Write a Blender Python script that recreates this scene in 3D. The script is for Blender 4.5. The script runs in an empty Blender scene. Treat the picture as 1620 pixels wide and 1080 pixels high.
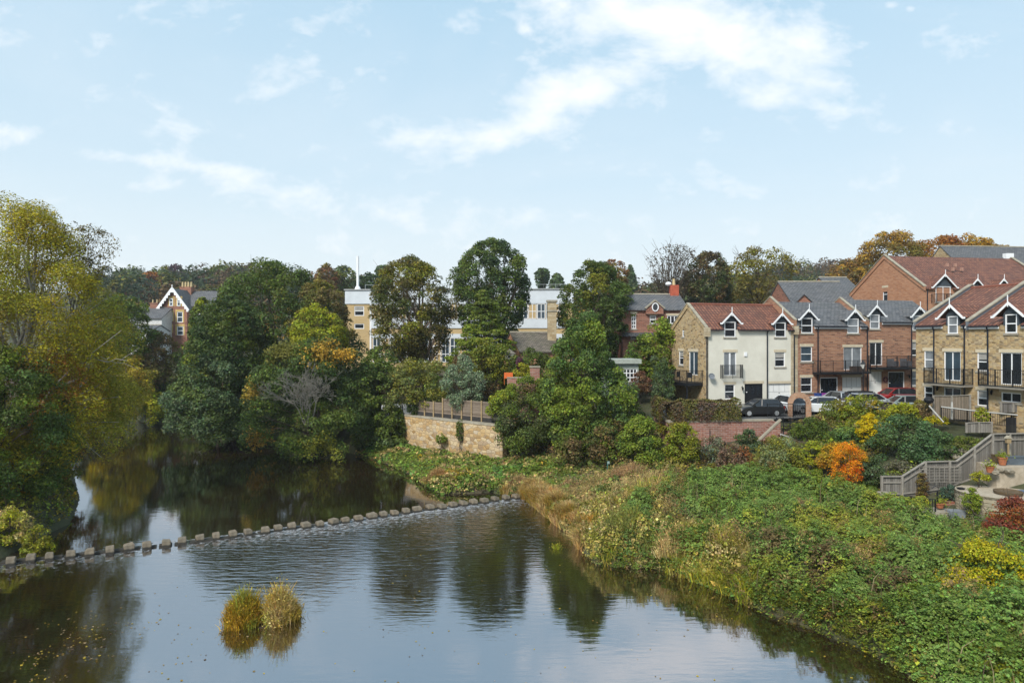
import bpy, math, colorsys
import numpy as np
from mathutils import Vector, Matrix
R=math.radians
sc=bpy.context.scene
COL=sc.collection
CAMZ=12.0; F=1080.0; CX=810.0; CY=540.0
# photo pixel + distance -> world (measuring helper)
def at(px,Y,py=None):
    X=(px-CX)/F*Y
    return (X,Y) if py is None else (X,Y,CAMZ-(py-CY)/F*Y)
def wat(px,py):
    Y=CAMZ*F/(py-CY); return ((px-CX)/F*Y,Y)
# ---------- noise
def vnoise(P,seed=0):
    P=np.asarray(P,float); n=P.shape[1]
    i=np.floor(P).astype(np.int64); f=P-i; f=f*f*(3-2*f)
    out=np.zeros(len(P))
    primes=[73856093,19349663,83492791]
    for c in range(2**n):
        w=np.ones(len(P)); h=np.full(len(P),seed*2654435761%4294967291,dtype=np.int64)
        for k in range(n):
            b=(c>>k)&1
            w*=f[:,k] if b else 1-f[:,k]
            h^=(i[:,k]+b)*primes[k]
        h=(h^(h>>13))*1274126177; h&=0x7fffffff; h=(h^(h>>15))*668265263&0x7fffffff
        out+=w*(h%100003)/100003.0
    return out
def fbm(P,seed=0,o=3):
    P=np.asarray(P,float); s=0;a=.5;t=0
    for k in range(o):
        s=s+a*vnoise(P*2**k,seed+k*17); t+=a; a*=.5
    return s/t
# ---------- tagging
def tag(o,label=None,cat=None,group=None,kind=None):
    if label:o['label']=label
    if cat:o['category']=cat
    if group:o['group']=group
    if kind:o['kind']=kind
    return o
def empty(name,loc,rz=0,label=None,cat=None,group=None):
    o=bpy.data.objects.new(name,None); COL.objects.link(o); o.location=loc; o.rotation_euler=(0,0,rz)
    o.empty_display_size=.3
    return tag(o,label,cat,group)
def npmesh(name,V,Fq,mat,parent=None,col=None,smooth=False,loc=None,rz=0):
    """Fq: (n,4) or (n,3) int array, or list of arrays"""
    me=bpy.data.meshes.new(name)
    V=np.asarray(V,np.float32)
    fl=[np.asarray(f) for f in (Fq if isinstance(Fq,list) else [Fq]) if len(f)]
    loops=np.concatenate([f.ravel() for f in fl]).astype(np.int32)
    cnt=np.concatenate([np.full(len(f),f.shape[1]) for f in fl]).astype(np.int32)
    st=np.concatenate([[0],np.cumsum(cnt)[:-1]]).astype(np.int32)
    me.vertices.add(len(V)); me.vertices.foreach_set('co',V.ravel())
    me.loops.add(len(loops)); me.loops.foreach_set('vertex_index',loops)
    me.polygons.add(len(cnt)); me.polygons.foreach_set('loop_start',st); 
    me.update(calc_edges=True)
    if smooth: me.polygons.foreach_set('use_smooth',np.ones(len(cnt),bool))
    if col is not None:
        a=me.attributes.new('tint','FLOAT_COLOR','FACE')
        c=np.ones((len(cnt),4),np.float32); c[:,:3]=col; a.data.foreach_set('color',c.ravel())
    me.materials.append(mat)
    o=bpy.data.objects.new(name,me); COL.objects.link(o)
    if parent: o.parent=parent
    if loc is not None: o.location=loc
    o.rotation_euler=(0,0,rz)
    return o
# ---------- architectural mesh builder
class MB:
    def __init__(s): s.V=[]; s.Fc=[]
    def face(s,pts):
        b=len(s.V); s.V+= [tuple(p) for p in pts]; s.Fc.append(list(range(b,b+len(pts))))
    def box(s,x0,y0,z0,x1,y1,z1):
        b=len(s.V)
        s.V+=[(x0,y0,z0),(x1,y0,z0),(x1,y1,z0),(x0,y1,z0),(x0,y0,z1),(x1,y0,z1),(x1,y1,z1),(x0,y1,z1)]
        s.Fc+=[[b+i for i in q] for q in ((0,3,2,1),(4,5,6,7),(0,1,5,4),(1,2,6,5),(2,3,7,6),(3,0,4,7))]
        return s
    def hexa(s,P):  # 8 pts bottom 4, top 4
        b=len(s.V); s.V+=[tuple(p) for p in P]
        s.Fc+=[[b+i for i in q] for q in ((0,3,2,1),(4,5,6,7),(0,1,5,4),(1,2,6,5),(2,3,7,6),(3,0,4,7))]
        return s
    def obox(s,O,u,n,a0,a1,d0,d1,z0,z1):
        """box in frame: O + u*a - n*d (n outward, d inward)"""
        def p(a,d,z): return (O[0]+u[0]*a-n[0]*d, O[1]+u[1]*a-n[1]*d, O[2]+z)
        return s.hexa([p(a0,d0,z0),p(a1,d0,z0),p(a1,d1,z0),p(a0,d1,z0),p(a0,d0,z1),p(a1,d0,z1),p(a1,d1,z1),p(a0,d1,z1)])
    def bar(s,A,B,w,h=None):
        A=Vector(A);B=Vector(B);h=h or w; d=(B-A).normalized()
        up=Vector((0,0,1)) if abs(d.z)<.95 else Vector((0,1,0))
        x=d.cross(up).normalized()*w/2; y=x.cross(d).normalized()*h/2
        return s.hexa([A-x-y,A+x-y,A+x+y,A-x+y,B-x-y,B+x-y,B+x+y,B-x+y])
    def tube(s,pts,r,n=8,cap=True):
        pts=[Vector(p) for p in pts]; rs=r if isinstance(r,(list,tuple)) else [r]*len(pts)
        b=len(s.V)
        for i,p in enumerate(pts):
            d=(pts[min(i+1,len(pts)-1)]-pts[max(i-1,0)]).normalized()
            up=Vector((0,0,1)) if abs(d.z)<.9 else Vector((0,1,0))
            x=d.cross(up).normalized(); y=x.cross(d)
            for k in range(n):
                a=2*math.pi*k/n; s.V.append(tuple(p+(x*math.cos(a)+y*math.sin(a))*rs[i]))
        for i in range(len(pts)-1):
            for k in range(n):
                s.Fc.append([b+i*n+k,b+i*n+(k+1)%n,b+(i+1)*n+(k+1)%n,b+(i+1)*n+k])
        if cap: s.Fc.append([b+k for k in range(n)][::-1]); s.Fc.append([b+(len(pts)-1)*n+k for k in range(n)])
        return s
    def lathe(s,c,prof,n=16):
        b=len(s.V)
        for r,z in prof:
            for k in range(n):
                a=2*math.pi*k/n; s.V.append((c[0]+r*math.cos(a),c[1]+r*math.sin(a),c[2]+z))
        for i in range(len(prof)-1):
            for k in range(n): s.Fc.append([b+i*n+k,b+i*n+(k+1)%n,b+(i+1)*n+(k+1)%n,b+(i+1)*n+k])
        s.Fc.append([b+k for k in range(n)][::-1]); s.Fc.append([b+(len(prof)-1)*n+k for k in range(n)])
        return s
    def prism(s,poly,f0,f1):
        """poly: 2d pts; f0,f1 map (a,b)->3d"""
        b=len(s.V); n=len(poly)
        s.V+=[tuple(f0(*p)) for p in poly]+[tuple(f1(*p)) for p in poly]
        s.Fc.append([b+i for i in range(n)][::-1]); s.Fc.append([b+n+i for i in range(n)])
        for i in range(n): s.Fc.append([b+i,b+(i+1)%n,b+n+(i+1)%n,b+n+i])
        return s
    def build(s,name,mat,parent=None,smooth=False,loc=None,rz=0,fixn=False):
        me=bpy.data.meshes.new(name); me.from_pydata(s.V,[],s.Fc); me.update()
        uv=me.uv_layers.new(name='UVMap').data
        for p in me.polygons:
            n=p.normal
            if abs(n.z)>.985: t=Vector((1,0,0)); b=Vector((0,1,0))
            else:
                t=Vector((0,0,1)).cross(n).normalized(); b=n.cross(t)
                if b.z<0:b=-b
            for li in p.loop_indices:
                c=me.vertices[me.loops[li].vertex_index].co; uv[li].uv=(c.dot(t),c.dot(b))
        me.materials.append(mat)
        if smooth: me.polygons.foreach_set('use_smooth',[True]*len(me.polygons))
        o=bpy.data.objects.new(name,me); COL.objects.link(o)
        if parent:o.parent=parent
        if loc is not None:o.location=loc
        o.rotation_euler=(0,0,rz)
        return o
def copy_tree(o,parent=None):
    c=o.copy(); COL.objects.link(c); c.parent=parent
    for ch in list(o.children): copy_tree(ch,c)
    return c
# ---------- materials
_M={}
class NT:
    def __init__(s,name):
        s.m=bpy.data.materials.new(name); s.m.use_nodes=True; s.t=s.m.node_tree
        s.b=s.t.nodes['Principled BSDF']; s.out=s.t.nodes['Material Output']
    def n(s,typ,**kw):
        n=s.t.nodes.new(typ)
        for k,v in kw.items():
            if k[0]=='_': setattr(n,k[1:],v)
            else:
                n.inputs[k.replace('__',' ')].default_value=v
        return n
    def l(s,a,b): s.t.links.new(a,b); return s
    def math(s,op,a,b=0.,c=None):
        n=s.t.nodes.new('ShaderNodeMath'); n.operation=op
        for i,x in enumerate((a,b) if c is None else (a,b,c)):
            if hasattr(x,'is_linked') or hasattr(x,'links'): s.l(x,n.inputs[i])
            else: n.inputs[i].default_value=x
        return n.outputs[0]
    def ramp(s,fac,stops,interp='LINEAR'):
        n=s.t.nodes.new('ShaderNodeValToRGB'); cr=n.color_ramp; cr.interpolation=interp
        while len(cr.elements)<len(stops): cr.elements.new(.5)
        for e,(p,c) in zip(cr.elements,stops): e.position=p; e.color=(*c,1) if len(c)==3 else c
        s.l(fac,n.inputs[0]); return n.outputs[0]
    def mix(s,fac,a,b,mode='MIX'):
        n=s.t.nodes.new('ShaderNodeMix'); n.data_type='RGBA'; n.blend_type=mode
        for i,x in ((0,fac),(6,a),(7,b)):
            if hasattr(x,'links'): s.l(x,n.inputs[i])
            else: n.inputs[i].default_value=(*x,1) if isinstance(x,tuple) and len(x)==3 else x
        return n.outputs[2]
    def bump(s,h,dist=.02,st=.6):
        n=s.t.nodes.new('ShaderNodeBump'); n.inputs['Distance'].default_value=dist; n.inputs['Strength'].default_value=st
        s.l(h,n.inputs['Height']); s.l(n.outputs[0],s.b.inputs['Normal'])
    def uv(s,sx=1,sy=1,sz=1,obj=False,loc=(0,0,0)):
        t=s.t.nodes.new('ShaderNodeTexCoord'); m=s.t.nodes.new('ShaderNodeMapping'); m.inputs['Scale'].default_value=(sx,sy,sz); m.inputs['Location'].default_value=loc
        s.l(t.outputs['Object' if obj else 'UV'],m.inputs[0]); return m.outputs[0]
    def noise(s,vec,scale,detail=4,rough=.55):
        n=s.t.nodes.new('ShaderNodeTexNoise'); n.inputs['Scale'].default_value=scale; n.inputs['Detail'].default_value=detail; n.inputs['Roughness'].default_value=rough
        if vec is not None: s.l(vec,n.inputs['Vector'])
        return n.outputs['Fac']
def mat(name,col=(.5,.5,.5),rough=.7,metal=0,var=.25,scale=3,spec=.3,bump=0):
    """plain material with weathering noise"""
    if name in _M: return _M[name]
    t=NT(name); v=t.uv(obj=True)
    f=t.noise(v,scale,5,.6)
    c=t.ramp(f,[(.3,tuple(x*(1-var) for x in col)),(.7,tuple(min(1,x*(1+var*.6)) for x in col))])
    t.l(c,t.b.inputs['Base Color']); t.b.inputs['Roughness'].default_value=rough; t.b.inputs['Metallic'].default_value=metal
    t.b.inputs['Specular IOR Level'].default_value=spec
    if bump: t.bump(t.noise(v,scale*6,4),bump)
    _M[name]=t.m; return t.m
def cellmat(name,cols,w,h,mortar=(.3,.27,.22),msize=.012,rough=.85,bump=.02,stain=.35,stagger=.5,dirt=(.08,.07,.06)):
    """coursed masonry / slates: brick texture for joints, random colour per brick"""
    if name in _M: return _M[name]
    t=NT(name); v=t.uv()
    b=t.n('ShaderNodeTexBrick',Scale=1.0); b.offset=stagger
    b.inputs['Brick Width'].default_value=w; b.inputs['Row Height'].default_value=h; b.inputs['Mortar Size'].default_value=msize; b.inputs['Mortar Smooth'].default_value=.3
    b.inputs['Color1'].default_value=(0,0,0,1); b.inputs['Color2'].default_value=(1,1,1,1); b.inputs['Mortar'].default_value=(.5,.5,.5,1)
    t.l(v,b.inputs['Vector'])
    n=len(cols); c=t.ramp(b.outputs['Color'],[(i/(n-1),x) for i,x in enumerate(cols)])
    big=t.noise(v,.55,5,.65); fine=t.noise(v,7,4,.7)
    c=t.mix(t.ramp(fine,[(.3,(0,0,0)),(.75,(.3,.3,.3))]),c,tuple(x*.55 for x in cols[0]))
    c=t.mix(t.ramp(big,[(.45,(0,0,0)),(.75,(stain,)*3)]),c,dirt)
    c=t.mix(b.outputs['Fac'],c,mortar)
    t.l(c,t.b.inputs['Base Color']); t.b.inputs['Roughness'].default_value=rough; t.b.inputs['Specular IOR Level'].default_value=.25
    hgt=t.math('SUBTRACT',t.math('MULTIPLY',fine,.5),b.outputs['Fac']); t.bump(hgt,bump)
    _M[name]=t.m; return t.m
def rubble(name,cols,sx,sy,joint=.05,mortar=(.3,.25,.16),bump=.03):
    if name in _M: return _M[name]
    t=NT(name); v=t.uv(sx,sy)
    a=t.n('ShaderNodeTexVoronoi',Scale=1.0,Randomness=.8); a.voronoi_dimensions='2D'; a.distance='CHEBYCHEV'; t.l(v,a.inputs['Vector'])
    e=t.n('ShaderNodeTexVoronoi',Scale=1.0,Randomness=.8); e.voronoi_dimensions='2D'; e.feature='DISTANCE_TO_EDGE'; t.l(v,e.inputs['Vector'])
    s=t.t.nodes.new('ShaderNodeSeparateColor'); t.l(a.outputs['Color'],s.inputs[0])
    n=len(cols); c=t.ramp(s.outputs[0],[(i/(n-1),x) for i,x in enumerate(cols)])
    v2=t.uv(); fine=t.noise(v2,6,4,.7); big=t.noise(v2,.5,4,.6)
    c=t.mix(t.ramp(fine,[(.35,(0,0,0)),(.8,(.5,.5,.5))]),c,tuple(x*.45 for x in cols[len(cols)//2]))
    c=t.mix(t.ramp(big,[(.45,(0,0,0)),(.8,(.35,.35,.35))]),c,(.14,.12,.1))
    j=t.ramp(e.outputs['Distance'],[(0,(1,1,1)),(joint,(0,0,0))])
    c=t.mix(j,c,mortar)
    t.l(c,t.b.inputs['Base Color']); t.b.inputs['Roughness'].default_value=.9; t.b.inputs['Specular IOR Level'].default_value=.2
    t.bump(t.math('ADD',t.math('MULTIPLY',fine,.4),t.ramp(e.outputs['Distance'],[(0,(0,0,0)),(.15,(1,1,1))])),bump)
    _M[name]=t.m; return t.m
def pantile():
    if 'pantile' in _M: return _M['pantile']
    t=NT('pantile'); v=t.uv()
    b=t.n('ShaderNodeTexBrick',Scale=1.0); b.offset=0
    b.inputs['Brick Width'].default_value=.34; b.inputs['Row Height'].default_value=.44; b.inputs['Mortar Size'].default_value=.075; b.inputs['Mortar Smooth'].default_value=.8
    b.inputs['Color1'].default_value=(0,0,0,1); b.inputs['Color2'].default_value=(1,1,1,1); b.inputs['Mortar'].default_value=(.5,.5,.5,1)
    t.l(v,b.inputs['Vector'])
    c=t.ramp(b.outputs['Color'],[(0,(.11,.040,.024)),(.5,(.20,.073,.042)),(1,(.27,.108,.06))])
    n1=t.noise(v,.8,5,.65); n2=t.noise(v,5,3)
    c=t.mix(t.ramp(n1,[(.4,(0,0,0)),(.8,(.6,.6,.6))]),c,(.10,.055,.045))
    c=t.mix(t.ramp(n2,[(.55,(0,0,0)),(.8,(.35,.35,.35))]),c,(.16,.15,.09))
    c=t.mix(t.math('MULTIPLY',b.outputs['Fac'],.8),c,(.035,.015,.012))
    t.l(c,t.b.inputs['Base Color']); t.b.inputs['Roughness'].default_value=.8
    sp=t.t.nodes.new('ShaderNodeSeparateXYZ'); t.l(v,sp.inputs[0])
    wv=t.math('ABSOLUTE',t.math('SINE',t.math('MULTIPLY',sp.outputs[0],math.pi/.34)))
    row=t.math('SUBTRACT',1.,t.math('FRACT',t.math('DIVIDE',sp.outputs[1],.44)))
    t.bump(t.math('ADD',wv,row),.06,.9)
    _M['pantile']=t.m; return t.m
def glassmat(name,base,rough=.06):
    if name in _M: return _M[name]
    t=NT(name); v=t.uv(obj=True); f=t.noise(v,1.3,3)
    c=t.ramp(f,[(.35,tuple(x*.6 for x in base)),(.7,base)])
    t.l(c,t.b.inputs['Base Color']); t.b.inputs['Roughness'].default_value=rough; t.b.inputs['Specular IOR Level'].default_value=.6
    t.bump(t.noise(v,2.,2),.01,.3)
    _M[name]=t.m; return t.m
def leafmat(name='foliage',trans=.33,rough=.62):
    if name in _M: return _M[name]
    t=NT(name)
    a=t.t.nodes.new('ShaderNodeAttribute'); a.attribute_name='tint'
    t.l(a.outputs['Color'],t.b.inputs['Base Color']); t.b.inputs['Roughness'].default_value=rough; t.b.inputs['Specular IOR Level'].default_value=.3
    tr=t.t.nodes.new('ShaderNodeBsdfTranslucent'); t.l(a.outputs['Color'],tr.inputs['Color'])
    mx=t.t.nodes.new('ShaderNodeMixShader'); mx.inputs[0].default_value=trans
    t.l(t.b.outputs[0],mx.inputs[1]); t.l(tr.outputs[0],mx.inputs[2]); t.l(mx.outputs[0],t.out.inputs['Surface'])
    _M[name]=t.m; return t.m
def woodplank(name,cols,w=.15,rough=.85,horizontal=False,plain=False):
    if name in _M: return _M[name]
    t=NT(name); v=t.uv()
    sp=t.t.nodes.new('ShaderNodeSeparateXYZ'); t.l(v,sp.inputs[0])
    ax=sp.outputs[1 if horizontal else 0]
    q=t.math('DIVIDE',ax,w); fl=t.math('FLOOR',q); fr=t.math('FRACT',q)
    wn=t.t.nodes.new('ShaderNodeTexWhiteNoise'); wn.noise_dimensions='1D'; t.l(fl,wn.inputs['W'])
    c=t.ramp(wn.outputs['Value'],[(0,cols[0]),(.5,cols[1]),(1,cols[2])])
    v2=t.uv(12,1.2) if not horizontal else t.uv(1.2,12)
    g=t.noise(v2,2,5,.7)
    c=t.mix(t.ramp(g,[(.35,(0,0,0)),(.75,(.55,.55,.55))]),c,tuple(x*.4 for x in cols[0]))
    st=t.noise(t.uv(),.9,4,.6); c=t.mix(t.ramp(st,[(.5,(0,0,0)),(.8,(.45,.45,.45))]),c,(.06,.06,.045))
    gap=t.ramp(fr,[(0,(1,1,1)),(.07,(0,0,0)),(.93,(0,0,0)),(1,(1,1,1))])
    c=t.mix(gap,c,(.02,.018,.015))
    t.l(c,t.b.inputs['Base Color']); t.b.inputs['Roughness'].default_value=rough; t.b.inputs['Specular IOR Level'].default_value=.2
    t.bump(t.math('SUBTRACT',g,gap),.01)
    _M[name]=t.m; return t.m
white_paint=lambda: mat('white_paint',(.74,.75,.76),.45,var=.06)
white_render=lambda: None
# ================= camera, light, sky
cam=bpy.data.cameras.new('camera'); co=bpy.data.objects.new('camera',cam); COL.objects.link(co); sc.camera=co
co.location=(0,0,CAMZ); co.rotation_euler=(R(90),0,0); cam.sensor_width=36; cam.lens=24; cam.clip_end=5000; cam.clip_start=.3
sc.view_settings.view_transform='Standard'; sc.view_settings.look='None'; sc.view_settings.gamma=1; sc.view_settings.exposure=1.0
SUN_EL,SUN_AZ=42,214   # azimuth clockwise from +Y (behind camera, a little left)
sun=bpy.data.lights.new('sun','SUN'); so=bpy.data.objects.new('sun',sun); COL.objects.link(so)
sun.energy=2.4; sun.angle=R(15); sun.color=(1,.95,.87)
az=R(SUN_AZ); el=R(SUN_EL)
d=Vector((math.sin(az)*math.cos(el),math.cos(az)*math.cos(el),math.sin(el)))
so.rotation_euler=d.to_track_quat('Z','Y').to_euler(); so.location=(0,0,200)
w=bpy.data.worlds.new('World'); sc.world=w; w.use_nodes=True
class WT(NT):
    def __init__(s): s.t=w.node_tree; s.b=s.t.nodes['Background']
t=WT()
sky=t.t.nodes.new('ShaderNodeTexSky'); sky.sky_type='NISHITA'; sky.sun_disc=False; sky.sun_elevation=el; sky.sun_rotation=az
sky.air_density=1.0; sky.dust_density=.6; sky.ozone_density=1.2; sky.altitude=60
tc=t.t.nodes.new('ShaderNodeTexCoord'); sp=t.t.nodes.new('ShaderNodeSeparateXYZ'); t.l(tc.outputs['Generated'],sp.inputs[0])
yy=t.math('MAXIMUM',t.math('ABSOLUTE',sp.outputs[1]),.15)
px=t.math('DIVIDE',sp.outputs[0],yy); pz=t.math('DIVIDE',t.math('ABSOLUTE',sp.outputs[2]),yy)
cb=t.t.nodes.new('ShaderNodeCombineXYZ'); t.l(px,cb.inputs[0]); t.l(pz,cb.inputs[1])
def skynoise(sx,sy,scale,det,rough,dist=0.):
    m=t.t.nodes.new('ShaderNodeMapping'); m.inputs['Scale'].default_value=(sx,sy,1); m.inputs['Rotation'].default_value=(0,0,R(-18)); t.l(cb.outputs[0],m.inputs[0])
    n=t.t.nodes.new('ShaderNodeTexNoise'); n.inputs['Scale'].default_value=scale; n.inputs['Detail'].default_value=det; n.inputs['Roughness'].default_value=rough; n.inputs['Distortion'].default_value=dist
    t.l(m.outputs[0],n.inputs['Vector']); return n.outputs['Fac']
nA=skynoise(1,1.7,5.5,9,.62,.3); nB=skynoise(.6,1.8,2.2,6,.6,.6); nC=skynoise(1,1.6,17,6,.6,.2)
# cloud banks by direction (azimuth tangent, elevation tangent, half sizes, rotation, strength)
def bank(cx,cy,rx,ry,rot,amp):
    c,s=math.cos(R(rot)),math.sin(R(rot)); X=(cx-CX)/F; Z=(CY-cy)/F
    dx=t.math('SUBTRACT',px,X); dz=t.math('SUBTRACT',pz,Z)
    u=t.math('DIVIDE',t.math('ADD',t.math('MULTIPLY',dx,c),t.math('MULTIPLY',dz,s)),rx/F)
    v=t.math('DIVIDE',t.math('SUBTRACT',t.math('MULTIPLY',dz,c),t.math('MULTIPLY',dx,s)),ry/F)
    r=t.math('ADD',t.math('MULTIPLY',u,u),t.math('MULTIPLY',v,v))
    return t.math('MULTIPLY',t.math('EXPONENT',t.math('MULTIPLY',r,-1.)),amp)
acc=None
for a in ((1130,60,225,62,-14,.58),(1010,25,130,40,0,.3),(900,150,190,36,24,.36),(790,222,80,24,25,.34),(190,248,60,12,-6,.24),(225,293,90,12,4,.18),
          (350,271,45,14,-8,.30),(640,222,60,22,18,.26),(20,215,50,22,0,.34),(640,330,520,42,-4,.13),(920,350,130,28,-5,.2),(540,395,110,32,0,.22),(150,30,300,60,-6,.13),(560,80,330,60,12,.05),
          (1212,158,26,12,0,.28),(1410,8,14,8,0,.34),(1440,15,10,6,0,.3),(830,50,16,9,0,.25)):
    b_=bank(*a); acc=b_ if acc is None else t.math('ADD',acc,b_)
dens=t.math('ADD',acc,t.math('MULTIPLY',t.math('SUBTRACT',nA,.5),1.45))
dens=t.math('ADD',dens,t.math('MULTIPLY',t.math('SUBTRACT',nC,.5),.6))
cl=t.ramp(dens,[(.10,(0,0,0)),(.36,(.5,.5,.5)),(.72,(1,1,1))])
thin=t.ramp(nB,[(.45,(0,0,0)),(.78,(.28,.28,.28))])
elev=t.math('MAXIMUM',sp.outputs[2],0.)
haz=t.ramp(elev,[(0,(1,1,1)),(.10,(.88,.88,.88)),(.22,(.55,.55,.55)),(.45,(.24,.24,.24))])
SKYK=1.0
base=t.mix(.72,sky.outputs[0],(3.1,5.4,7.1))          # thin high haze brightens the blue
base=t.mix(haz,base,(6.2,6.75,6.95))
base=t.mix(thin,base,(6.4,6.9,7.3))
base=t.mix(cl,base,(8.1,8.1,8.15))
t.l(base,t.b.inputs['Color']); t.b.inputs['Strength'].default_value=.072
# ================= river outline and terrain
RIV=[wat(*p) for p in ((1460,1080),(1400,1040),(1300,1000),(1200,965),(1120,925),(1040,900),(940,893),(920,868))]+[(3.6,42.5),(2.4,47),(1.2,51.8),(-1.5,54.2),(-5.4,53.6),(-6.9,56)]+\
    [wat(*p) for p in ((640,745),(570,718),(500,714),(420,700),(300,676),(240,668))]+[(-62,108),(-85,113),(-120,114),(-120,100),(-85,97),(-64,90),(-54,81),(-42,65),(-33,52),(-29.2,45),(-28.8,41),(-28.2,38),(-31,30),(-32,10),(-31,-60),(20,-60),(18,0),(16,14)]
RIV=np.array(RIV)
def inpoly(P,poly):
    P=np.asarray(P,float); x,y=P[:,0],P[:,1]; c=np.zeros(len(P),bool); poly=np.asarray(poly); n=len(poly)
    j=n-1
    for i in range(n):
        xi,yi=poly[i];xj,yj=poly[j]
        if yi!=yj:
            c^=((yi>y)!=(yj>y))&(x<(xj-xi)*(y-yi)/(yj-yi)+xi)
        j=i
    return c
def dpoly(P,poly):
    P=np.asarray(P,float); poly=np.asarray(poly); best=np.full(len(P),1e9); n=len(poly)
    for i in range(n):
        a=poly[i];b=poly[(i+1)%n];ab=b-a
        tt=np.clip(((P-a)@ab)/(ab@ab),0,1); q=P-a-tt[:,None]*ab
        best=np.minimum(best,(q*q).sum(1))
    return np.sqrt(best)
CTL=[(900,52,.9),(1000,47,1.2),(1100,42,1.3),(1200,38,1.4),(1300,36,1.5),(1450,34,1.3),(1600,30,1.6),(1620,26,1.7),
 (960,56,1.6),(1060,55,2.5),(1150,54,2.7),(1220,53,3.0),(1250,47,2.0),(1340,46,1.7),(1400,44,1.2),(1450,42,1.0),(1520,41,.9),(1620,39,.8),
 (1410,48.5,2.7),(1440,51,3.9),(1330,51,3.7),(1330,56,5.3),(1270,52,3.6),(1460,55,5.6),(1500,50,4.6),(1560,46,3.4),
 (700,56,.7),(620,66,.6),(780,60,.75),(790,62,.75),(720,66,.8),(650,70,.9),(860,62,2.4),(900,60,2.2),(850,68,4.6),(900,72,6.0),(985,68,6.0),(1000,62,3.6),(1030,60,4.0),
 (600,75,2.0),(560,80,3.0),(450,88,2.5),(330,105,3.0),(250,115,3.5),(700,85,6.),(800,95,7),(950,95,7.5),(560,110,7.5),(300,135,9.5),
 (1060,75,7),(1200,90,8),(1400,85,9),(1600,80,11),(1600,120,14),(1300,120,11),(900,130,9),
 (-100,60,4),(-60,45,3),(60,100,3),(0,90,3.5)]
CT=np.array([((p-CX)/F*Y,Y,Z) for p,Y,Z in CTL]+[(-60,25,4),(-70,0,5),(40,15,3),(50,0,5),(70,40,10),(-120,150,12),(-150,60,10),(100,90,18),(0,150,11),(50,57,6.5),(45,50,6)])
def _rbf(c):
    n=len(c); A=np.zeros((n+3,n+3)); D=np.sqrt(((c[:,None,:2]-c[None,:,:2])**2).sum(2)); A[:n,:n]=D; A[:n,n]=1; A[:n,n+1:]=c[:,:2]; A[n:,:n]=A[:n,n:].T
    return np.linalg.solve(A,np.concatenate([c[:,2],np.zeros(3)]))
RW=_rbf(CT)
def rbf(P):
    out=np.empty(len(P))
    for s in range(0,len(P),50000):
        q=P[s:s+50000]; D=np.sqrt(((q[:,None,:]-CT[None,:,:2])**2).sum(2)); out[s:s+50000]=D@RW[:len(CT)]+RW[len(CT)]+q@RW[-2:]
    return out
PLAT1=np.array([(-11.0,72.8),(-.9,63.8),(2.5,65.2),(6,78),(-12,82)])          # garden behind stone wall
PLAT2=np.array([(13.4,84),(13.4,57.0),(21.7,57.9),(27,58.9),(33.2,58.2),(36,52),(40,46.5),(60,40),(60,84)])  # car park and house plots
def plat2h(P): return 5.35+.065*np.clip(P[:,1]-57,0,40)+.012*np.clip(P[:,0]-20,0,40)
PLAT3=np.array([at(1398,44.9),at(1426,44.9),at(1463,45.1),at(1512,45.4),at(1569,45.8),at(1622,46.2),(38,48.5),(33,50.5),(27.5,49.5),(24.8,47.5)]) # planting bed behind fence
def height(P):
    P=np.asarray(P,float)[:,:2]; ins=inpoly(P,RIV); near=np.ones(len(P),bool)
    d=np.full(len(P),50.); m=(np.abs(P[:,0])<160)&(P[:,1]<200)
    d[m]=dpoly(P[m],RIV)
    z=np.full(len(P),0.); z[m]=rbf(P[m])
    if (~m).any(): z[~m]=12
    z=np.clip(z,.5,24)
    z=z*(1-np.exp(-d/1.6))+.12*np.clip(1-d/3,0,1)
    z+= (fbm(P/6.,3)-.5)*.5*np.clip(d/4,0,1)
    m2=inpoly(P,PLAT1); z[m2]=4.3
    m2=inpoly(P,PLAT2); z[m2]=np.maximum(plat2h(P[m2]),0)
    # far hills
    r=np.sqrt(P[:,0]**2+P[:,1]**2); f=np.clip((r-105)/55,0,1); f=f*f*(3-2*f)
    ridge=10+np.clip((r-150)/300,0,1)**1.2*24+ (fbm(P/110.,9)-.5)*np.clip((r-140)/200,0,1)*34
    ridge+=np.clip(P[:,0]-30,0,200)*.03
    ridge-=np.clip((r-520)/1000,0,1)*20
    rv=np.clip((P[:,1]-20)/100,0,1)
    ridge=ridge*rv+8*(1-rv)
    z=z*(1-f)+ridge*f
    z[ins]=-np.minimum(1.6,d[ins]*.9+.1)
    return z
def H1(x,y): return float(height(np.array([[x,y]]))[0])
def axis(a,b,step,far0,far1,g=1.25):
    c=list(np.arange(a,b,step)); s=step; x=a
    while x>far0: s*=g; x-=s; c.insert(0,x)
    s=step; x=c[-1]
    while x<far1: s*=g; x+=s; c.append(x)
    return np.array(c)
gx=axis(-60,62,.6,-900,900); gy=axis(18,90,.6,-150,1300)
GX,GY=np.meshgrid(gx,gy); P=np.stack([GX.ravel(),GY.ravel()],1); Z=height(P)
nx,ny=len(gx),len(gy); i=np.arange(nx*ny).reshape(ny,nx); Fq=np.stack([i[:-1,:-1].ravel(),i[:-1,1:].ravel(),i[1:,1:].ravel(),i[1:,:-1].ravel()],1)
t=NT('earth'); v=t.uv(obj=True); n1=t.noise(v,.25,6,.65); n2=t.noise(v,2.5,5,.7)
c=t.ramp(n1,[(.35,(.030,.040,.014)),(.5,(.055,.060,.022)),(.65,(.075,.058,.032))])
c=t.mix(t.ramp(n2,[(.4,(0,0,0)),(.7,(.6,.6,.6))]),c,(.028,.022,.014))
t.l(c,t.b.inputs['Base Color']); t.b.inputs['Roughness'].default_value=.95; t.bump(n2,.12)
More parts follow.
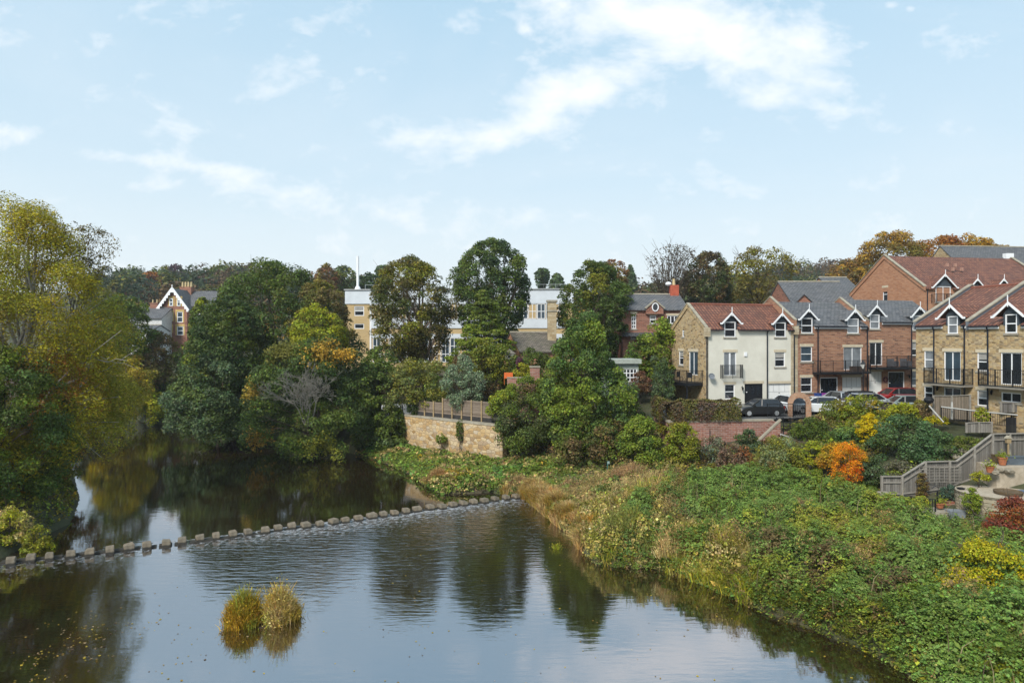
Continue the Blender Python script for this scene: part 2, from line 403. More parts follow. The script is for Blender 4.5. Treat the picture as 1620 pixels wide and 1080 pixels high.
tag(npmesh('ground',np.column_stack([P,Z]),Fq,t.m,smooth=True),'dark grassy earth of the river banks and the hills beyond',kind='structure')
# car park asphalt
a=MB()
xs=[(13.3,62.5),(13.3,56.6),(21.6,57.5),(27,58.9),(32.5,58.7),(34,60.5),(36,62.5),(36,69.2),(28,67.2),(18.5,64.8),(14,63)]
h=plat2h(np.array(xs)); a.face([(x,y,z+.02) for (x,y),z in zip(xs,h)])
t=NT('asphalt'); v=t.uv(obj=True); c=t.ramp(t.noise(v,1.5,6,.7),[(.3,(.05,.05,.05)),(.7,(.10,.10,.098))]); t.l(c,t.b.inputs['Base Color']); t.b.inputs['Roughness'].default_value=.9; t.bump(t.noise(v,30,3),.01)
tag(a.build('car_park',t.m),'asphalt parking court in front of the terraced houses',kind='structure')
# ================= water
t=NT('river_water'); v=t.uv(obj=True)
tcn=t.t.nodes.new('ShaderNodeTexCoord'); sp=t.t.nodes.new('ShaderNodeSeparateXYZ'); t.l(tcn.outputs['Object'],sp.inputs[0])
# line of stones: downstream side distance
SA=np.array(at(18,37.0)); SB=np.array(at(849,53.0)); dn=(SB-SA)/np.linalg.norm(SB-SA); nn=np.array((dn[1],-dn[0]))  # points downstream (towards camera)
s_=t.math('ADD',t.math('MULTIPLY',t.math('SUBTRACT',sp.outputs[0],float(SA[0])),float(nn[0])),t.math('MULTIPLY',t.math('SUBTRACT',sp.outputs[1],float(SA[1])),float(nn[1])))
u_=t.math('ADD',t.math('MULTIPLY',t.math('SUBTRACT',sp.outputs[0],float(SA[0])),float(dn[0])),t.math('MULTIPLY',t.math('SUBTRACT',sp.outputs[1],float(SA[1])),float(dn[1])))
LEN=float(np.linalg.norm(SB-SA))
down=t.ramp(s_,[(0,(0,0,0)),(.02,(1,1,1))]);
nbig=t.noise(v,.09,3,.5)
wob=t.noise(v,.25,4,.6)
sd=t.math('ADD',s_,t.math('MULTIPLY',t.math('SUBTRACT',wob,.5),5.))
near=t.ramp(t.math('DIVIDE',sd,22.),[(0,(0,0,0)),(.02,(1,1,1)),(.35,(.75,.75,.75)),(.6,(.36,.36,.36)),(1,(.06,.06,.06))])
mid=t.ramp(t.math('DIVIDE',u_,LEN),[(.02,(.12,.12,.12)),(.25,(.35,.35,.35)),(.38,(1,1,1)),(.95,(1,1,1)),(1,(.6,.6,.6))])
amp=t.math('MULTIPLY',near,mid)
r1=t.noise(t.uv(.6,2.2,1,obj=True),1.5,3,.5); r2=t.noise(t.uv(1.,1.5,1,obj=True),6.5,4,.6); r3=t.noise(v,.6,3,.5)
hh=t.math('ADD',t.math('MULTIPLY',r1,1.0),t.math('MULTIPLY',r2,.13))
hgt=t.math('ADD',t.math('MULTIPLY',hh,t.math('ADD',t.math('MULTIPLY',t.math('POWER',amp,1.6),.05),.0030)),t.math('MULTIPLY',r3,.0035))
b=t.t.nodes.new('ShaderNodeBump'); b.inputs['Distance'].default_value=1.; b.inputs['Strength'].default_value=1; t.l(hgt,b.inputs['Height'])
# foam streaks just below the stones
fl=t.math('ADD',t.math('MULTIPLY',u_,.9),0.)
fm=t.noise(t.uv(1.6,1.2,1,obj=True),2.1,6,.72); 
fz=t.ramp(t.math('DIVIDE',t.math('ADD',s_,.35),5.5),[(0,(0,0,0)),(.04,(1,1,1)),(.25,(.62,.62,.62)),(1,(0,0,0))])
fx=t.ramp(t.math('DIVIDE',u_,LEN),[(.05,(.5,.5,.5)),(.3,(.7,.7,.7)),(.45,(1,1,1)),(.8,(.9,.9,.9)),(.97,(.75,.75,.75)),(1,(0,0,0))])
foam=t.ramp(t.math('ADD',fm,t.math('MULTIPLY',t.math('MULTIPLY',fz,fx),.36)),[(.62,(0,0,0)),(.85,(.75,.75,.75))])
foam=t.math('MULTIPLY',foam,t.ramp(t.math('MULTIPLY',fz,fx),[(0,(0,0,0)),(.15,(1,1,1))]))
silt=t.ramp(nbig,[(.35,(.012,.0075,.003)),(.7,(.022,.014,.006))])
colr=t.mix(foam,silt,(.45,.47,.5))
df=t.n('ShaderNodeBsdfDiffuse'); t.l(colr,df.inputs['Color']); t.l(b.outputs[0],df.inputs['Normal'])
gl=t.n('ShaderNodeBsdfGlossy',Roughness=.035); gl.inputs['Color'].default_value=(.93,.95,1.0,1); t.l(b.outputs[0],gl.inputs['Normal'])
fr=t.n('ShaderNodeFresnel',IOR=4.6); t.l(b.outputs[0],fr.inputs['Normal'])
fac=t.math('MULTIPLY',t.math('MINIMUM',t.math('ADD',t.math('MULTIPLY',fr.outputs[0],1.2),.0),.96),t.math('SUBTRACT',1.,t.math('MULTIPLY',foam,.8)))
mx=t.t.nodes.new('ShaderNodeMixShader'); t.l(fac,mx.inputs[0]); t.l(df.outputs[0],mx.inputs[1]); t.l(gl.outputs[0],mx.inputs[2]); t.l(mx.outputs[0],t.out.inputs['Surface'])
a=MB(); a.face([(-200,-80,0),(60,-80,0),(60,130,0),(-200,130,0)])
tag(a.build('river',t.m),'dark brown river reflecting the pale sky, rippled below the stepping stones',kind='structure')
# ================= stepping stones
ST=[(18,882),(49,877),(79,874),(112,871),(142,868),(174,865),(203,860),(233,857),(263,854),(289,850),(317,846),(342,843),(368,840),(392,837),(419,834),(440,830),(462,827),(484,826),(506,824),(527,820.5),(546,818),(567,815),(588,811.5),(606,809),(624,807),(642,804),(660,801),(680,798),(699,797),(716,794),(733,792),(749,790),(766,788),(783,785),(800,783),(817,781.5),(831,777),(849,775)]
stm=rubble('wet_sandstone',[(.20,.16,.105),(.27,.22,.15),(.33,.28,.20)],.8,.8,joint=.0,bump=.03)
# dark wet foot, pale dry top (a real tide mark on the stone)
t=NT('stepping_stone'); v=t.uv(obj=True); sp=t.t.nodes.new('ShaderNodeSeparateXYZ'); t.l(v,sp.inputs[0])
oi=t.t.nodes.new('ShaderNodeObjectInfo')
n1=t.noise(v,4,6,.7)
c=t.ramp(n1,[(.3,(.11,.085,.058)),(.55,(.20,.16,.11)),(.75,(.29,.25,.185))])
c=t.mix(t.ramp(oi.outputs['Random'],[(0,(0,0,0)),(1,(.4,.4,.4))]),c,(.11,.10,.075))
wet=t.ramp(t.math('ADD',sp.outputs[2],t.math('MULTIPLY',n1,.12)),[(.16,(1,1,1)),(.24,(0,0,0))])
c=t.mix(wet,c,(.028,.024,.017)); t.l(c,t.b.inputs['Base Color']); t.b.inputs['Roughness'].default_value=.8; t.bump(n1,.04)
stmat=t.m
words=['first','second','third','fourth','fifth','sixth','seventh','eighth','ninth','tenth','eleventh','twelfth','thirteenth','fourteenth','fifteenth','sixteenth','seventeenth','eighteenth','nineteenth']
rng=np.random.default_rng(5)
ang=math.atan2(dn[1],dn[0])
for k,(px_,py_) in enumerate(ST):
    Zt=.34; Y=(CAMZ-Zt)*F/(py_-CY); X=(px_-CX)/F*Y
    wx=.44+.07*rng.random(); wy=.60+.1*rng.random()
    if k in (17,22,26): wx=.62
    a=bpy.data.meshes.new('stepping_stone'); import bmesh
    bm=bmesh.new(); bmesh.ops.create_cube(bm,size=1)
    for v_ in bm.verts:
        v_.co.x*=wx*(1.0 if v_.co.z<0 else .93); v_.co.y*=wy*(1 if v_.co.z<0 else .95)
        v_.co.z=(-.9 if v_.co.z<0 else Zt+rng.normal()*.012)
        v_.co.x+=rng.normal()*.015; v_.co.y+=rng.normal()*.015
    th=rng.normal()*.035
    for v_ in bm.verts:
        if v_.co.z>0: v_.co.z+=th*v_.co.x*2+rng.normal()*.012+sum([0])+.0; v_.co.x+=rng.normal()*.02
    bmesh.ops.bevel(bm,geom=bm.edges[:],offset=.03,segments=2,affect='EDGES'); bm.to_mesh(a); bm.free(); a.materials.append(stmat)
    o=bpy.data.objects.new('stepping_stone',a); COL.objects.link(o); o.location=(X,Y,0); o.rotation_euler=(0,0,ang+R(2)+rng.normal()*.07)
    n_=len(ST)
    where=(words[k] if k<19 else words[n_-1-k]); side='left end of the row' if k<19 else 'right end of the row'
    lab=f'square worn sandstone stepping stone in the river, {where} from the {side}'
    if k==0: lab='square sandstone stepping stone against the left bank, at the left end of the row'
    if k==n_-1: lab='pale flat sandstone stepping stone half lost in grass at the right bank'
    tag(o,lab,'stepping stone','stepping stones crossing the river')
# submerged sill between the left stones
a=MB()
pts=[np.array(at(0,36.9)),np.array(at(150,38.6)),np.array(at(300,40.6)),np.array(at(430,43)),np.array(at(560,46)),np.array(at(700,49.2)),np.array(at(845,53))]
rng=np.random.default_rng(8)
for p,q in zip(pts[:-1],pts[1:]):
    L=np.linalg.norm(q-p); n_=int(L/.7)
    for j in range(n_):
        c0=p+(q-p)*(j/n_); e=(q-p)/L; nn2=np.array((e[1],-e[0])); hh_=.05+rng.random()*.05 if p[0]<-19 else -.01+rng.random()*.03
        a.obox((c0[0],c0[1],0),(e[0],e[1]),(nn2[0],nn2[1]),0,.62+rng.random()*.08,-.05-rng.random()*.1,.32+rng.random()*.15,-.8,hh_)
tag(a.build('stone_sill',stmat),'low stone sill joining the feet of the stepping stones, just awash','weir sill')
# ================= building materials
M_rub=rubble('honey_rubble',[(.12,.085,.045),(.36,.24,.115),(.44,.32,.17),(.50,.39,.23),(.40,.31,.20),(.46,.31,.15),(.20,.16,.11),(.50,.36,.17),(.45,.33,.18)],3.6,7.0,joint=.05,mortar=(.33,.27,.17))
M_ash=cellmat('ashlar',[(.34,.25,.14),(.44,.35,.22),(.50,.42,.29)],.55,.28,(.28,.23,.15),.012)
M_quoin=cellmat('quoin_stone',[(.38,.30,.19),(.50,.43,.31),(.44,.35,.22)],.5,.3,(.30,.25,.17),.015,stagger=.5,stain=.2)
def brick(name,cols,stain=.3): return cellmat(name,cols,.45,.15,(.26,.2,.16),.016,stain=stain)
M_bk1=brick('brown_brick',[(.16,.072,.045),(.32,.15,.085),(.36,.175,.10),(.42,.22,.125),(.25,.11,.068)],.14)
M_bk2=brick('orange_brick',[(.34,.15,.075),(.42,.20,.105),(.46,.235,.13)],.12)
M_bk3=brick('red_brick',[(.16,.055,.035),(.30,.11,.07),(.36,.16,.10),(.24,.09,.06)],.4)
M_slate=cellmat('slate',[(.085,.088,.095),(.12,.123,.13),(.15,.15,.155),(.105,.108,.11)],.45,.3,(.04,.04,.045),.03,rough=.65,bump=.02,stain=.2,dirt=(.12,.11,.08))
M_pan=pantile()
M_lead=mat('lead_grey',(.13,.145,.165),.5,var=.15)
M_wht=white_paint()
M_black=mat('black_metal',(.012,.013,.016),.4,var=.2)
M_navy=mat('navy_paint',(.008,.012,.022),.4,var=.2)
M_gar=mat('garage_white',(.70,.70,.68),.5,var=.07,scale=1)
M_cope=mat('coping_stone',(.30,.27,.21),.9,var=.3,scale=2,bump=.01)
M_sill=mat('sill_stone',(.30,.27,.22),.9,var=.2)
M_lint=mat('lintel_stone',(.50,.43,.31),.9,var=.12)
M_dark=glassmat('dark_glass',(.022,.026,.032)); M_curt=glassmat('curtained_glass',(.22,.24,.26),.12); M_blue=glassmat('sky_glass',(.05,.075,.10))
def _render():
    t=NT('cream_render'); v=t.uv(); n=t.noise(v,.6,5,.6); n2=t.noise(t.uv(3,.35),1.2,4,.6)
    c=t.ramp(n,[(.3,(.54,.52,.445)),(.7,(.64,.62,.54))]); c=t.mix(t.ramp(n2,[(.5,(0,0,0)),(.8,(.13,.13,.13))]),c,(.42,.40,.32))
    t.l(c,t.b.inputs['Base Color']); t.b.inputs['Roughness'].default_value=.9; t.b.inputs['Specular IOR Level'].default_value=.15; t.bump(t.noise(v,9,3),.006); return t.m
M_rend=_render()
FR=.07; _wc=0; M_blind=mat('blind',(.30,.29,.27),.8)
class House:
    def __init__(s,name,label,cat,X,Y,Zg,rot,group=None):
        s.X,s.Y,s.Z=X,Y,Zg; s.rot=rot; s.c,s.s=math.cos(rot),math.sin(rot)
        s.root=empty(name,(X,Y,Zg),rot,label,cat,group)
    def f(s,px,py,v=0):      # photo pixel -> (u,w) on the plane parallel to the front at depth v
        k=(px-CX)/F; ox=s.X-s.s*v; oy=s.Y+s.c*v
        u=(k*oy-ox)/(s.c-k*s.s); Y=oy+s.s*u
        return u,CAMZ-(py-CY)/F*Y-s.Z
    def g(s,px,py,u=0):      # photo pixel -> (v,w) on the gable plane at u
        k=(px-CX)/F; ox=s.X+s.c*u; oy=s.Y+s.s*u
        v=(k*oy-ox)/(-s.s-k*s.c); Y=oy+s.c*v
        return v,CAMZ-(py-CY)/F*Y-s.Z
    def fr(s,x0,y0,x1,y1,v=0):
        u0,_=s.f(x0,y0,v);u1,_=s.f(x1,y0,v); xm=(x0+x1)/2; w1=s.f(xm,y0,v)[1]; w0=s.f(xm,y1,v)[1]; return [u0,w0,u1,w1]
    def gr(s,x0,y0,x1,y1,u=0):
        v0,_=s.g(x0,y0,u);v1,_=s.g(x1,y0,u); xm=(x0+x1)/2; w1=s.g(xm,y0,u)[1]; w0=s.g(xm,y1,u)[1]; a,b=sorted((v0,v1)); return [a,w0,b,w1]
FRONT=((0,0,0),(1,0,0),(0,-1,0))
def facade(mb,O,u,n,W,Hh,ops,depth=.14,base=0):
    us=sorted({0,W}|{x for o in ops for x in (o[0],o[2]) if 0<x<W}); ws=sorted({base,Hh}|{x for o in ops for x in (o[1],o[3]) if base<x<Hh})
    def p(a,z,d=0): return (O[0]+u[0]*a-n[0]*d,O[1]+u[1]*a-n[1]*d,O[2]+z)
    for a0,a1 in zip(us[:-1],us[1:]):
        for z0,z1 in zip(ws[:-1],ws[1:]):
            am,zm=(a0+a1)/2,(z0+z1)/2
            if any(o[0]<am<o[2] and o[1]<zm<o[3] for o in ops): continue
            mb.face([p(a0,z0),p(a1,z0),p(a1,z1),p(a0,z1)])
    for o in ops:
        a0,z0,a1,z1=o[:4]; z1=min(z1,Hh); z0=max(z0,base)
        for q in (((a0,z0),(a0,z1)),((a1,z1),(a1,z0)),((a1,z0),(a0,z0)),((a0,z1),(a1,z1))):
            (a,b),(c,d_)=q; mb.face([p(a,b),p(a,b,depth),p(c,d_,depth),p(c,d_)])
def window(par,O,u,n,o,nx=1,ny=2,glass=None,depth=.1,sill=True,lintel=True,name='window',fw=FR,frame=None,midw=None,pname='pane',simple=False,sillm=None,lm=None):
    a0,z0,a1,z1=o[:4]; mb=MB()
    for (x0,x1,y0,y1) in ((a0,a0+fw,z0,z1),(a1-fw,a1,z0,z1),(a0+fw,a1-fw,z1-fw,z1),(a0+fw,a1-fw,z0,z0+fw)):
        mb.obox(O,u,n,x0,x1,depth-.05,depth+.03,y0,y1)
    m=midw or fw
    for i in range(1,nx):
        x=a0+(a1-a0)*i/nx; mb.obox(O,u,n,x-m/2,x+m/2,depth-.04,depth+.028,z0+fw,z1-fw)
    for i in range(1,ny):
        y=z0+(z1-z0)*i/ny; mb.obox(O,u,n,a0+fw,a1-fw,depth-.046,depth+.026,y-m/2,y+m/2)
    w=mb.build(name,frame or M_wht,par)
    g=MB().obox(O,u,n,a0+fw*.5,a1-fw*.5,depth+.0,depth+.02,z0+fw*.5,z1-fw*.5).build(pname,glass or M_dark,w)
    global _wc; _wc+=1
    if ny==2 and glass is None and _wc%3!=0: MB().obox(O,u,n,a0+fw,a1-fw,depth-.006,depth-.002,z1-(z1-z0)*(.28+.1*(_wc%4)),z1-fw).build('blind',M_blind,w)
    if sill: MB().obox(O,u,n,a0-.12,a1+.12,-.07,depth-.055,z0-.15,z0-.004).build('sill',sillm or M_sill,w)
    if lintel: MB().obox(O,u,n,a0-.13,a1+.13,-.02,depth-.055,z1+.004,z1+.26).build('lintel',lm or M_lint,w)
    return w
def door(par,O,u,n,o,mat_,name='front_door',frame=True,nglass=4,depth=.1,lintel=None):
    a0,z0,a1,z1=o[:4]; fw=.09; mb=MB()
    for (x0,x1,y0,y1) in ((a0,a0+fw,z0,z1),(a1-fw,a1,z0,z1),(a0+fw,a1-fw,z1-fw,z1)): mb.obox(O,u,n,x0,x1,depth-.06,depth+.03,y0,y1)
    dl=MB().obox(O,u,n,a0+fw,a1-fw,depth-.01,depth+.04,z0,z1-fw).build(name,mat_,par)
    mb.build('door_frame',M_wht if frame else mat_,dl)
    if nglass:
        g=MB(); W=(a1-a0-2*fw)
        for i in range(nglass):
            x=a0+fw+W*(i+.2)/nglass; g.obox(O,u,n,x,x+W*.6/nglass,depth-.018,depth-.008,z0+(z1-z0)*.42,z1-fw-.18)
        g.build('door_glass',M_dark,dl)
    MB().obox(O,u,n,a0+fw+.12,a0+fw+.22,depth-.07,depth-.012,z0+1.0,z0+1.08).build('handle',M_wht,dl)
    if lintel: MB().obox(O,u,n,a0-.13,a1+.13,-.02,depth-.06,z1+.004,z1+.26).build('lintel',M_lint,dl)
    return dl
def garage(par,O,u,n,o,depth=.12):
    a0,z0,a1,z1=o[:4]; mb=MB().obox(O,u,n,a0,a1,depth,depth+.04,z0,z1)
    h=z1-z0
    d_=mb.build('garage_door',M_gar,par)
    m=MB()
    m.obox(O,u,n,a0,a1,depth-.012,depth-.002,z0+h*.56,z0+h*.575)
    for i in (1,2,3):
        x=a0+(a1-a0)*i/4; m.obox(O,u,n,x-.012,x+.012,depth-.011,depth-.003,z0+h*.58,z1-.05)
    m.obox(O,u,n,(a0+a1)/2-.08,(a0+a1)/2+.08,depth-.04,depth-.013,z0+h*.5,z0+h*.53)
    m.build('panel_line',mat('panel_groove',(.30,.30,.30),.6,var=.1),d_)
    MB().obox(O,u,n,a0-.1,a1+.1,-.02,depth-.03,z1+.004,z1+.24).build('lintel',M_lint,d_)
def roof_planes(mb,u0,u1,D,eave,slope,cuts=(),over=.22,th=.14,hipR=0):
    """front slope with slots for dormers [(ua,ub,v)], back slope"""
    rv=D/2; rw=eave+rv*slope
    segs=[]; us=sorted({u0,u1}|{c[0] for c in cuts}|{c[1] for c in cuts})
    for a,b in zip(us[:-1],us[1:]):
        m=(a+b)/2; v0=-over
        for c in cuts:
            if c[0]<m<c[1]: v0=c[2]
        w0=eave+v0*slope
        mb.hexa([(a,v0,w0),(b,v0,w0),(b,rv,rw),(a,rv,rw),(a,v0,w0+th),(b,v0,w0+th),(b,rv,rw+th),(a,rv,rw+th)])
    w1=eave-over*slope
    mb.hexa([(u0,rv+.001,rw),(u1,rv+.001,rw),(u1,D+over,w1),(u0,D+over,w1),(u0,rv+.001,rw+th),(u1,rv+.001,rw+th),(u1,D+over,w1+th),(u0,D+over,w1+th)])
def coping(par,u,D,eave,slope,up=.42,wd=.32,over=.15,mat_=None,label=None):
    """raised gable parapet with stone coping at position u"""
    rv=D/2; rw=eave+rv*slope; mb=MB(); pm=MB()
    for (va,wa,vb,wb) in ((-over,eave-over*slope,rv,rw),(rv,rw,D+over,eave-over*slope)):
        pm.hexa([(u-.11,va,wa-.25),(u+.11,va,wa-.25),(u+.11,vb,wb-.25),(u-.11,vb,wb-.25),(u-.11,va,wa+up-.1),(u+.11,va,wa+up-.1),(u+.11,vb,wb+up-.1),(u-.11,vb,wb+up-.1)])
        mb.hexa([(u-wd/2,va,wa+up-.097),(u+wd/2,va,wa+up-.097),(u+wd/2,vb,wb+up-.097),(u-wd/2,vb,wb+up-.097),(u-wd/2,va,wa+up),(u+wd/2,va,wa+up),(u+wd/2,vb,wb+up),(u-wd/2,vb,wb+up)])
    p=pm.build('parapet',mat_ or M_bk1,par); c=mb.build('coping',M_cope,p); return p
def dormer(par,o,apex,halfw,eave,slope,roofm,glass=None,nx=1,ny=2,barge=M_wht,sill=True):
    """o window rect; front face at v=-.05"""
    u0,w0,u1,w1=o; uc=(u0+u1)/2; O,U,N=FRONT; fv=-.04
    ww=(u1-u0)/2+.14; top=w1+.06
    mb=MB()
    # front surround beside the window and tympanum, cheeks back to the roof
    vb=(top-eave)/slope
    tri=[(uc-ww,top),(uc+ww,top),(uc,apex-.12)]
    mb.prism(tri,lambda a,b:(a,fv,b),lambda a,b:(a,fv+.12,b))
    for s_ in (-1,1):
        xa=uc+s_*ww; xb=uc+s_*(ww-.14+.005)
        a,b=min(xa,xb),max(xa,xb)
        mb.hexa([(a,fv,eave-.05),(b,fv,eave-.05),(b,.1,eave-.05),(a,.1,eave-.05),(a,fv,top),(b,fv,top),(b,vb,top),(a,vb,top)])
    d_=mb.build('dormer',M_navy if False else mat('tympanum_slate',(.05,.062,.075),.6,var=.2,scale=6),par)
    # roof
    rm=MB(); ev=top-.12; sl=(apex-ev)/halfw; va=fv-.28; vr=(apex-eave)/slope+.05
    for s_ in (-1,1):
        a=(uc,apex); b=(uc+s_*halfw,ev); vbk=max(0,(ev-eave)/slope)+.02
        rm.hexa([(a[0],va,a[1]-.09),(b[0],va,b[1]-.09),(b[0],vbk,b[1]-.09),(a[0],vr,a[1]-.09),(a[0],va,a[1]),(b[0],va,b[1]),(b[0],vbk,b[1]),(a[0],vr,a[1])])
    rm.build('dormer_roof',roofm,d_)
    bm_=MB()
    for s_ in (-1,1):
        b=(uc+s_*(halfw+.03),ev-.02); h_=.17
        bm_.hexa([(uc,va-.05,apex-h_),(b[0],va-.05,b[1]-h_),(b[0],va-.004,b[1]-h_),(uc,va-.004,apex-h_),(uc,va-.05,apex+.04),(b[0],va-.05,b[1]+.04),(b[0],va-.004,b[1]+.04),(uc,va-.004,apex+.04)])
        e0,e1=sorted((b[0],b[0]+s_*.22)); bm_.box(e0,va-.05,ev-.19,e1,va-.004,ev-.03)
    bm_.box(uc-.035,va-.08,apex-.35,uc+.035,va-.055,apex+.52)
    bm_.build('bargeboard',barge,d_)
    # window frame + pane as sub-parts of the dormer
    fw=.075; fm=MB()
    for (x0,x1,y0,y1) in ((u0,u0+fw,w0,w1),(u1-fw,u1,w0,w1),(u0+fw,u1-fw,w1-fw,w1),(u0+fw,u1-fw,w0,w0+fw)): fm.obox(O,U,N,x0,x1,-.035,.06,y0,y1)
    for i in range(1,nx):
        x=u0+(u1-u0)*i/nx; fm.obox(O,U,N,x-.03,x+.03,-.02,.055,w0+fw,w1-fw)
    for i in range(1,ny):
        y=w0+(w1-w0)*i/ny; fm.obox(O,U,N,u0+fw,u1-fw,-.025,.052,y-.04,y+.04)
    fm.build('window_frame',M_wht,d_)
    MB().obox(O,U,N,u0+.03,u1-.03,.03,.05,w0+.03,w1-.03).build('pane',glass or M_dark,d_)
    if sill: MB().obox(O,U,N,u0-.12,u1+.12,-.09,.05,w0-.15,w0-.004).build('sill',M_sill,d_)
    return (uc-halfw*.78,uc+halfw*.78,(w1-eave)/slope*.72+.0), (u0,w0,u1,w1)
def railing(par,pts,h=1.05,name='railing',mat_=None,post=.06,bars=.12,bw=.018,base=.08):
    """pts: 3d local points along railing foot"""
    mb=MB()
    for A,B in zip(pts[:-1],pts[1:]):
        A=Vector(A);B=Vector(B);L=(B-A).length; up=Vector((0,0,h))
        mb.bar(A+up,B+up,.05,.045); mb.bar(A+Vector((0,0,base)),B+Vector((0,0,base)),.035)
        n=max(1,int(L/bars))
        for i in range(1,n):
            p=A+(B-A)*i/n; mb.bar(p+Vector((0,0,base)),p+up,bw)
        for p in (A,B): mb.bar(p,p+up*1.04,post)
        m=int(L/1.6)
        for i in range(1,m+1):
            p=A+(B-A)*i/(m+1); mb.bar(p,p+up*1.0,post*.8)
    return mb.build(name,mat_ or M_black,par)
def drain(par,u,top,bot=0,v=-.1,mat_=None):
    MB().tube([(u,v,bot),(u,v,top-.35),(u,v-.12,top-.05)],.055,8).build('drainpipe',mat_ or M_navy,par)
def gutter(par,segs,eave,slope,over=.22,fascia=True):
    g=MB(); f=MB(); z=eave-over*slope
    for a,b in segs:
        g.box(a,-over-.11,z-.03,b,-over+.01,z+.07); f.box(a,-over+.03,z-.17,b,-over+.06,z-.005)
    g.build('gutter',M_navy,par)
    if fascia: f.build('fascia',M_wht,par)
def splitsegs(u0,u1,cuts):
    out=[];a=u0
    for c in sorted(cuts):
        if c[0]>a: out.append((a,c[0]))
        a=c[1]
    if a<u1: out.append((a,u1))
    return out
O_,U_,N_=FRONT
# ================= W: cream rendered house
WX,WY=at(1117,65); A1=math.atan2(.255,.967)
h=House('terraced_house','cream rendered end house with honey stone gable and red pantile roof','house',WX,WY,6.0,A1,'terraced houses round the car park')
r=h.root; D=6.8; SL=.70
EW=h.f(1130,520)[1]; Wd=h.f(1257,520)[0]
dw=[h.fr(1145.8,509,1163.3,533),h.fr(1226,510,1242.5,533)]
fr_=h.fr(1145.3,557,1165,594); wr=h.fr(1226,557,1242,580); gw=h.fr(1146.7,608,1162.5,631); dr=h.fr(1178,606.7,1206.7,637); ga=h.fr(1215.5,606.5,1251.5,640)
dr[1]=.05; ga[1]=.0
ops=[[d_[0],d_[1],d_[2],EW+1] for d_ in dw]+[fr_,wr,gw,dr,ga]
mb=MB(); facade(mb,O_,U_,N_,Wd,EW,ops,base=-1); mb.build('wall',M_rend,r)
# stone quoin strip at right edge, left corner
MB().box(Wd-.42,-.035,-1,Wd+.02,-.001,EW).build('quoins',M_quoin,r); MB().box(-.02,-.035,-1,.22,-.001,EW+.1).build('quoins',M_quoin,r)
# gable (left) wall
gv=[h.gr(1074,555,1081,577),h.gr(1090,556,1104,593),h.gr(1079.2,515,1082.3,532.5)]
GO=(0,D,0);GU=(0,-1,0);GN=(-1,0,0)
def gflip(o,D): return [D-o[2],o[1],D-o[0],o[3]]
gv=[gflip(o,D) for o in gv]
mb=MB(); facade(mb,GO,GU,GN,D,EW,gv,base=-1)
mb.face([(0,D,EW),(0,0,EW),(0,D/2,EW+D/2*SL)])
mb.face([(0,D,-1),(Wd,D,-1),(Wd,D,EW),(0,D,EW)]); mb.face([(Wd,0,-1),(Wd,D,-1),(Wd,D,EW),(Wd,D/2,EW+D/2*SL),(Wd,0,EW)])
mb.build('gable_wall',M_rub,r)
window(r,GO,GU,GN,gv[0],1,2); window(r,GO,GU,GN,gv[1],2,1,name='balcony_door',sill=False,glass=M_blue); window(r,GO,GU,GN,gv[2],1,2,lintel=False,fw=.08)
cuts=[]
for d_,ap,hw in ((dw[0],h.f(1156,494.5)[1],.98),(dw[1],h.f(1236,495.5)[1],.98)):
    c,_=dormer(r,d_,ap,hw,EW,SL,M_pan); cuts.append(c)
mb=MB(); roof_planes(mb,.1,Wd-.1,D,EW,SL,cuts); mb.build('roof',M_pan,r)
MB().tube([(.1,D/2,EW+D/2*SL+.15),(Wd-.1,D/2,EW+D/2*SL+.15)],.13,8).build('ridge_tiles',mat('ridge_clay',(.20,.075,.05),.8),r)
coping(r,0,D,EW,SL,mat_=M_rub,up=.3); 
MB().box(-.2,-.3,EW-.75,.3,.1,EW+.12).build('kneeler',M_quoin,r)
gutter(r,splitsegs(.3,Wd-.2,cuts),EW,SL,fascia=False)
window(r,O_,U_,N_,fr_,2,1,name='french_window',glass=M_curt,sill=False,midw=.16); window(r,O_,U_,N_,wr,1,2); window(r,O_,U_,N_,gw,1,2)
door(r,O_,U_,N_,dr,M_black,nglass=3,lintel=True,frame=False); garage(r,O_,U_,N_,ga)
for px_,v_ in ((1117.5,-.1),(1213,-.09),(1255.5,-.1)): drain(r,h.f(px_,560)[0],EW-.1,0,v=v_)
b0=h.f(1140,590)[0]; b1=h.f(1171,590)[0]; zb=h.f(1155,598)[1]
railing(r,[(b0,0,zb),(b0,-.4,zb),(b1,-.4,zb),(b1,0,zb)],h=1.25,name='juliet_balcony',bars=.13,bw=.02)
u,w_=h.f(1179,560); MB().box(u-.15,-.1,w_-.2,u+.15,-.002,w_+.2).build('alarm_box',M_wht,r)
u,w_=h.f(1123,595); MB().lathe((0,0,0),[(.02,0),(.2,.03),(.3,.1),(.28,.1),(.19,.05)],14).build('satellite_dish',M_lead,r,loc=(u,-.3,w_)).rotation_euler=(R(70),0,R(-20))
u,w_=h.f(1173,612); MB().tube([(u,-.02,w_),(u,-.2,w_+.1),(u,-.22,w_)],.03,6).lathe((u,-.22,w_-.32),[(.05,0),(.11,.28),(.03,.34)],8).build('wall_lamp',M_black,r)
# balcony on the gable
zb=h.g(1085,602)[1]; v0,v1=.55,D-.75
bal=MB().box(-1.75,v0,zb-.3,-.01,v1,zb).build('balcony',M_black,r)
railing(bal,[(0,v0+.05,zb),(-1.7,v0+.05,zb),(-1.7,v1-.05,zb),(0,v1-.05,zb)],h=1.15,bars=.14,bw=.02)
MB().bar((-1.6,v0+.2,-1),(-1.6,v0+.2,zb-.3),.13).bar((-1.6,v1-.3,-1),(-1.6,v1-.3,zb-.3),.13).build('post',M_black,bal)
def W2(h,u,v,w): return (h.X+h.c*u-h.s*v,h.Y+h.s*u+h.c*v,h.Z+w)
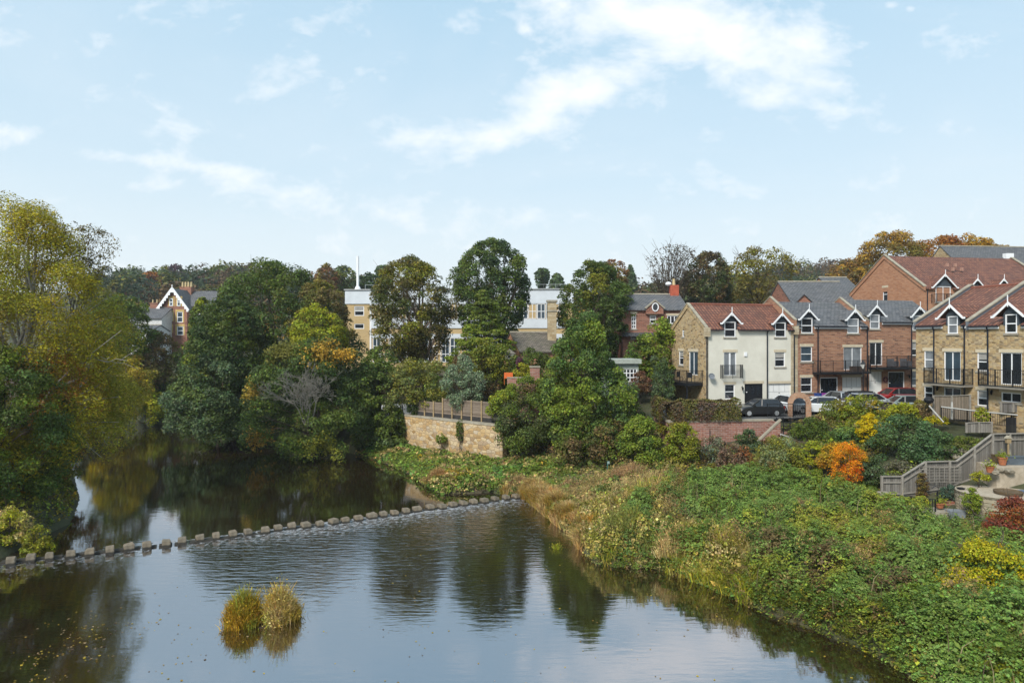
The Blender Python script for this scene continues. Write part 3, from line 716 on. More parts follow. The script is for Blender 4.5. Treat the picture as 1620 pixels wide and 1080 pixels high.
# table and chairs on that balcony (things of their own)
def bistro(loc,rz,lab,grp=None):
    c=empty('balcony_chair',loc,rz,lab,'chair',grp)
    MB().box(-.22,-.22,.42,.22,.22,.46).build('seat',M_black,c); MB().box(-.22,.19,.46,.22,.23,.95).build('backrest',M_black,c)
    for sx in (-.19,.19):
        for sy in (-.19,.19): MB().bar((sx,sy,0),(sx,sy,.42),.035).build('leg',M_black,c)
bistro(W2(h,-.9,v0+1.0,zb),R(160)+A1,'black chair on the gable balcony of the cream house, nearer the balcony door','chairs on the gable balcony')
bistro(W2(h,-.9,v0+2.9,zb),R(20)+A1,'black chair on the gable balcony of the cream house, at its far end','chairs on the gable balcony')
HW=h
# ================= B1: brown brick
ub=Wd
h=House('terraced_house','brown brick house with slate roof, long black balcony and dark door beside the cream house','house',WX+math.cos(A1)*(ub+.004),WY+math.sin(A1)*(ub+.004),6.0,A1,'terraced houses round the car park')
r=h.root; EB=h.f(1300,515)[1]; Wd=h.f(1372,515)[0]; D=7.6
dw=[h.fr(1267.5,503,1285,526.7),h.fr(1340.5,504,1358,527)]
o1=h.fr(1267,548,1285,571.7);o2=h.fr(1334.5,549,1363.3,585);o3=h.fr(1267,597,1284.7,620);o4=h.fr(1297.5,596.7,1325.5,633);o5=h.fr(1332.5,596.3,1364,629)
o4[1]=.1;o5[1]=.05
ops=[[d_[0],d_[1],d_[2],EB+1] for d_ in dw]+[o1,o2,o3,o4,o5]
mb=MB(); facade(mb,O_,U_,N_,Wd,EB,ops,base=-1)
mb.face([(0,0,-1),(0,D,-1),(0,D,EB),(0,D/2,EB+D/2*SL),(0,0,EB)]); mb.face([(0,D,-1),(Wd,D,-1),(Wd,D,EB),(0,D,EB)]); mb.build('wall',M_bk1,r)
MB().box(.0,-.035,-1,.34,-.001,EB).build('quoins',M_quoin,r)
SLB=.64; cuts=[]
for d_,ap,hw,g in ((dw[0],h.f(1278,489)[1],1.0,None),(dw[1],h.f(1351,490)[1],1.0,M_curt)):
    c,_=dormer(r,d_,ap,hw,EB,SLB,M_slate,glass=g); cuts.append(c)
mb=MB(); roof_planes(mb,.1,Wd-.1,D,EB,SLB,cuts); mb.build('roof',M_slate,r)
coping(r,0.02,D,EB,SLB,up=.7,mat_=M_bk1); coping(r,Wd,D,EB,SLB,up=.75,mat_=M_bk1)
MB().box(-.2,-.3,EB-.9,.3,.1,EB-.05).build('kneeler',M_quoin,r)
gutter(r,splitsegs(.3,Wd-.2,cuts),EB,SLB)
window(r,O_,U_,N_,o1,1,2,glass=M_blue); window(r,O_,U_,N_,o2,2,1,name='patio_door',glass=M_curt,sill=False); window(r,O_,U_,N_,o3,1,2)
door(r,O_,U_,N_,o4,M_navy); garage(r,O_,U_,N_,o5)
for px_ in (1293,1371): drain(r,h.f(px_,560)[0],EB-.1,0)
b0=h.f(1295,590,-.9)[0]; b1=h.f(1377,590,-.9)[0]-.15; zb=h.f(1330,588.5,-1)[1]
bal=MB().box(b0,-1.15,zb-.2,b1,-.01,zb).build('balcony',M_black,r)
railing(bal,[(b0+.05,0,zb),(b0+.05,-1.1,zb),(b1-.05,-1.1,zb),(b1-.05,0,zb)],h=1.15,bars=.14,bw=.018)
M_rat=mat('rattan_brown',(.07,.05,.04),.8)
def planter(loc,rz,lab,L=1.6,mat_=None,cat='planter'):
    p=empty('planter',loc,rz,lab,cat); MB().box(-L/2,-.2,0,L/2,.2,.5).box(-L/2-.03,-.23,.5,L/2+.03,.23,.56).build('tub',mat_ or M_rat,p); return p
planter(W2(h,h.f(1356,585,-.7)[0],-.75,zb),A1,'dark brown planter box on the long brick house balcony before the patio door')
HB1=h
# ================= B2
h=House('terraced_house','brown brick slate roofed house with navy glazed door, next to the honey stone houses','house',WX+math.cos(A1)*(ub+Wd+.012),WY+math.sin(A1)*(ub+Wd+.012),6.6,A1,'terraced houses round the car park')
r=h.root; EC=h.f(1400,508.5)[1]; Wd2=h.f(1441,508)[0]; Wt=Wd2+3.8
dw=[h.fr(1376,497.5,1391,520),h.fr(1443.5,499,1459,522)]
o1=h.fr(1376,541.7,1396,577.5);o2=h.fr(1375,587.5,1396,622.5);o3=h.fr(1405,587.5,1431,622);o4=h.fr(1443,541,1459,562);o5=h.fr(1443,587,1459,610)
for o in (o1,o2): o[0]=max(o[0],.12)
dw[0][0]=max(dw[0][0],.15); o2[1]=.05;o3[1]=.08
ops=[[d_[0],d_[1],d_[2],EC+1] for d_ in dw]+[o1,o2,o3,o4,o5]
mb=MB(); facade(mb,O_,U_,N_,Wt,EC,ops,base=-1.5)
D=7.2; mb.face([(0,0,-1),(0,D,-1),(0,D,EC),(0,D/2,EC+D/2*SLB),(0,0,EC)]); mb.face([(0,D,-1),(Wt,D,-1),(Wt,D,EC),(0,D,EC)]); mb.face([(Wt,0,-1),(Wt,D,-1),(Wt,D,EC),(Wt,D/2,EC+D/2*SLB),(Wt,0,EC)]); mb.build('wall',M_bk1,r)
cuts=[]
for d_,ap,hw,g in ((dw[0],h.f(1383.5,483)[1],1.0,M_curt),(dw[1],h.f(1453,485)[1],1.0,M_curt)):
    c,_=dormer(r,d_,ap,hw,EC,SLB,M_slate,glass=g,nx=1); cuts.append(c)
mb=MB(); roof_planes(mb,.13,Wt,D,EC,SLB,cuts); mb.build('roof',M_slate,r)
gutter(r,splitsegs(.2,Wt,cuts),EC,SLB)
window(r,O_,U_,N_,o1,2,1,name='patio_door',sill=False,lm=M_lint); garage(r,O_,U_,N_,o2); window(r,O_,U_,N_,o4,1,2); window(r,O_,U_,N_,o5,1,2,glass=M_curt)
dl=door(r,O_,U_,N_,o3,M_navy,nglass=4)
drain(r,Wd2,EC-.1)
b0=.1; b1=h.f(1450,583,-1)[0]; zb=h.f(1410,581,-1)[1]
bal=MB().box(b0,-1.15,zb-.2,b1,-.01,zb).build('balcony',M_black,r)
railing(bal,[(b0+.05,0,zb),(b0+.05,-1.1,zb),(b1-.05,-1.1,zb),(b1-.05,0,zb)],h=1.15,bars=.14,bw=.018)
for px_,s_ in ((1411,'left'),(1432,'right')):
    u=h.f(px_,575,-.5)[0]; c=empty('balcony_chair',W2(h,u,-.6,zb),A1,f'grey rattan armchair on the upper brick house balcony, {s_} of the pair','chair','armchairs on the brick balcony')
    Mr=mat('grey_rattan',(.10,.10,.11),.8); MB().box(-.4,-.35,.1,.4,.35,.42).build('seat',Mr,c); MB().box(-.4,.25,.42,.4,.36,.85).build('backrest',Mr,c)
    for sx in (-1,1): MB().box(min(sx*.4,sx*.3),-.35,.42,max(sx*.4,sx*.3),.24,.62).build('armrest',Mr,c)
u,w_=h.f(1400.5,600); wm=MB()
for i in range(16):
    a0=i/16*2*math.pi;a1=(i+1)/16*2*math.pi; wm.bar((u+.24*math.cos(a0),-.06,w_+.24*math.sin(a0)),(u+.24*math.cos(a1),-.06,w_+.24*math.sin(a1)),.09)
tag(wm.build('wreath',mat('wreath_red',(.10,.02,.03),.8),None,loc=(h.X,h.Y,h.Z),rz=A1),'dark red round wreath hanging on the brick pier between garage and navy door','wreath')
u,w_=h.f(1436,593); MB().tube([(u,-.02,w_),(u,-.2,w_+.1),(u,-.22,w_)],.03,6).lathe((u,-.22,w_-.32),[(.05,0),(.11,.28),(.03,.34)],8).build('wall_lamp',M_black,r)
HB2=h
# ================= S: honey stone terrace (two houses)
AS=math.atan2(-.954,.30)
SX,SY=at(1449,57.5)
def stonehouse(u0px,u1px,W,wins,label,first):
    global h
    base=House('x','x','x',SX,SY,6.3,AS); bpy.data.objects.remove(base.root)
    us=base.f(u0px,560)[0] if not first else 0
    h=House('terraced_house',label,'house',SX+base.c*us,SY+base.s*us,6.3,AS,'terraced houses round the car park')
    r=h.root; E=h.f(1500 if first else 1580,514)[1]; Wd=W if W else h.f(u1px,560)[0]-.004; D=12.2; SLS=.52
    gp=lambda o: h.fr(*o)
    dwn=gp(wins['d']); l1=gp(wins['l1']); sl=gp(wins['sl']); gl=gp(wins['gl']); g2=gp(wins['g2'])
    mb=MB(); facade(mb,O_,U_,N_,Wd,E,[[dwn[0],dwn[1],dwn[2],E+1],l1,sl,gl,g2],base=-4.5)
    mb.face([(0,D,-4.5),(0,0,-4.5),(0,0,E),(0,D/2,E+D/2*SLS),(0,D,E)][::-1]); mb.face([(Wd,0,-4.5),(Wd,D,-4.5),(Wd,D,E),(Wd,D/2,E+D/2*SLS),(Wd,0,E)]); mb.face([(0,D,-1),(Wd,D,-1),(Wd,D,E),(0,D,E)])
    mb.build('wall',M_rub,r)
    c,_=dormer(r,dwn,h.f(*wins['ap'])[1],1.05,E,SLS,M_pan,glass=wins.get('dg'))
    mb=MB(); roof_planes(mb,.1,Wd-.1,D,E,SLS,[c],over=.2); mb.build('roof',M_pan,r)
    MB().tube([(.1,D/2,E+D/2*SLS+.15),(Wd-.1,D/2,E+D/2*SLS+.15)],.13,8).build('ridge_tiles',mat('ridge_clay',(.2,.075,.05),.8),r)
    coping(r,.0,D,E,SLS,up=.5,mat_=M_lead,wd=.36)
    gutter(r,splitsegs(.15,Wd-.1,[c]),E,SLS,over=.2)
    window(r,O_,U_,N_,l1,1,2,glass=M_curt if first else None); window(r,O_,U_,N_,sl,2,1,name='patio_door',sill=False,glass=wins.get('sg')); window(r,O_,U_,N_,gl,1,2); window(r,O_,U_,N_,g2,2,1,glass=M_blue if first else None)
    for px_ in wins['dp']: drain(r,h.f(px_,560)[0],E-.1,-.5)
    b0=h.f(wins['b'][0],600,-.85)[0]; b1=h.f(wins['b'][1],600,-.85)[0]; zb=h.f((wins['b'][0]+wins['b'][1])/2,wins['b'][2],-.9)[1]
    bal=MB().box(b0,-.95,zb-.18,b1,-.01,zb).build('balcony',mat('balcony_concrete',(.22,.2,.17),.9),r)
    railing(bal,[(b0+.05,0,zb),(b0+.05,-.98,zb),(b1-.05,-.98,zb),(b1-.05,0,zb)],h=1.2,bars=.13,bw=.02,base=.02,post=.07)
    for px_,py_ in wins['lamp']:
        u,w_=h.f(px_,py_); MB().tube([(u,-.02,w_),(u,-.16,w_+.08),(u,-.18,w_)],.03,6).lathe((u,-.18,w_-.3),[(.05,0),(.1,.26),(.03,.32)],8).build('wall_lamp',M_black,r)
    if not first:
        u,w_=h.f(1556,508); 
        v0=1.0; sk=MB().hexa([(u-.1,v0,E+v0*SLS+.17),(u+.55,v0,E+v0*SLS+.17),(u+.55,v0+1.1,E+(v0+1.1)*SLS+.17),(u-.1,v0+1.1,E+(v0+1.1)*SLS+.17),(u-.1,v0,E+v0*SLS+.25),(u+.55,v0,E+v0*SLS+.25),(u+.55,v0+1.1,E+(v0+1.1)*SLS+.25),(u-.1,v0+1.1,E+(v0+1.1)*SLS+.25)])
        sk.build('skylight',glassmat('skylight_glass',(.4,.43,.46),.15),r)
    return h,Wd
HS1,ws1=stonehouse(1449,1532,None,dict(d=(1500,500,1515.7,527.6),l1=(1461.8,555,1476.6,582.6),sl=(1493.3,556,1519.8,602),gl=(1461.8,611,1475.4,631.5),g2=(1493,613,1520,634),ap=(1503.5,482),dp=(1478.7,1527),b=(1463,1527,607),lamp=[(1485,612)],dg=M_curt,sg=M_blue),
  'honey coloured rubble stone house with red pantile roof, left of the stone pair',True)
HS2,ws2=stonehouse(1532,0,8.6,dict(d=(1591,497,1609.4,526.6),l1=(1545.7,557.7,1563.6,586.7),sl=(1583,557.7,1616.6,608.7),gl=(1545.7,617,1562.6,641.7),g2=(1583.6,621,1615.5,636),ap=(1597,478),dp=(1564,),b=(1549,1634,611.5),lamp=[(1571,618)],sg=M_dark),
  'honey coloured rubble stone house with skylight in its red roof, at the right edge',False)
# ================= R: big orange brick house on the rise behind
h=House('large_house','large orange brick house with plain gable and long red tiled roof above the terraces','house',*at(1462,80),9.5,R(9))
r=h.root; D=h.g(1346,455)[0]; E=h.f(1462,455)[1]; sl=(h.g(1397,407)[1]-E)/(D/2); Wd=18.5
gw=h.gr(1396.5,455,1404,476)
mb=MB(); facade(mb,(0,D,0),(0,-1,0),(-1,0,0),D,E,[gflip(gw,D)],base=-3); mb.face([(0,D,E),(0,0,E),(0,D/2,E+D/2*sl)])
mb.face([(0,0,-3),(Wd,0,-3),(Wd,0,E),(0,0,E)]); mb.face([(0,D,-3),(Wd,D,-3),(Wd,D,E),(0,D,E)]); mb.face([(Wd,0,-3),(Wd,D,-3),(Wd,D,E),(Wd,D/2,E+D/2*sl),(Wd,0,E)])
mb.build('wall',M_bk2,r)
window(r,(0,D,0),(0,-1,0),(-1,0,0),gflip(gw,D),1,2)
M_pan2=M_pan
cuts=[]
for i,(x0,y0,x1,y1,ax,ay) in enumerate(((1480,453,1503.5,478,1492.5,434),(1536,458,1550,470,1543,441),(1577,458,1592,470,1585,441),(1612,458,1630,470,1621,441))):
    o=h.fr(x0,y0,x1,y1); c,_=dormer(r,o,h.f(ax,ay)[1],1.55 if i==0 else 1.25,E,sl,M_pan,nx=2 if i==0 else 1,ny=1 if i==0 else 2,glass=M_blue); cuts.append(c)
mb=MB(); roof_planes(mb,.1,Wd-.1,D,E,sl,cuts,over=.3); mb.build('roof',M_pan2,r)
coping(r,0,D,E,sl,up=.35,mat_=M_bk2,wd=.4); coping(r,Wd,D,E,sl,up=.35,mat_=M_bk2,wd=.4)
mb=MB()
for px_,py_ in ((1497,418),(1510,418.5),(1506,425),(1520,425)):
    u,w_=h.f(px_,py_,3.2); mb.box(u-.14,2.95+(w_-(E+3.2*sl))/sl*0,w_-.3,u+.14,3.2,w_+.12)
mb.build('roof_vent',mat('vent_clay',(.35,.2,.15),.8),r)
drain(r,.35,E,0)
b0=h.f(1482,478,-.8)[0];b1=h.f(1506,478,-.8)[0]; zb=h.f(1492,479,-.8)[1]
railing(r,[(b0,0,zb),(b0,-.8,zb),(b1,-.8,zb),(b1,0,zb)],name='balcony_railing')
# generic gabled house helper for the distance
def simplehouse(name,label,cat,px,Y,rot,W,D,zg,eave,slope,wallm,roofm,wins=(),group=None,chim=(),gwins=(),over=.3,copes=False):
    X_,Y_=at(px,Y); h=House(name,label,cat,X_,Y_,zg,rot,group); r=h.root
    fo=[h.fr(*o[:4]) for o in wins]; go=[gflip(h.gr(*o[:4]),D) for o in gwins]
    mb=MB(); facade(mb,O_,U_,N_,W,eave,fo,base=-4); facade(mb,(0,D,0),(0,-1,0),(-1,0,0),D,eave,go,base=-4)
    mb.face([(0,D,eave),(0,0,eave),(0,D/2,eave+D/2*slope)]); mb.face([(0,D,-4),(W,D,-4),(W,D,eave),(0,D,eave)]); mb.face([(W,0,-4),(W,D,-4),(W,D,eave),(W,D/2,eave+D/2*slope),(W,0,eave)])
    mb.build('wall',wallm,r)
    for o,s_ in zip(fo,wins): window(r,O_,U_,N_,o,*(s_[4] if len(s_)>4 else (1,2)),fw=.1)
    for o,s_ in zip(go,gwins): window(r,(0,D,0),(0,-1,0),(-1,0,0),o,*(s_[4] if len(s_)>4 else (1,2)),fw=.1)
    mb=MB(); roof_planes(mb,-.1,W+.1,D,eave,slope,over=over); rf=mb.build('roof',roofm,r)
    MB().tube([(-.1,D/2,eave+D/2*slope+.12),(W+.1,D/2,eave+D/2*slope+.12)],.14,6).build('ridge_tiles',M_cope,r)
    for (u,v,w0,w1,hw) in chim:
        c=MB().box(u-hw,v-.45,w0,u+hw,v+.45,w1).box(u-hw-.08,v-.53,w1+.003,u+hw+.08,v+.53,w1+.15).build('chimney',M_bk3,rf)
        n=max(1,int(hw*2/.55)); cp=MB()
        for i in range(n): cp.lathe((u-hw+.3+(2*hw-.6)*(i/(n-1) if n>1 else .5),v,w1+.15),[(.15,0),(.12,.6),(.15,.65)],8)
        cp.build('chimney_pot',mat('pot_buff',(.5,.4,.22),.8),c)
    return h
# brick house with porthole gable between the trees
h=simplehouse('brick_house','red brown brick house with slate roof and white porthole gable, left of the cream house','house',996,84,R(6),9.2,7.5,7.0,0,1,M_bk3,M_slate) if False else None
X0,Y0=at(985,84)
hb=House('x','x','x',X0,Y0,7.0,R(4)); bpy.data.objects.remove(hb.root)
E=hb.f(1010,489)[1]; WB=hb.f(1088,489)[0]; sB=(hb.f(1040,467,3.6)[1]-E)/3.6
h=simplehouse('brick_house','red brown brick house with slate roof and white porthole gable, left of the cream house','house',985,84,R(4),WB,7.2,7.0,E,sB,M_bk3,M_slate,
   wins=((999,496,1006.5,520,(2,4)),(1028,499,1038,512,(1,2)),(1055.5,499,1073,512,(3,1)),(998,531,1008,536,(1,1))))
r=h.root; g0=h.f(1021,489)[0];g1=h.f(1048,489)[0];ga_=h.f(1035,477)[1]
MB().prism([(g0,E-.6),(g1,E-.6),(g1,E),((g0+g1)/2,ga_),(g0,E)],lambda a,b:(a,-.42,b),lambda a,b:(a,-.03,b)).build('front_gable',M_bk3,r)
gm=MB()
for A,B in (((g0-.15,E-.02),((g0+g1)/2,ga_+.12)),((g1+.15,E-.02),((g0+g1)/2,ga_+.12))): gm.bar((A[0],-.4,A[1]+.1),(B[0],-.4,B[1]+.02),.35,.16)
gm.build('gable_coping',M_cope,r)
u,w_=h.f(1035,486); pm=MB()
for i in range(12):
    a0=i/12*2*math.pi;a1=(i+1)/12*2*math.pi; pm.bar((u+.38*math.cos(a0),-.45,w_+.5*math.sin(a0)),(u+.38*math.cos(a1),-.45,w_+.5*math.sin(a1)),.12)
po=pm.build('porthole',M_wht,r); MB().prism([(u+.36*math.cos(k*math.pi/6),w_+.48*math.sin(k*math.pi/6)) for k in range(12)],lambda a,b:(a,-.44,b),lambda a,b:(a,-.425,b)).build('pane',M_dark,po)
u,w_=h.f(1066,472,3.6); c=MB().box(u-.55,3.2,w_-.6,u+.55,4.1,w_+1.7).build('chimney',mat('new_red_brick',(.38,.09,.05),.8),r)
MB().lathe((u,3.6,w_+1.7),[(.2,0),(.15,.8),(.2,.85)],10).build('chimney_pot',mat('pot_buff',(.5,.4,.22),.8),c)
MB().box(0,-.9,h.f(1000,531)[1]-.1,WB,-.02,h.f(1000,528)[1]+.15).build('canopy_roof',M_slate,r)
# slate roofed houses glimpsed behind the row
def viapx(label,px0,px1,Y,ridge,eavepx,D,wallm,roofm,rot=0,**k):
    X0,Y0=at(px0,Y); t_=House('x','x','x',X0,Y0,8,rot); bpy.data.objects.remove(t_.root)
    E=t_.f(px0+1,eavepx)[1]; W=t_.f(px1,eavepx)[0]; s_=(t_.f((px0+px1)/2,ridge,D/2)[1]-E)/(D/2)
    return simplehouse(k.pop('name','slate_roofed_house'),label,'house',px0,Y,rot,W,D,8,E,s_,wallm,roofm,**k)
h=viapx('low house with purple grey slate roof and small red brick gable behind the brick terrace',1252,1352,92,447,478,9,M_bk3,M_slate)
r=h.root; g0=h.f(1258,470,-1)[0];g1=h.f(1283,470,-1)[0];e_=h.f(1270,479,-1)[1];a_=h.f(1270,467,-1)[1]
MB().prism([(g0,-2),(g1,-2),(g1,e_),((g0+g1)/2,a_),(g0,e_)],lambda a,b:(a,-1.2,b),lambda a,b:(a,2.5,b)).build('front_gable',M_bk3,r)
mb=MB()
for s_ in (-1,1):
    A=((g0+g1)/2,a_+.15); B=((g0+g1)/2+s_*((g1-g0)/2+.2),e_)
    mb.hexa([(A[0],-1.4,A[1]-.1),(B[0],-1.4,B[1]-.1),(B[0],2.6,B[1]-.1),(A[0],2.6,A[1]-.1),(A[0],-1.4,A[1]),(B[0],-1.4,B[1]),(B[0],2.6,B[1]),(A[0],2.6,A[1])])
mb.build('gable_roof',M_slate,r)
h=viapx('higher slate roof with gable right behind the brown brick terrace, below the large orange house',1318,1362,99,440,462,9,M_bk2,M_slate)
h=viapx('old house with pale grey slate roof and white skylight on the hill at far right',1530,1700,112,392,432,12,M_rub,M_slate,rot=R(6))
r=h.root; u,w_=h.f(1592,408,3.5); mb=MB().box(u-.7,2.7,w_-.7,u+.7,3.5,w_+.7); mb.build('skylight',M_wht,r)
# Victorian house on the far bank
XV,YV=at(254,130)
h=House('victorian_house','tall red and yellow brick Victorian house with white scalloped bargeboards across the river','house',XV,YV,10,R(-6))
r=h.root; E=h.f(256,489)[1]; GW=h.f(296,489)[0]; ap=h.f(275,459)[1]
wn=[h.fr(268.5,472,274,484),h.fr(280.5,472,286,484),h.fr(258.5,494,264.5,508),h.fr(267.5,494,273,508),h.fr(280,493,289,510),h.fr(258.5,516,264.5,526),h.fr(267.5,516,271.5,526),h.fr(280,516,290,530)]
mb=MB(); facade(mb,O_,U_,N_,GW,E,[w_ for w_ in wn if w_[3]<E],base=-4)
mb.face([(0,0,E),(GW,0,E),(GW/2,0,ap)]); mb.face([(0,9,-4),(0,0,-4),(0,0,E),(0,9,E)]); mb.face([(GW,0,-4),(GW,9,-4),(GW,9,E),(GW,0,E)]); mb.build('wall',M_bk3,r)
My=mat('yellow_brick_trim',(.50,.36,.14),.85)
for w_ in wn:
    up=w_[3]>=E
    O2=(0,-.16 if up else 0,0)
    MB().obox((0,0,0),U_,N_,w_[0]-.3,w_[2]+.3,-.03,-.002,w_[3]+.02,w_[3]+.4).obox((0,0,0),U_,N_,w_[0]-.3,w_[0]-.02,-.03,-.002,w_[1],w_[3]).obox((0,0,0),U_,N_,w_[2]+.02,w_[2]+.3,-.03,-.002,w_[1],w_[3]).build('window_surround',My,r)
    window(r,O2,U_,N_,w_,1,2,sill=False,lintel=False,fw=.13,glass=M_blue)
mb=MB(); 
for s_ in (-1,1):
    A=(GW/2,ap+.3);B=(GW/2+s_*(GW/2+.5),E-.2)
    mb.hexa([(A[0],-.5,A[1]-.15),(B[0],-.5,B[1]-.15),(B[0],9,B[1]-.15),(A[0],9,A[1]-.15),(A[0],-.5,A[1]),(B[0],-.5,B[1]),(B[0],9,B[1]),(A[0],9,A[1])])
u2=h.f(345,470,4)[0]; e2=h.f(320,484,2)[1]; rz_=h.f(320,460,5)[1]
mb.hexa([(GW/2,1.5,e2-.15),(u2,1.5,e2-.15),(u2,5.5,rz_-.15),(GW/2,5.5,rz_-.15),(GW/2,1.5,e2),(u2,1.5,e2),(u2,5.5,rz_),(GW/2,5.5,rz_)])
mb.hexa([(GW/2,5.5,rz_-.15),(u2,5.5,rz_-.15),(u2,9.5,e2-.15),(GW/2,9.5,e2-.15),(GW/2,5.5,rz_),(u2,5.5,rz_),(u2,9.5,e2),(GW/2,9.5,e2)])
rf=mb.build('roof',M_slate,r)
MB().box(GW+.003,2,-4,u2-.3,9,e2-.1).build('side_wing',mat('wing_render',(.6,.6,.58),.8),r)
bg=MB(); 
for s_ in (-1,1):
    A=Vector((GW/2,-.56,ap+.3));B=Vector((GW/2+s_*(GW/2+.6),-.56,E-.3)); bg.bar(A,B,.1,.45)
    for i in range(8):
        p=A+(B-A)*((i+.5)/8); bg.box(p.x-.2,-.6,p.z-.5,p.x+.2,-.52,p.z-.15)
bg.bar((GW/2,-.56,ap),(GW/2,-.56,ap+1.0),.12); bg.build('bargeboard',M_wht,r)
u,w_=h.f(296,462,5); c=MB().box(u-1.2,4.4,rz_-2,u+1.2,5.6,w_+1.0).build('chimney',M_bk3,rf)
cp=MB(); [cp.lathe((u-.9+.6*i,5,w_+1.0),[(.22,0),(.16,1.0),(.2,1.05)],8) for i in range(4)]; cp.build('chimney_pot',mat('pot_buff',(.5,.4,.22),.8),c)
viapx('low slate roofed house with pale walls between the willow and the Victorian house',206,256,126,487,503,8,mat('pale_wall',(.55,.55,.54),.8),M_slate,chim=((2.5,4,2,11.2,.7),)) 
viapx('white outbuilding with slate roof in front of the Victorian house',205,240,118,515,523,6,mat('pale_wall',(.55,.55,.54),.8),M_slate)
# ================= flat roofed modern building (school) behind the trees
XF,YF=at(548,112)
h=House('flat_roofed_building','long flat roofed modern building with yellow brick and white cladding bands behind the trees','building',XF,YF,8,R(-2.5))
r=h.root; E=h.f(700,459)[1]; WF=h.f(905,459)[0]; My2=cellmat('yellow_brick',[(.48,.33,.15),(.56,.40,.20),(.52,.38,.2)],.45,.15,(.4,.33,.2),.015,stain=.15)
wl=[h.fr(560.5,484,576,499.5),h.fr(560.5,512,576,520)]
u_s=h.f(585,490)[0]
f1=h.f(700,478)[1]; f2=h.f(800,492)[1];f3=h.f(800,504)[1]
mb=MB(); facade(mb,O_,U_,N_,WF,E-2.2,wl,base=-3); mb.face([(0,14,-3),(0,0,-3),(0,0,E),(0,14,E)]); mb.face([(WF,0,-3),(WF,14,-3),(WF,14,E),(WF,0,E)]);mb.face([(0,14,-3),(WF,14,-3),(WF,14,E),(0,14,E)]); mb.build('wall',My2,r)
Mc=mat('white_cladding',(.56,.60,.64),.6,var=.1,scale=.6)
MB().box(-.2,-.15,E-2.2,WF+.2,14,E).build('roof_fascia',Mc,r)
MB().box(-.35,-.3,E,WF+.35,14.2,E+.22).build('roof_edge',mat('roof_felt',(.3,.31,.31),.8),r)
a0,b0_=h.f(588,500)[0],WF-1.2
z1=h.f(760,505)[1];z0=h.f(760,519)[1]
MB().box(a0,-.14,z0,b0_,-.01,z1).build('cladding_band',Mc,r)
z1b=h.f(760,528)[1];z0b=h.f(760,534)[1]; MB().box(a0,-.12,z0b,b0_,-.01,z1b).build('cladding_band',Mc,r)
for o in wl: window(r,O_,U_,N_,o,1,2 if o[3]-o[1]>1.2 else 1,fw=.12,sill=False,lintel=False)
n=22
for i in range(n):
    x=a0+.2+(b0_-a0-.4)*i/n; x2=a0+.2+(b0_-a0-.4)*(i+1)/n-.1
    window(r,(0,-.03,0),U_,N_,[x,z1+.05,x2,E-2.25],2,2,fw=.1,depth=.0,sill=False,lintel=False,glass=M_blue if i%3 else My2)
    window(r,(0,-.03,0),U_,N_,[x,z0b-4,x2,z0b-.02],2,3,fw=.1,depth=.0,sill=False,lintel=False,glass=M_blue if i%3!=1 else My2)
MB().box(a0-.3,-.1,-3,a0-.02,-.01,E-2.2).build('downpipe_panel',M_wht,r)
railing(r,[(h.f(568,456)[0],4,E+.22),(WF-1,4,E+.22)],h=1.0,name='roof_railing',mat_=mat('galvanised',(.35,.38,.38),.5),bars=1.2)
u=h.f(566,450,3)[0]; ztop=h.f(566,405,3)[1]; fl_=empty('flue_mast',W2(h,u,3,E+.22),0,'tall white flue mast standing on the flat roof','mast')
MB().tube([(0,0,0),(0,0,ztop-E-.22)],.22,10).build('pole',M_wht,fl_); MB().lathe((0,0,0),[(.6,0),(.6,.15),(.32,.7)],10).build('base',M_wht,fl_)
# tall chimney of buff stone at px 873 and shed with stone tile roof
XS,YS=at(828,80); 
h=viapx('low cottage with mossy stone tiled roof below the modern building',822,889,82,527,556,9,M_bk2,cellmat('stone_tile',[(.10,.085,.07),(.16,.14,.11),(.2,.17,.14)],.5,.3,(.05,.045,.04),.03,dirt=(.07,.08,.03)),rot=R(14),name='cottage')
X_,Y_=at(873,86); cs=empty('stone_chimney',(X_,Y_,7.0),0,'buff stone chimney stack beside the round tree','chimney'); zt=CAMZ-(478-540)/1080*86-7
MB().box(-.55,-.5,0,.55,.5,zt).build('stack',M_ash,cs); MB().box(-.68,-.62,zt,.68,.62,zt+.25).box(-.63,-.58,zt-1.2,.63,.58,zt-1.0).build('cap',M_cope,cs)
# ================= foliage
M_leaf=leafmat()
M_bark=mat('bark',(.085,.065,.045),.95,var=.4,scale=2,bump=.03)
M_barkpale=mat('pale_bark',(.30,.28,.25),.9,var=.3,scale=2,bump=.02)
M_twig=mat('twig',(.12,.10,.085),.95,var=.3)
LEAFTOT=0
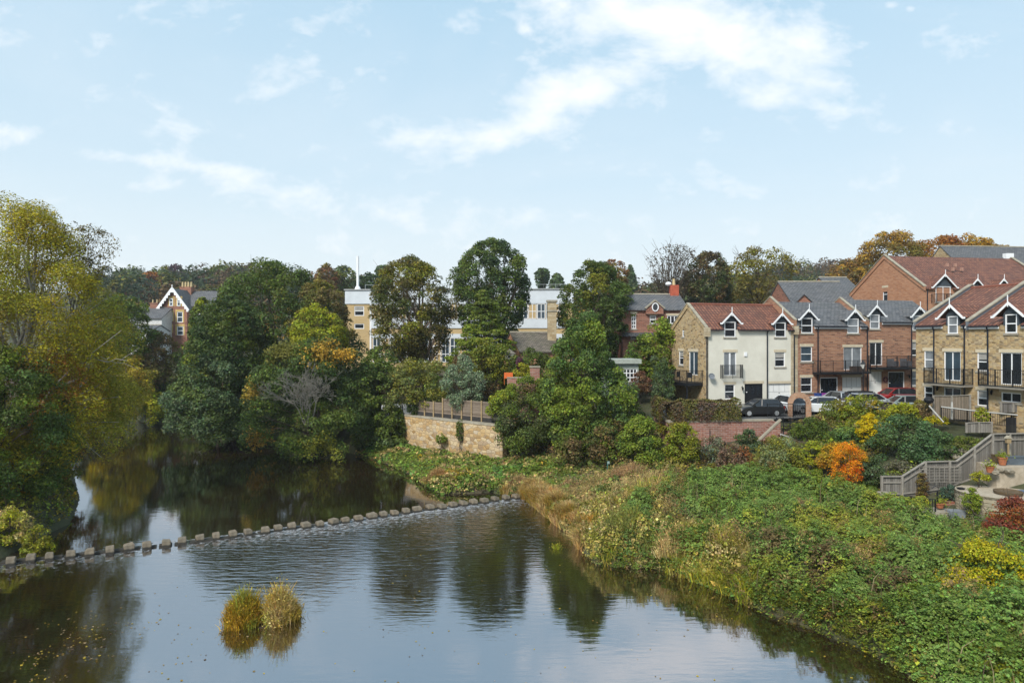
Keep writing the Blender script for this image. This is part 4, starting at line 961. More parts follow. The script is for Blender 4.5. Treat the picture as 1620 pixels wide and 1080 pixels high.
# leaf palettes (linear albedo)
G_DK=(.046,.066,.014); G_MD=(.086,.114,.020); G_LT=(.145,.180,.026); G_OL=(.155,.148,.022); YG=(.25,.25,.028); YL=(.40,.29,.025); OC=(.31,.19,.03)
ORN=(.42,.15,.02); RUS=(.20,.075,.025); BRN=(.12,.075,.038); TAN=(.30,.21,.10); SIL=(.13,.18,.12); RED=(.20,.025,.018); PUR=(.055,.028,.035); BLG=(.065,.095,.05); STRW=(.38,.29,.14)
def _boost(c):
    c=np.array(c); g=c.mean(-1,keepdims=True); c=g+(c-g)*1.12; return np.clip(c*LB,.003,.9)
LB=1.22
def leaves(P,N,size,rng,aspect=.75,droop=0.):
    """one bent leaf (4 verts, rhomb-like) per point; returns V,F"""
    n=len(P); N=N/np.maximum(np.linalg.norm(N,axis=1,keepdims=True),1e-6)
    a=rng.normal(size=(n,3)); a[:,2]-=droop; t=np.cross(N,a); t/=np.maximum(np.linalg.norm(t,axis=1,keepdims=True),1e-6); b=np.cross(N,t)
    s=np.broadcast_to(size,(n,))[:,None]; w=s*aspect
    j=1+.25*rng.normal(size=(n,4,1))
    V=np.empty((n,4,3),np.float32)
    V[:,0]=P-t*s*.5*j[:,0]; V[:,1]=P+b*w*.5*j[:,1]+N*s*.06; V[:,2]=P+t*s*.5*j[:,2]; V[:,3]=P-b*w*.5*j[:,3]+N*s*.06
    return V.reshape(-1,3), np.arange(n*4).reshape(n,4)
def pal_colors(P,cn,pal,rng,seed,scale,jit=.22):
    """colour per leaf: patches by noise over the palette"""
    k=len(pal); pal=np.array(pal)
    f=fbm(cn/scale,seed,3); f=np.clip((f-.25)/.5,0,.999)*.8+rng.random(len(P))*.2
    x=f*(k-1); i=np.minimum(x.astype(int),k-2) if k>1 else np.zeros(len(P),int)
    fr=(x-i)[:,None] if k>1 else 0
    c=pal[i]*(1-fr)+pal[np.minimum(i+1,k-1)]*fr
    c=c*np.exp(jit*1.35*rng.normal(size=(len(P),1))); c=c*(1+.08*rng.normal(size=(len(P),3)))
    return _boost(c)
PROF=dict(round=[(0,.45),(.15,.78),(.35,.98),(.55,1),(.75,.85),(.9,.55),(1,.15)],
 dome=[(0,.9),(.2,1),(.5,.93),(.75,.72),(.9,.45),(1,.12)],
 cone=[(0,.85),(.15,1),(.4,.78),(.65,.5),(.85,.25),(1,.04)],
 ash=[(0,.75),(.2,1),(.45,.9),(.65,.62),(.85,.36),(1,.08)],
 oval=[(0,.35),(.2,.75),(.45,1),(.7,.88),(.88,.55),(1,.15)],
 fan=[(0,.25),(.3,.6),(.6,.95),(.8,1),(.95,.6),(1,.2)],
 col=[(0,.8),(.2,1),(.7,.9),(.9,.6),(1,.2)],
 mound=[(0,1),(.4,.95),(.7,.75),(.9,.45),(1,.15)])
def crown(cx,cy,z0,z1,rx,ry,prof,rng,seed,leaf,k=1.0,cr=.22,ncl=None,holes=0.,lump=.3,inner=.22,flat=.9,core=True):
    pr=np.array(PROF[prof]); Hh=z1-z0
    R_=min(rx,Hh*.6); rc0=cr*.86*R_
    area=2*math.pi*((rx+ry)/2)*Hh*.85+math.pi*rx*ry*.5
    n=ncl or int(max(12,1.35*area/(math.pi*rc0*rc0)))
    h=rng.random(int(n*1.6)); ang=rng.random(len(h))*2*math.pi
    rr=np.interp(h,pr[:,0],pr[:,1]); keep=rng.random(len(h))<(.25+.75*rr); h,ang,rr=h[keep][:n],ang[keep][:n],rr[keep][:n]
    n=len(h)
    lm=1+lump*2*(fbm(np.column_stack([np.cos(ang)*1.3+5,np.sin(ang)*1.3+5,h*2.6]),seed,2)-.5)
    q=np.where(rng.random(n)<inner,rng.uniform(.15,.7,n),rng.uniform(.90,1.10,n))
    C=np.column_stack([cx+rx*(rr*lm*q)*np.cos(ang)*(1-.5*rc0/rx),cy+ry*(rr*lm*q)*np.sin(ang),z0+Hh*(h*.93+.02)+rng.normal(size=n)*rc0*.2])
    if holes:
        kk=fbm(C/(R_*.55),seed+5,2)>.5-(.5-holes)*.55; C=C[kk]; h=h[kk]
    n=len(C)
    rc=rc0*rng.uniform(.6,1.35,n)
    # leaf count
    la=leaf*leaf*.38
    cnt=np.maximum(6,(k*2.4*math.pi*rc**2/la*.62)).astype(int)
    # clusters on the far side need fewer leaves
    back=(C[:,1]-cy)/max(ry,.1); cnt=np.where(back>.35,(cnt*.45).astype(int),cnt)
    idx=np.repeat(np.arange(n),cnt); m=len(idx)
    d=rng.normal(size=(m,3)); d/=np.linalg.norm(d,axis=1,keepdims=True); d[:,2]=np.where((d[:,2]<-.35)&(rng.random(m)<.6),d[:,2]*-.7,d[:,2])
    rad=rc[idx]*(.35+.65*rng.random(m)**.45)
    P=C[idx]+d*rad[:,None]*np.array([1.05,1.05,flat]); 
    N=d*.75+rng.normal(size=(m,3))*.55+np.array([0,-.08,.35])
    return P,N,C,idx,rc
def tubes(paths,n=5):
    V=[];Fc=[];b=0
    for pts,rs in paths:
        pts=np.asarray(pts,float); m=len(pts)
        dr=np.gradient(pts,axis=0); dr/=np.maximum(np.linalg.norm(dr,axis=1,keepdims=True),1e-6)
        up=np.where(np.abs(dr[:,2:3])>.9,np.array([[0,1.,0]]),np.array([[0,0,1.]])); x=np.cross(dr,up); x/=np.linalg.norm(x,axis=1,keepdims=True); y=np.cross(x,dr)
        a=np.arange(n)/n*2*math.pi
        ring=pts[:,None,:]+(x[:,None,:]*np.cos(a)[None,:,None]+y[:,None,:]*np.sin(a)[None,:,None])*np.asarray(rs)[:,None,None]
        V.append(ring.reshape(-1,3)); i=b+np.arange(m*n).reshape(m,n)
        Fc.append(np.stack([i[:-1],np.roll(i[:-1],-1,1),np.roll(i[1:],-1,1),i[1:]],-1).reshape(-1,4)); b+=m*n
    return np.concatenate(V),np.concatenate(Fc)
def limb(A,B,r0,r1,rng,bend=.12,seg=5,sag=0):
    A=np.array(A,float);B=np.array(B,float);L=np.linalg.norm(B-A); t=np.linspace(0,1,seg+1)[:,None]
    o=rng.normal(size=3)*bend*L; o2=rng.normal(size=3)*bend*L*.4
    p=A+(B-A)*t+o*(t*(1-t))*1.6+o2*np.sin(t*math.pi*2)+np.array([0,0,1.])*(t*(1-t))*sag*L
    return p,np.linspace(r0,r1,seg+1)
def tree(name,label,x0,x1,yt,yb,Y,pal,prof='round',seed=1,leaf=None,aspect=.75,k=1.0,cat='tree',group=None,ry=None,trunk=True,bark=None,multi=1,nl=14,tr=None,pscale=None,twigs=0,patches=(),base=None,droop=0,barepart=0,**kw):
    global LEAFTOT
    rng=np.random.default_rng(seed)
    cx=((x0+x1)/2-CX)/F*Y; rx=(x1-x0)/2/F*Y; z1=CAMZ-(yt-CY)/F*Y; z0=CAMZ-(yb-CY)/F*Y; cy=Y
    ry=ry or min(rx,6.5)
    leaf=leaf or max(.12,.0026*Y)
    bx=cx if base is None else (base-CX)/F*Y
    gz=max(H1(bx,cy),-.1); z0=max(z0,gz-.3)
    P,N,C,idx,rc=crown(cx,cy,z0,z1,rx,ry,prof,rng,seed,leaf,k=k,**kw)
    pz=pscale or max(1.2,rx*.55)
    cn=C[idx]*.75+P*.25
    col=pal_colors(P,cn,pal,rng,seed+3,pz)
    for (ax,ay,ar,pc) in patches:
        X=(ax-CX)/F*Y; Zz=CAMZ-(ay-CY)/F*Y; rr=ar/F*Y
        dd=np.sqrt((P[:,0]-X)**2+(P[:,2]-Zz)**2)/rr+ (fbm(P/ (rr*.5),seed+9,2)-.5)*1.5
        m=(rng.random(len(P))<np.clip(1.25-dd,0,1)*1.1)&(P[:,1]<cy+ry*.4)
        col[m]=np.array(pc)*(1+.25*rng.normal(size=(m.sum(),1)))
    col=np.clip(col,.003,.9)
    sz=leaf*rng.uniform(.6,1.35,len(P))
    V,Fq=leaves(P,N,sz,rng,aspect=aspect,droop=droop); LEAFTOT+=len(P)
    root=empty(name,(bx,cy,gz),0,label,cat,group)
    off=np.array([bx,cy,gz])
    npmesh('crown' if trunk else 'foliage',V-off,Fq,M_leaf,root,col)
    if True:
        paths=[]; r0=tr or max(.05,min(.5,(z1-gz)*.02)); Hh=z1-gz
        order=rng.permutation(len(C))
        for s in range(multi):
            top=np.array([cx+rng.normal()*rx*(.12 if multi==1 else .35),cy+rng.normal()*.3,gz+Hh*.86])
            b=np.array([bx+(s-(multi-1)/2)*r0*.6,cy,gz-.3])
            p,rs=limb(b,top,r0,r0*.2,rng,bend=.035,seg=8); paths.append((p,rs))
            for j in order[s*nl:(s+1)*nl]:
                tt=np.clip((C[j,2]-gz)/Hh*.62+rng.normal()*.04,.12,.85); q=p[int(tt*8)]
                if C[j,2]<q[2]-.5: continue
                pl,rl=limb(q,C[j],r0*(.45 if tt<.5 else .3),r0*.06,rng,bend=.1,seg=4,sag=.25); paths.append((pl,rl))
                for _ in range(2):
                    e=C[j]+rng.normal(size=3)*rc[j]*.9; paths.append(limb(pl[2],e,r0*.12,.012,rng,bend=.1,seg=3))
        if twigs:
            for _ in range(twigs):
                j=order[rng.integers(min(len(C),multi*nl))]; dd=C[j]-np.array([cx,cy,(z0+z1)/2]); dd/=np.linalg.norm(dd)+1e-6
                e=C[j]+dd*rc[j]*1.6+rng.normal(size=3)*rc[j]*.5; paths.append(limb(C[j],e,.035,.012,rng,bend=.1,seg=3))
        V,Fq=tubes(paths); npmesh('trunk' if trunk else 'stem',V-off,Fq,bark or M_bark,root,smooth=True)
    return root
def shrub(name,label,x0,x1,yt,yb,Y,pal,prof='mound',seed=1,**k):
    k.setdefault('nl',6); k.setdefault('cat','shrub'); k.setdefault('cr',.34); k.setdefault('leaf',max(.10,.0028*Y)); k.setdefault('inner',.12); k.setdefault('tr',.05)
    return tree(name,label,x0,x1,yt,yb,Y,pal,prof,seed,trunk=False,**k)
GB='trees on the far river bank'; GT='trees behind the garden terraces'
D4=[G_DK,(.036,.062,.020),G_DK,G_MD]
# ---- left bank
tree('willow_tree','tall yellow green willow leaning over the left bank at the left edge',-130,200,322,742,50,[(.12,.13,.02),(.21,.19,.025),(.27,.225,.026),(.16,.165,.024),(.31,.22,.024)],'dome',11,leaf=.17,k=1.6,aspect=.42,base=20,ry=7,cr=.2,twigs=90,lump=.35,droop=1.5,nl=24,multi=2,bark=M_barkpale,patches=((105,610,48,(.36,.15,.02)),(60,560,60,(.25,.19,.025))),flat=1.15)
tree('sparse_tree','thin half bare tree top sticking out of the willow at upper left',85,172,352,470,54,[(.10,.085,.035),(.13,.10,.03)],'fan',12,leaf=.13,k=.25,ry=3,base=95,nl=12,multi=2,twigs=40,cr=.2,group=None,tr=.07)
tree('alder_tree','dark green tree at the left edge below the willow, low over the water',-90,84,548,812,44,[G_MD,(.075,.12,.03),G_DK,G_LT,(.09,.13,.03)],'dome',13,leaf=.14,k=1.25,ry=4.5,base=0,cr=.22,lump=.35)
tree('rusty_tree','orange tinged tree drooping over the water beside the willow',62,146,560,738,56,[(.12,.10,.025),OC,(.09,.085,.03),RUS,G_OL],'oval',14,leaf=.16,k=.8,ry=3.5,base=60,patches=((112,640,22,(.42,.17,.03)),(90,600,22,(.33,.18,.03))),twigs=50,cr=.26)
shrub('bank_shrub','brown and green shrub trailing into the water below the orange tinged tree',58,122,722,820,50,[BRN,G_OL,G_MD,RUS],'mound',15,k=.8,base=70)
shrub('reed_shrub','pale straw and green shrub on the left bank just behind the stepping stones',-14,44,806,872,39.6,[TAN,STRW,YG,G_OL],'mound',16,leaf=.12)
shrub('reed_shrub','small yellow green shrub on the left bank nearest the stepping stones',40,80,832,876,39.4,[YG,G_OL,G_LT],'mound',17,leaf=.11)
# ---- far bend of the river
tree('yellow_tree','yellow leaved tree at the far bend of the river beside the willow',150,232,560,662,88,[YL,(.24,.19,.03),G_OL,(.30,.2,.03)],'round',21,k=.75,ry=4,holes=.1)
tree('bend_tree','dark green tree above the yellow tree at the river bend',150,236,462,600,100,[G_DK,G_MD,BLG],'round',22,k=1,ry=5)
tree('bend_tree','dark leaning tree close to the water left of the yellow tree',122,190,592,665,92,[(.02,.035,.015),G_DK],'mound',23,k=1,ry=4)
tree('bend_tree','thin grey green tree half hiding the foot of the Victorian house',212,286,520,640,104,[BLG,G_MD,BRN,G_OL],'oval',24,k=.9,ry=5,twigs=30)
tree('bend_tree','small dark tree in front of the Victorian house at its right side',304,338,468,560,112,[G_DK,G_MD,YG],'oval',25,k=1,ry=4)
shrub('bank_shrub','bright yellow green shrub overhanging the water at the far bend',196,262,612,668,97,[YG,G_LT,YG,G_OL],'mound',26,k=1)
shrub('bank_shrub','straw brown shrub between the willow and the bend',168,240,560,616,98,[BRN,G_OL,OC],'round',27,k=.7)
# ---- large riverside mass
tree('riverside_tree','huge dark green broadleaf tree left of the bare tree, its lowest limbs over the river',304,436,462,686,84,D4+[G_OL],'dome',31,k=1.15,ry=8,cr=.2,lump=.4,leaf=.26)
tree('riverside_tree','tallest rounded green tree on the far bank with a ragged crest',334,545,406,640,92,[G_DK,G_MD,(.05,.08,.02),G_DK,G_OL],'dome',32,k=1.1,ry=8,cr=.17,lump=.45,leaf=.28,twigs=60)
tree('riverside_tree','drooping olive tree just left of the flat roofed building',462,552,436,600,90,[G_MD,G_OL,(.12,.09,.03),G_MD],'oval',33,k=1,ry=5,twigs=50,patches=((548,470,30,(.15,.11,.035)),),droop=1.5)
tree('riverside_tree','light yellow green tree poking out between the dark crowns',462,545,478,600,84,[G_LT,YG,G_MD],'oval',34,k=.9,ry=4,cr=.22,holes=.08)
tree('riverside_tree','broad tree on the water edge with orange leaves at its crown, around the bare tree',392,598,528,716,72,[G_DK,(.042,.068,.02),G_MD,(.055,.08,.022)],'dome',35,k=1.15,ry=6,cr=.18,lump=.4,leaf=.22,patches=((520,556,22,(.42,.26,.03)),(546,560,18,(.50,.29,.03)),(450,548,34,G_OL),(405,620,20,(.34,.24,.03)),(425,690,20,OC),(530,700,24,YG)))
tree('low_tree','dark tree with low boughs dipping in the river left of the broad orange topped tree',268,420,560,692,78,[(.022,.042,.018),G_DK,BLG,G_MD],'dome',36,k=1.1,ry=6,cr=.2,leaf=.24,lump=.4)
tree('low_tree','green tree standing between the orange topped tree and the sandstone wall',560,640,545,680,76,[G_DK,G_MD,(.04,.07,.025)],'dome',37,k=1,ry=5,leaf=.23)
# bare tree
def bare(name,label,px,Y,ybase,ytop,spread,seed,bark,levels=4,n0=5,tr=.16,lean=0,cat='tree'):
    rng=np.random.default_rng(seed); X=(px-CX)/F*Y; zb=CAMZ-(ybase-CY)/F*Y; zt=CAMZ-(ytop-CY)/F*Y; sp_=spread/F*Y
    paths=[]
    def grow(A,dirv,L,r,lv):
        B=A+dirv*L; p,rs=limb(A,B,r,r*.55,rng,bend=.07,seg=4); paths.append((p,rs))
        if lv==0: return
        for _ in range(3 if lv>1 else 4):
            q=p[rng.integers(2,5)]; dv=dirv+rng.normal(size=3)*.5+np.array([0,0,.12]); dv[1]*=.8; dv/=np.linalg.norm(dv); grow(q,dv,L*rng.uniform(.55,.8),max(r*.55,.012),lv-1)
    for i in range(n0):
        a=(i/(n0-1)-.5)*2 if n0>1 else 0
        dv=np.array([a*sp_/(zt-zb)*1.0+lean,-.15+rng.normal()*.2,1.]); dv/=np.linalg.norm(dv); grow(np.array([X+a*.2,Y,zb]),dv,(zt-zb)*.48,tr,levels)
    root=empty(name,(X,Y,zb),0,label,cat); V,Fq=tubes(paths,4); off=np.array([X,Y,zb]); 
    npmesh('trunk',V-off,Fq,bark,root,smooth=True); return root
bare('bare_tree','leafless grey tree on the river edge in front of the orange topped tree',486,67.2,672,596,26,41,mat('grey_bark',(.17,.16,.135),.9),levels=5,n0=5,tr=.085)
tree('sycamore_tree','sycamore with bare trunks showing, before the yellow brick wall of the flat roofed building',586,714,400,572,88,[G_MD,G_OL,(.09,.075,.022),G_DK,(.12,.085,.025)],'round',42,k=1.1,ry=6,cr=.2,holes=.05,base=668,multi=3,nl=16,lump=.4,bark=mat('sycamore_bark',(.16,.12,.09),.9),tr=.3)
tree('sycamore_tree','tallest dark green sycamore standing behind the layered conifer',720,838,373,540,92,[G_DK,(.03,.055,.022),G_MD,(.06,.065,.02)],'round',43,k=1.15,ry=6.5,cr=.18,holes=.02,base=800,multi=2,nl=18,lump=.4,tr=.32)
tree('conifer_tree','layered yellow green conifer between the two sycamores',712,820,452,612,80,[G_MD,G_LT,(.09,.115,.022),G_DK],'cone',44,k=1.2,ry=5,cr=.17,flat=.35,lump=.35,patches=((775,560,22,YG),))
shrub('golden_shrub','yellow tipped evergreen shrub at the foot of the layered conifer',742,806,540,606,74,[G_MD,(.14,.14,.02),G_DK],'col',45,k=1)
tree('round_tree','broad round topped hornbeam like green tree right of the stone chimney',884,1000,408,580,87,[G_MD,(.055,.085,.02),G_DK,G_OL],'oval',46,k=1.15,ry=6,cr=.16,lump=.25,twigs=40)
tree('rusty_tree','small rusty brown tree top peeping over the round topped tree',945,992,408,470,100,[RUS,BRN,G_OL],'round',47,k=.8,ry=3)
tree('ash_tree','large light green ash tree in front of the brick house, spreading over the ivy bank',845,1002,490,712,61,[G_MD,G_LT,(.06,.10,.028),G_DK],'ash',48,k=1.2,ry=5.5,cr=.17,lump=.45,leaf=.19,twigs=40,base=915)
tree('olive_tree','broad spreading olive green tree behind the wooden fence',612,716,564,642,73.0,[(.12,.135,.05),G_OL,(.10,.12,.045),G_LT],'dome',49,k=.9,ry=3,cr=.22,leaf=.17,base=668,holes=.06)
tree('silver_tree','silvery blue green tree poking up before the wooden fence',700,766,562,650,68.2,[(.17,.21,.13),(.13,.17,.10),(.21,.25,.16)],'oval',50,k=1,ry=1.6,multi=3,leaf=.15,twigs=50,base=737,cr=.26)
tree('bare_top_tree','sparse nearly leafless tree rising behind the brick chimney',1025,1100,384,500,112,[(.07,.06,.045),(.10,.08,.05)],'fan',51,leaf=.28,k=.13,ry=5,nl=46,multi=3,twigs=160,cr=.25,tr=.2)
tree('lime_tree','dark green tree rising behind the left end of the red pantile roof',1080,1158,396,505,112,[G_DK,(.045,.06,.02),BRN,G_MD],'oval',52,k=1,ry=6,cr=.2,lump=.4,patches=((1120,410,20,(.08,.06,.025)),))
tree('lime_tree','airy yellow olive tree behind the middle of the red pantile roof',1140,1256,391,505,110,[G_OL,(.14,.125,.022),(.10,.085,.03),(.17,.14,.022)],'round',53,k=.62,ry=6,holes=.16,cr=.2,twigs=60,lump=.4)
shrub('laurel_hedge','tall bright green laurel against the stone gable of the cream house',1018,1070,503,600,72.5,[G_MD,G_LT,(.05,.09,.02)],'col',54,k=1.25,ry=2.2)
shrub('laurel_hedge','dark green laurel bush below the porthole gable house',985,1040,532,606,74,[G_DK,G_MD,(.05,.09,.02)],'mound',55,k=1.1,ry=2)
# autumn trees on the hill right
for i,(a,b,t_,bt,Y,pl,lab) in enumerate(((1308,1372,412,470,135,[OC,BRN,G_OL],'low olive brown tree at the left end of the autumn row above the orange house'),
   (1352,1472,366,470,132,[G_OL,(.13,.09,.025),OC,BRN],'tallest olive brown autumn tree above the orange brick gable'),
   (1440,1535,372,450,134,[OC,(.24,.115,.025),RUS],'orange brown tree in the middle of the autumn row above the red roof'),
   (1495,1575,373,450,133,[(.27,.13,.028),OC,BRN],'brightest orange tree of the autumn row above the red roof'),
   (1548,1592,386,440,138,[BRN,OC,G_OL],'small brown tree at the right end of the autumn row, by the slate roof'))):
    tree('autumn_tree',lab,a,b,t_,bt,Y,pl,'dome',60+i,k=1,ry=6,group='autumn trees above the red roof',cr=.22,lump=.4)
# ---- ivy bank and walls
shrub('ivy_mass','mass of dark ivy and bramble spilling over the right end of the sandstone wall',786,884,614,700,62.0,[G_DK,G_MD,(.045,.06,.022),BRN],'mound',70,k=1.1,ry=2.6,leaf=.16)
shrub('hedge','clipped bright green hedge above the ivy near the brick pillar',800,876,597,646,64.4,[G_MD,G_LT],'col',71,k=1.7,ry=1.2,leaf=.15)
shrub('hedge','yellow green bush at the right end of the wooden fence',772,822,618,655,63.6,[YG,G_LT,G_MD],'mound',72,k=1,ry=1.5,leaf=.15)
shrub('ivy_mass','dark overgrown slope of shrubs under the light green ash tree',868,1000,648,722,58.5,[G_DK,BRN,G_MD,(.02,.035,.015)],'mound',73,k=1,ry=3,leaf=.17)
shrub('bank_shrub','dark shrub just left of the sandstone wall',592,646,640,700,73,[G_DK,G_MD,BLG],'mound',74,k=1.1,ry=3)
shrub('bank_shrub','grey green bush beside the white van and brick wall',560,612,642,700,75,[BLG,G_MD,BRN],'mound',75,k=1,ry=3)
shrub('dark_conifer','narrow dark ivy clad stump at the left end of the wooden fence',644,664,612,656,71.5,[(.018,.035,.014),G_DK],'col',76,k=1.2,ry=.6,leaf=.15)
shrub('bank_shrub','light green shrub against the left end of the brick retaining wall',978,1046,656,725,56.5,[G_MD,G_LT,(.07,.11,.025)],'mound',77,k=1.1,ry=2,leaf=.16)
shrub('round_shrub','rounded green and russet shrub in front of the brick retaining wall',1050,1106,666,735,54.5,[G_MD,G_OL,G_LT,(.13,.12,.03)],'round',78,k=1.15,ry=1.4,leaf=.15)
shrub('bank_shrub','grey leafless looking shrub right of the rounded shrub',1110,1150,690,738,53,[(.12,.13,.08),BRN,SIL],'fan',79,k=.5,ry=1,leaf=.13,twigs=60)
shrub('bank_shrub','brown twiggy shrub below the stair wall',1136,1190,705,752,51.5,[BRN,(.14,.10,.07),RUS],'mound',80,k=.6,ry=1.2,leaf=.13,twigs=60)
shrub('ivy_mass','dark ivy trailing down the sloping stair wall',1160,1206,680,728,54.6,[G_DK,BLG,G_MD],'mound',81,k=1.1,ry=.8,leaf=.14)
# hedge on the brick wall: long trimmed hedge made as one thing
def hedge(label,pts,width,h0,h1,pal,seed,leaf=.15,k=1.,name='hedge'):
    global LEAFTOT
    rng=np.random.default_rng(seed); P_=[];N_l=[]
    for (a,za,b,zb_) in pts:
        a=np.array(a);b=np.array(b);L=np.linalg.norm(b-a); n=int(k*L*((h1-h0)*2+width)/(leaf*leaf*.38)*2.6)
        t=rng.random(n)[:,None]; e=(b-a)/L; nn_=np.array([e[1],-e[0]])
        s=rng.integers(0,3,n); off=np.where(s==0,1,np.where(s==1,-1,rng.uniform(-1,1,n))); zz=np.where(s==2,1.,rng.random(n))
        jj=fbm(np.column_stack([t[:,0]*L*1.2,zz*2,off]),seed,2)-.5
        off=off*(1+jj*.7)*(1-.35*(zz>.9)); hh=h0+(h1-h0)*zz*(1+jj*.35)
        q=a+(b-a)*t+nn_*(off*width/2)[:,None]+rng.normal(size=(n,2))*.06
        P_.append(np.column_stack([q,za+(zb_-za)*t[:,0]+hh])); N_l.append(np.column_stack([nn_[None]*off[:,None],zz*1.2])+rng.normal(size=(n,3))*.5)
    P=np.concatenate(P_);N=np.concatenate(N_l); col=pal_colors(P,P,pal,rng,seed,1.6); V,Fq=leaves(P,N,leaf*rng.uniform(.6,1.3,len(P)),rng); LEAFTOT+=len(P)
    o=P.mean(0); o[2]=P[:,2].min(); return tag(npmesh(name,V-o,Fq,M_leaf,None,col,loc=o),label,'hedge')
wl_=np.array([12.9,56.1]);wr_=np.array([21.7,57.1])
hedge('long brown green hedge growing over the top of the brick retaining wall',[((13.1,61),5.3,(13.0,56.6),5.2),((13.0,56.5),5.3,(17.6,57.0),5.35),((17.6,57.0),5.35,(18.9,57.15),5.35)],1.1,.1,1.75,[(.06,.058,.02),(.09,.06,.035),(.10,.10,.02),(.085,.05,.038),(.05,.042,.025)],82)
hedge('ragged brambles hanging down the left face of the brick retaining wall',[((12.9,60),4.2,(12.8,56.2),4.2),((12.8,55.95),4.6,(14.2,56.1),4.7)],.4,.1,.7,[(.085,.08,.03),G_OL,BRN],83)
# ================= ground cover (stuff)
def mound(P,scale,amp,seed): 
    f=fbm(P/scale,seed,3); return np.clip((f-.3)/.4,0,1)*amp
def scatter(poly,n,rng):
    poly=np.asarray(poly); lo=poly.min(0);hi=poly.max(0); out=[]
    tot=0
    while tot<n:
        q=rng.uniform(lo,hi,(n,2)); q=q[inpoly(q,poly)]; out.append(q); tot+=len(q)
    return np.concatenate(out)[:n]
def cover(name,label,poly,dens,leaf,pal,seed,hmin=.15,hamp=.8,hscale=2.2,depth=.5,up=.9,cscale=2.5,edge=1.2,excl=(),patch=None,gaps=0.,clump=0,mask=0.,jit=.3,crad=.16,blade=0.,allow_water=.5):
    """leafy ground cover: leaves on a billowing top surface and down its sides"""
    global LEAFTOT
    rng=np.random.default_rng(seed); poly=np.asarray(poly)
    x,y=poly[:,0],poly[:,1]; A=.5*abs(np.dot(x,np.roll(y,1))-np.dot(y,np.roll(x,1)))
    # density grows near the camera because leaves keep their real size
    n=int(A*dens); P=scatter(poly,n,rng)
    d=dpoly(P,poly); z=height(P)
    ok=(z>-.25)
    if mask: ok&=fbm(P/1.5,seed+21,3)>mask
    for e in excl: ok&=~inpoly(P,e)
    P,d,z=P[ok],d[ok],z[ok]; z=np.maximum(z,0)
    if allow_water:
        dr=dpoly(P,RIV); 
    coff=None
    if clump:
        nc=max(1,len(P)//clump); P0=P[:nc]; d=d[:nc]; z=z[:nc]; rep=np.repeat(np.arange(nc),clump)
        rr=rng.random(len(rep))**.5*crad*rng.uniform(.6,1.3,nc)[rep]; aa=rng.random(len(rep))*6.283; coff=np.column_stack([np.cos(aa),np.sin(aa)])*rr[:,None]
        P=P0
    e=np.clip(d/edge,0,1)**.6
    m=mound(P,hscale,hamp,seed)+mound(P,hscale*.35,hamp*.3,seed+1)
    top=(hmin+m)*(.25+.75*e)
    dep=rng.random(len(P))**1.6*np.minimum(depth,top)
    if gaps:
        gp_=(fbm(P/.45,seed+8,2)<gaps)&(rng.random(len(P))<.85); dep=np.where(gp_,np.minimum(top,dep+.35),dep)
    zz=z+top-dep+.02
    if clump:
        zz=(zz-.0)[rep]-rr*rr/crad*.75+rng.normal(size=len(rep))*.015; P=P[rep]+coff; z=z[rep]
    g=.25; gx_=(mound(P+[g,0],hscale,hamp,seed)-mound(P-[g,0],hscale,hamp,seed)); gy_=(mound(P+[0,g],hscale,hamp,seed)-mound(P-[0,g],hscale,hamp,seed))
    N=np.column_stack([-gx_/g,-gy_/g-.25,np.full(len(P),up)])+rng.normal(size=(len(P),3))*.5
    if clump: N=np.column_stack([coff/crad*.55,np.full(len(P),.95)])+N*.3+rng.normal(size=(len(P),3))*.22
    P3=np.column_stack([P,zz]); LEAFTOT+=len(P)
    c=pal_colors(P3,P3,pal,rng,seed+2,cscale,jit)
    if patch: 
        for (ax,ay,ar,pc) in patch:
            dd=np.sqrt((P[:,0]-ax)**2+(P[:,1]-ay)**2)/ar+(fbm(P/(ar*.4),seed+4,2)-.5); mm=rng.random(len(P))<np.clip(1.3-dd,0,1); c[mm]=np.array(pc)*(1+.25*rng.normal(size=(mm.sum(),1)))
    c=np.clip(c,.004,.9)
    V,Fq=leaves(P3,N,leaf*np.exp(rng.normal(size=len(P))*.38)*rng.uniform(.75,1.1,len(P)),rng,aspect=.8)
    o=np.array([poly[:,0].mean(),poly[:,1].mean(),0])
    return tag(npmesh(name,V-o,Fq,M_leaf,None,c,loc=o),label,name.replace('_',' '),kind='stuff')
def blades(n,base,z,hgt,width,rng,lean=.35,wind=(0,0),seg=2):
    """grass blades as bent strips: base (n,2)"""
    a=rng.random(n)*2*math.pi; side=np.column_stack([np.cos(a),np.sin(a),np.zeros(n)])
    ld=rng.normal(size=(n,2))*lean+np.array(wind); h=hgt[:,None]
    B=np.column_stack([base,z]); M=B+np.column_stack([ld*.35,np.ones(n)*.62])*h; T=B+np.column_stack([ld*1.0,np.ones(n)*(.98-.25*np.minimum(1,np.abs(ld).sum(1)))])*h
    w=np.broadcast_to(width,(n,))[:,None]
    V=np.stack([B-side*w*.5,B+side*w*.5,M+side*w*.45,M-side*w*.45,T+side*w*.12,T-side*w*.12],1).reshape(-1,3)
    i=np.arange(n)[:,None]*6
    F1=np.concatenate([i+np.array([[0,1,2,3]]),i+np.array([[3,2,4,5]])])
    return V,F1
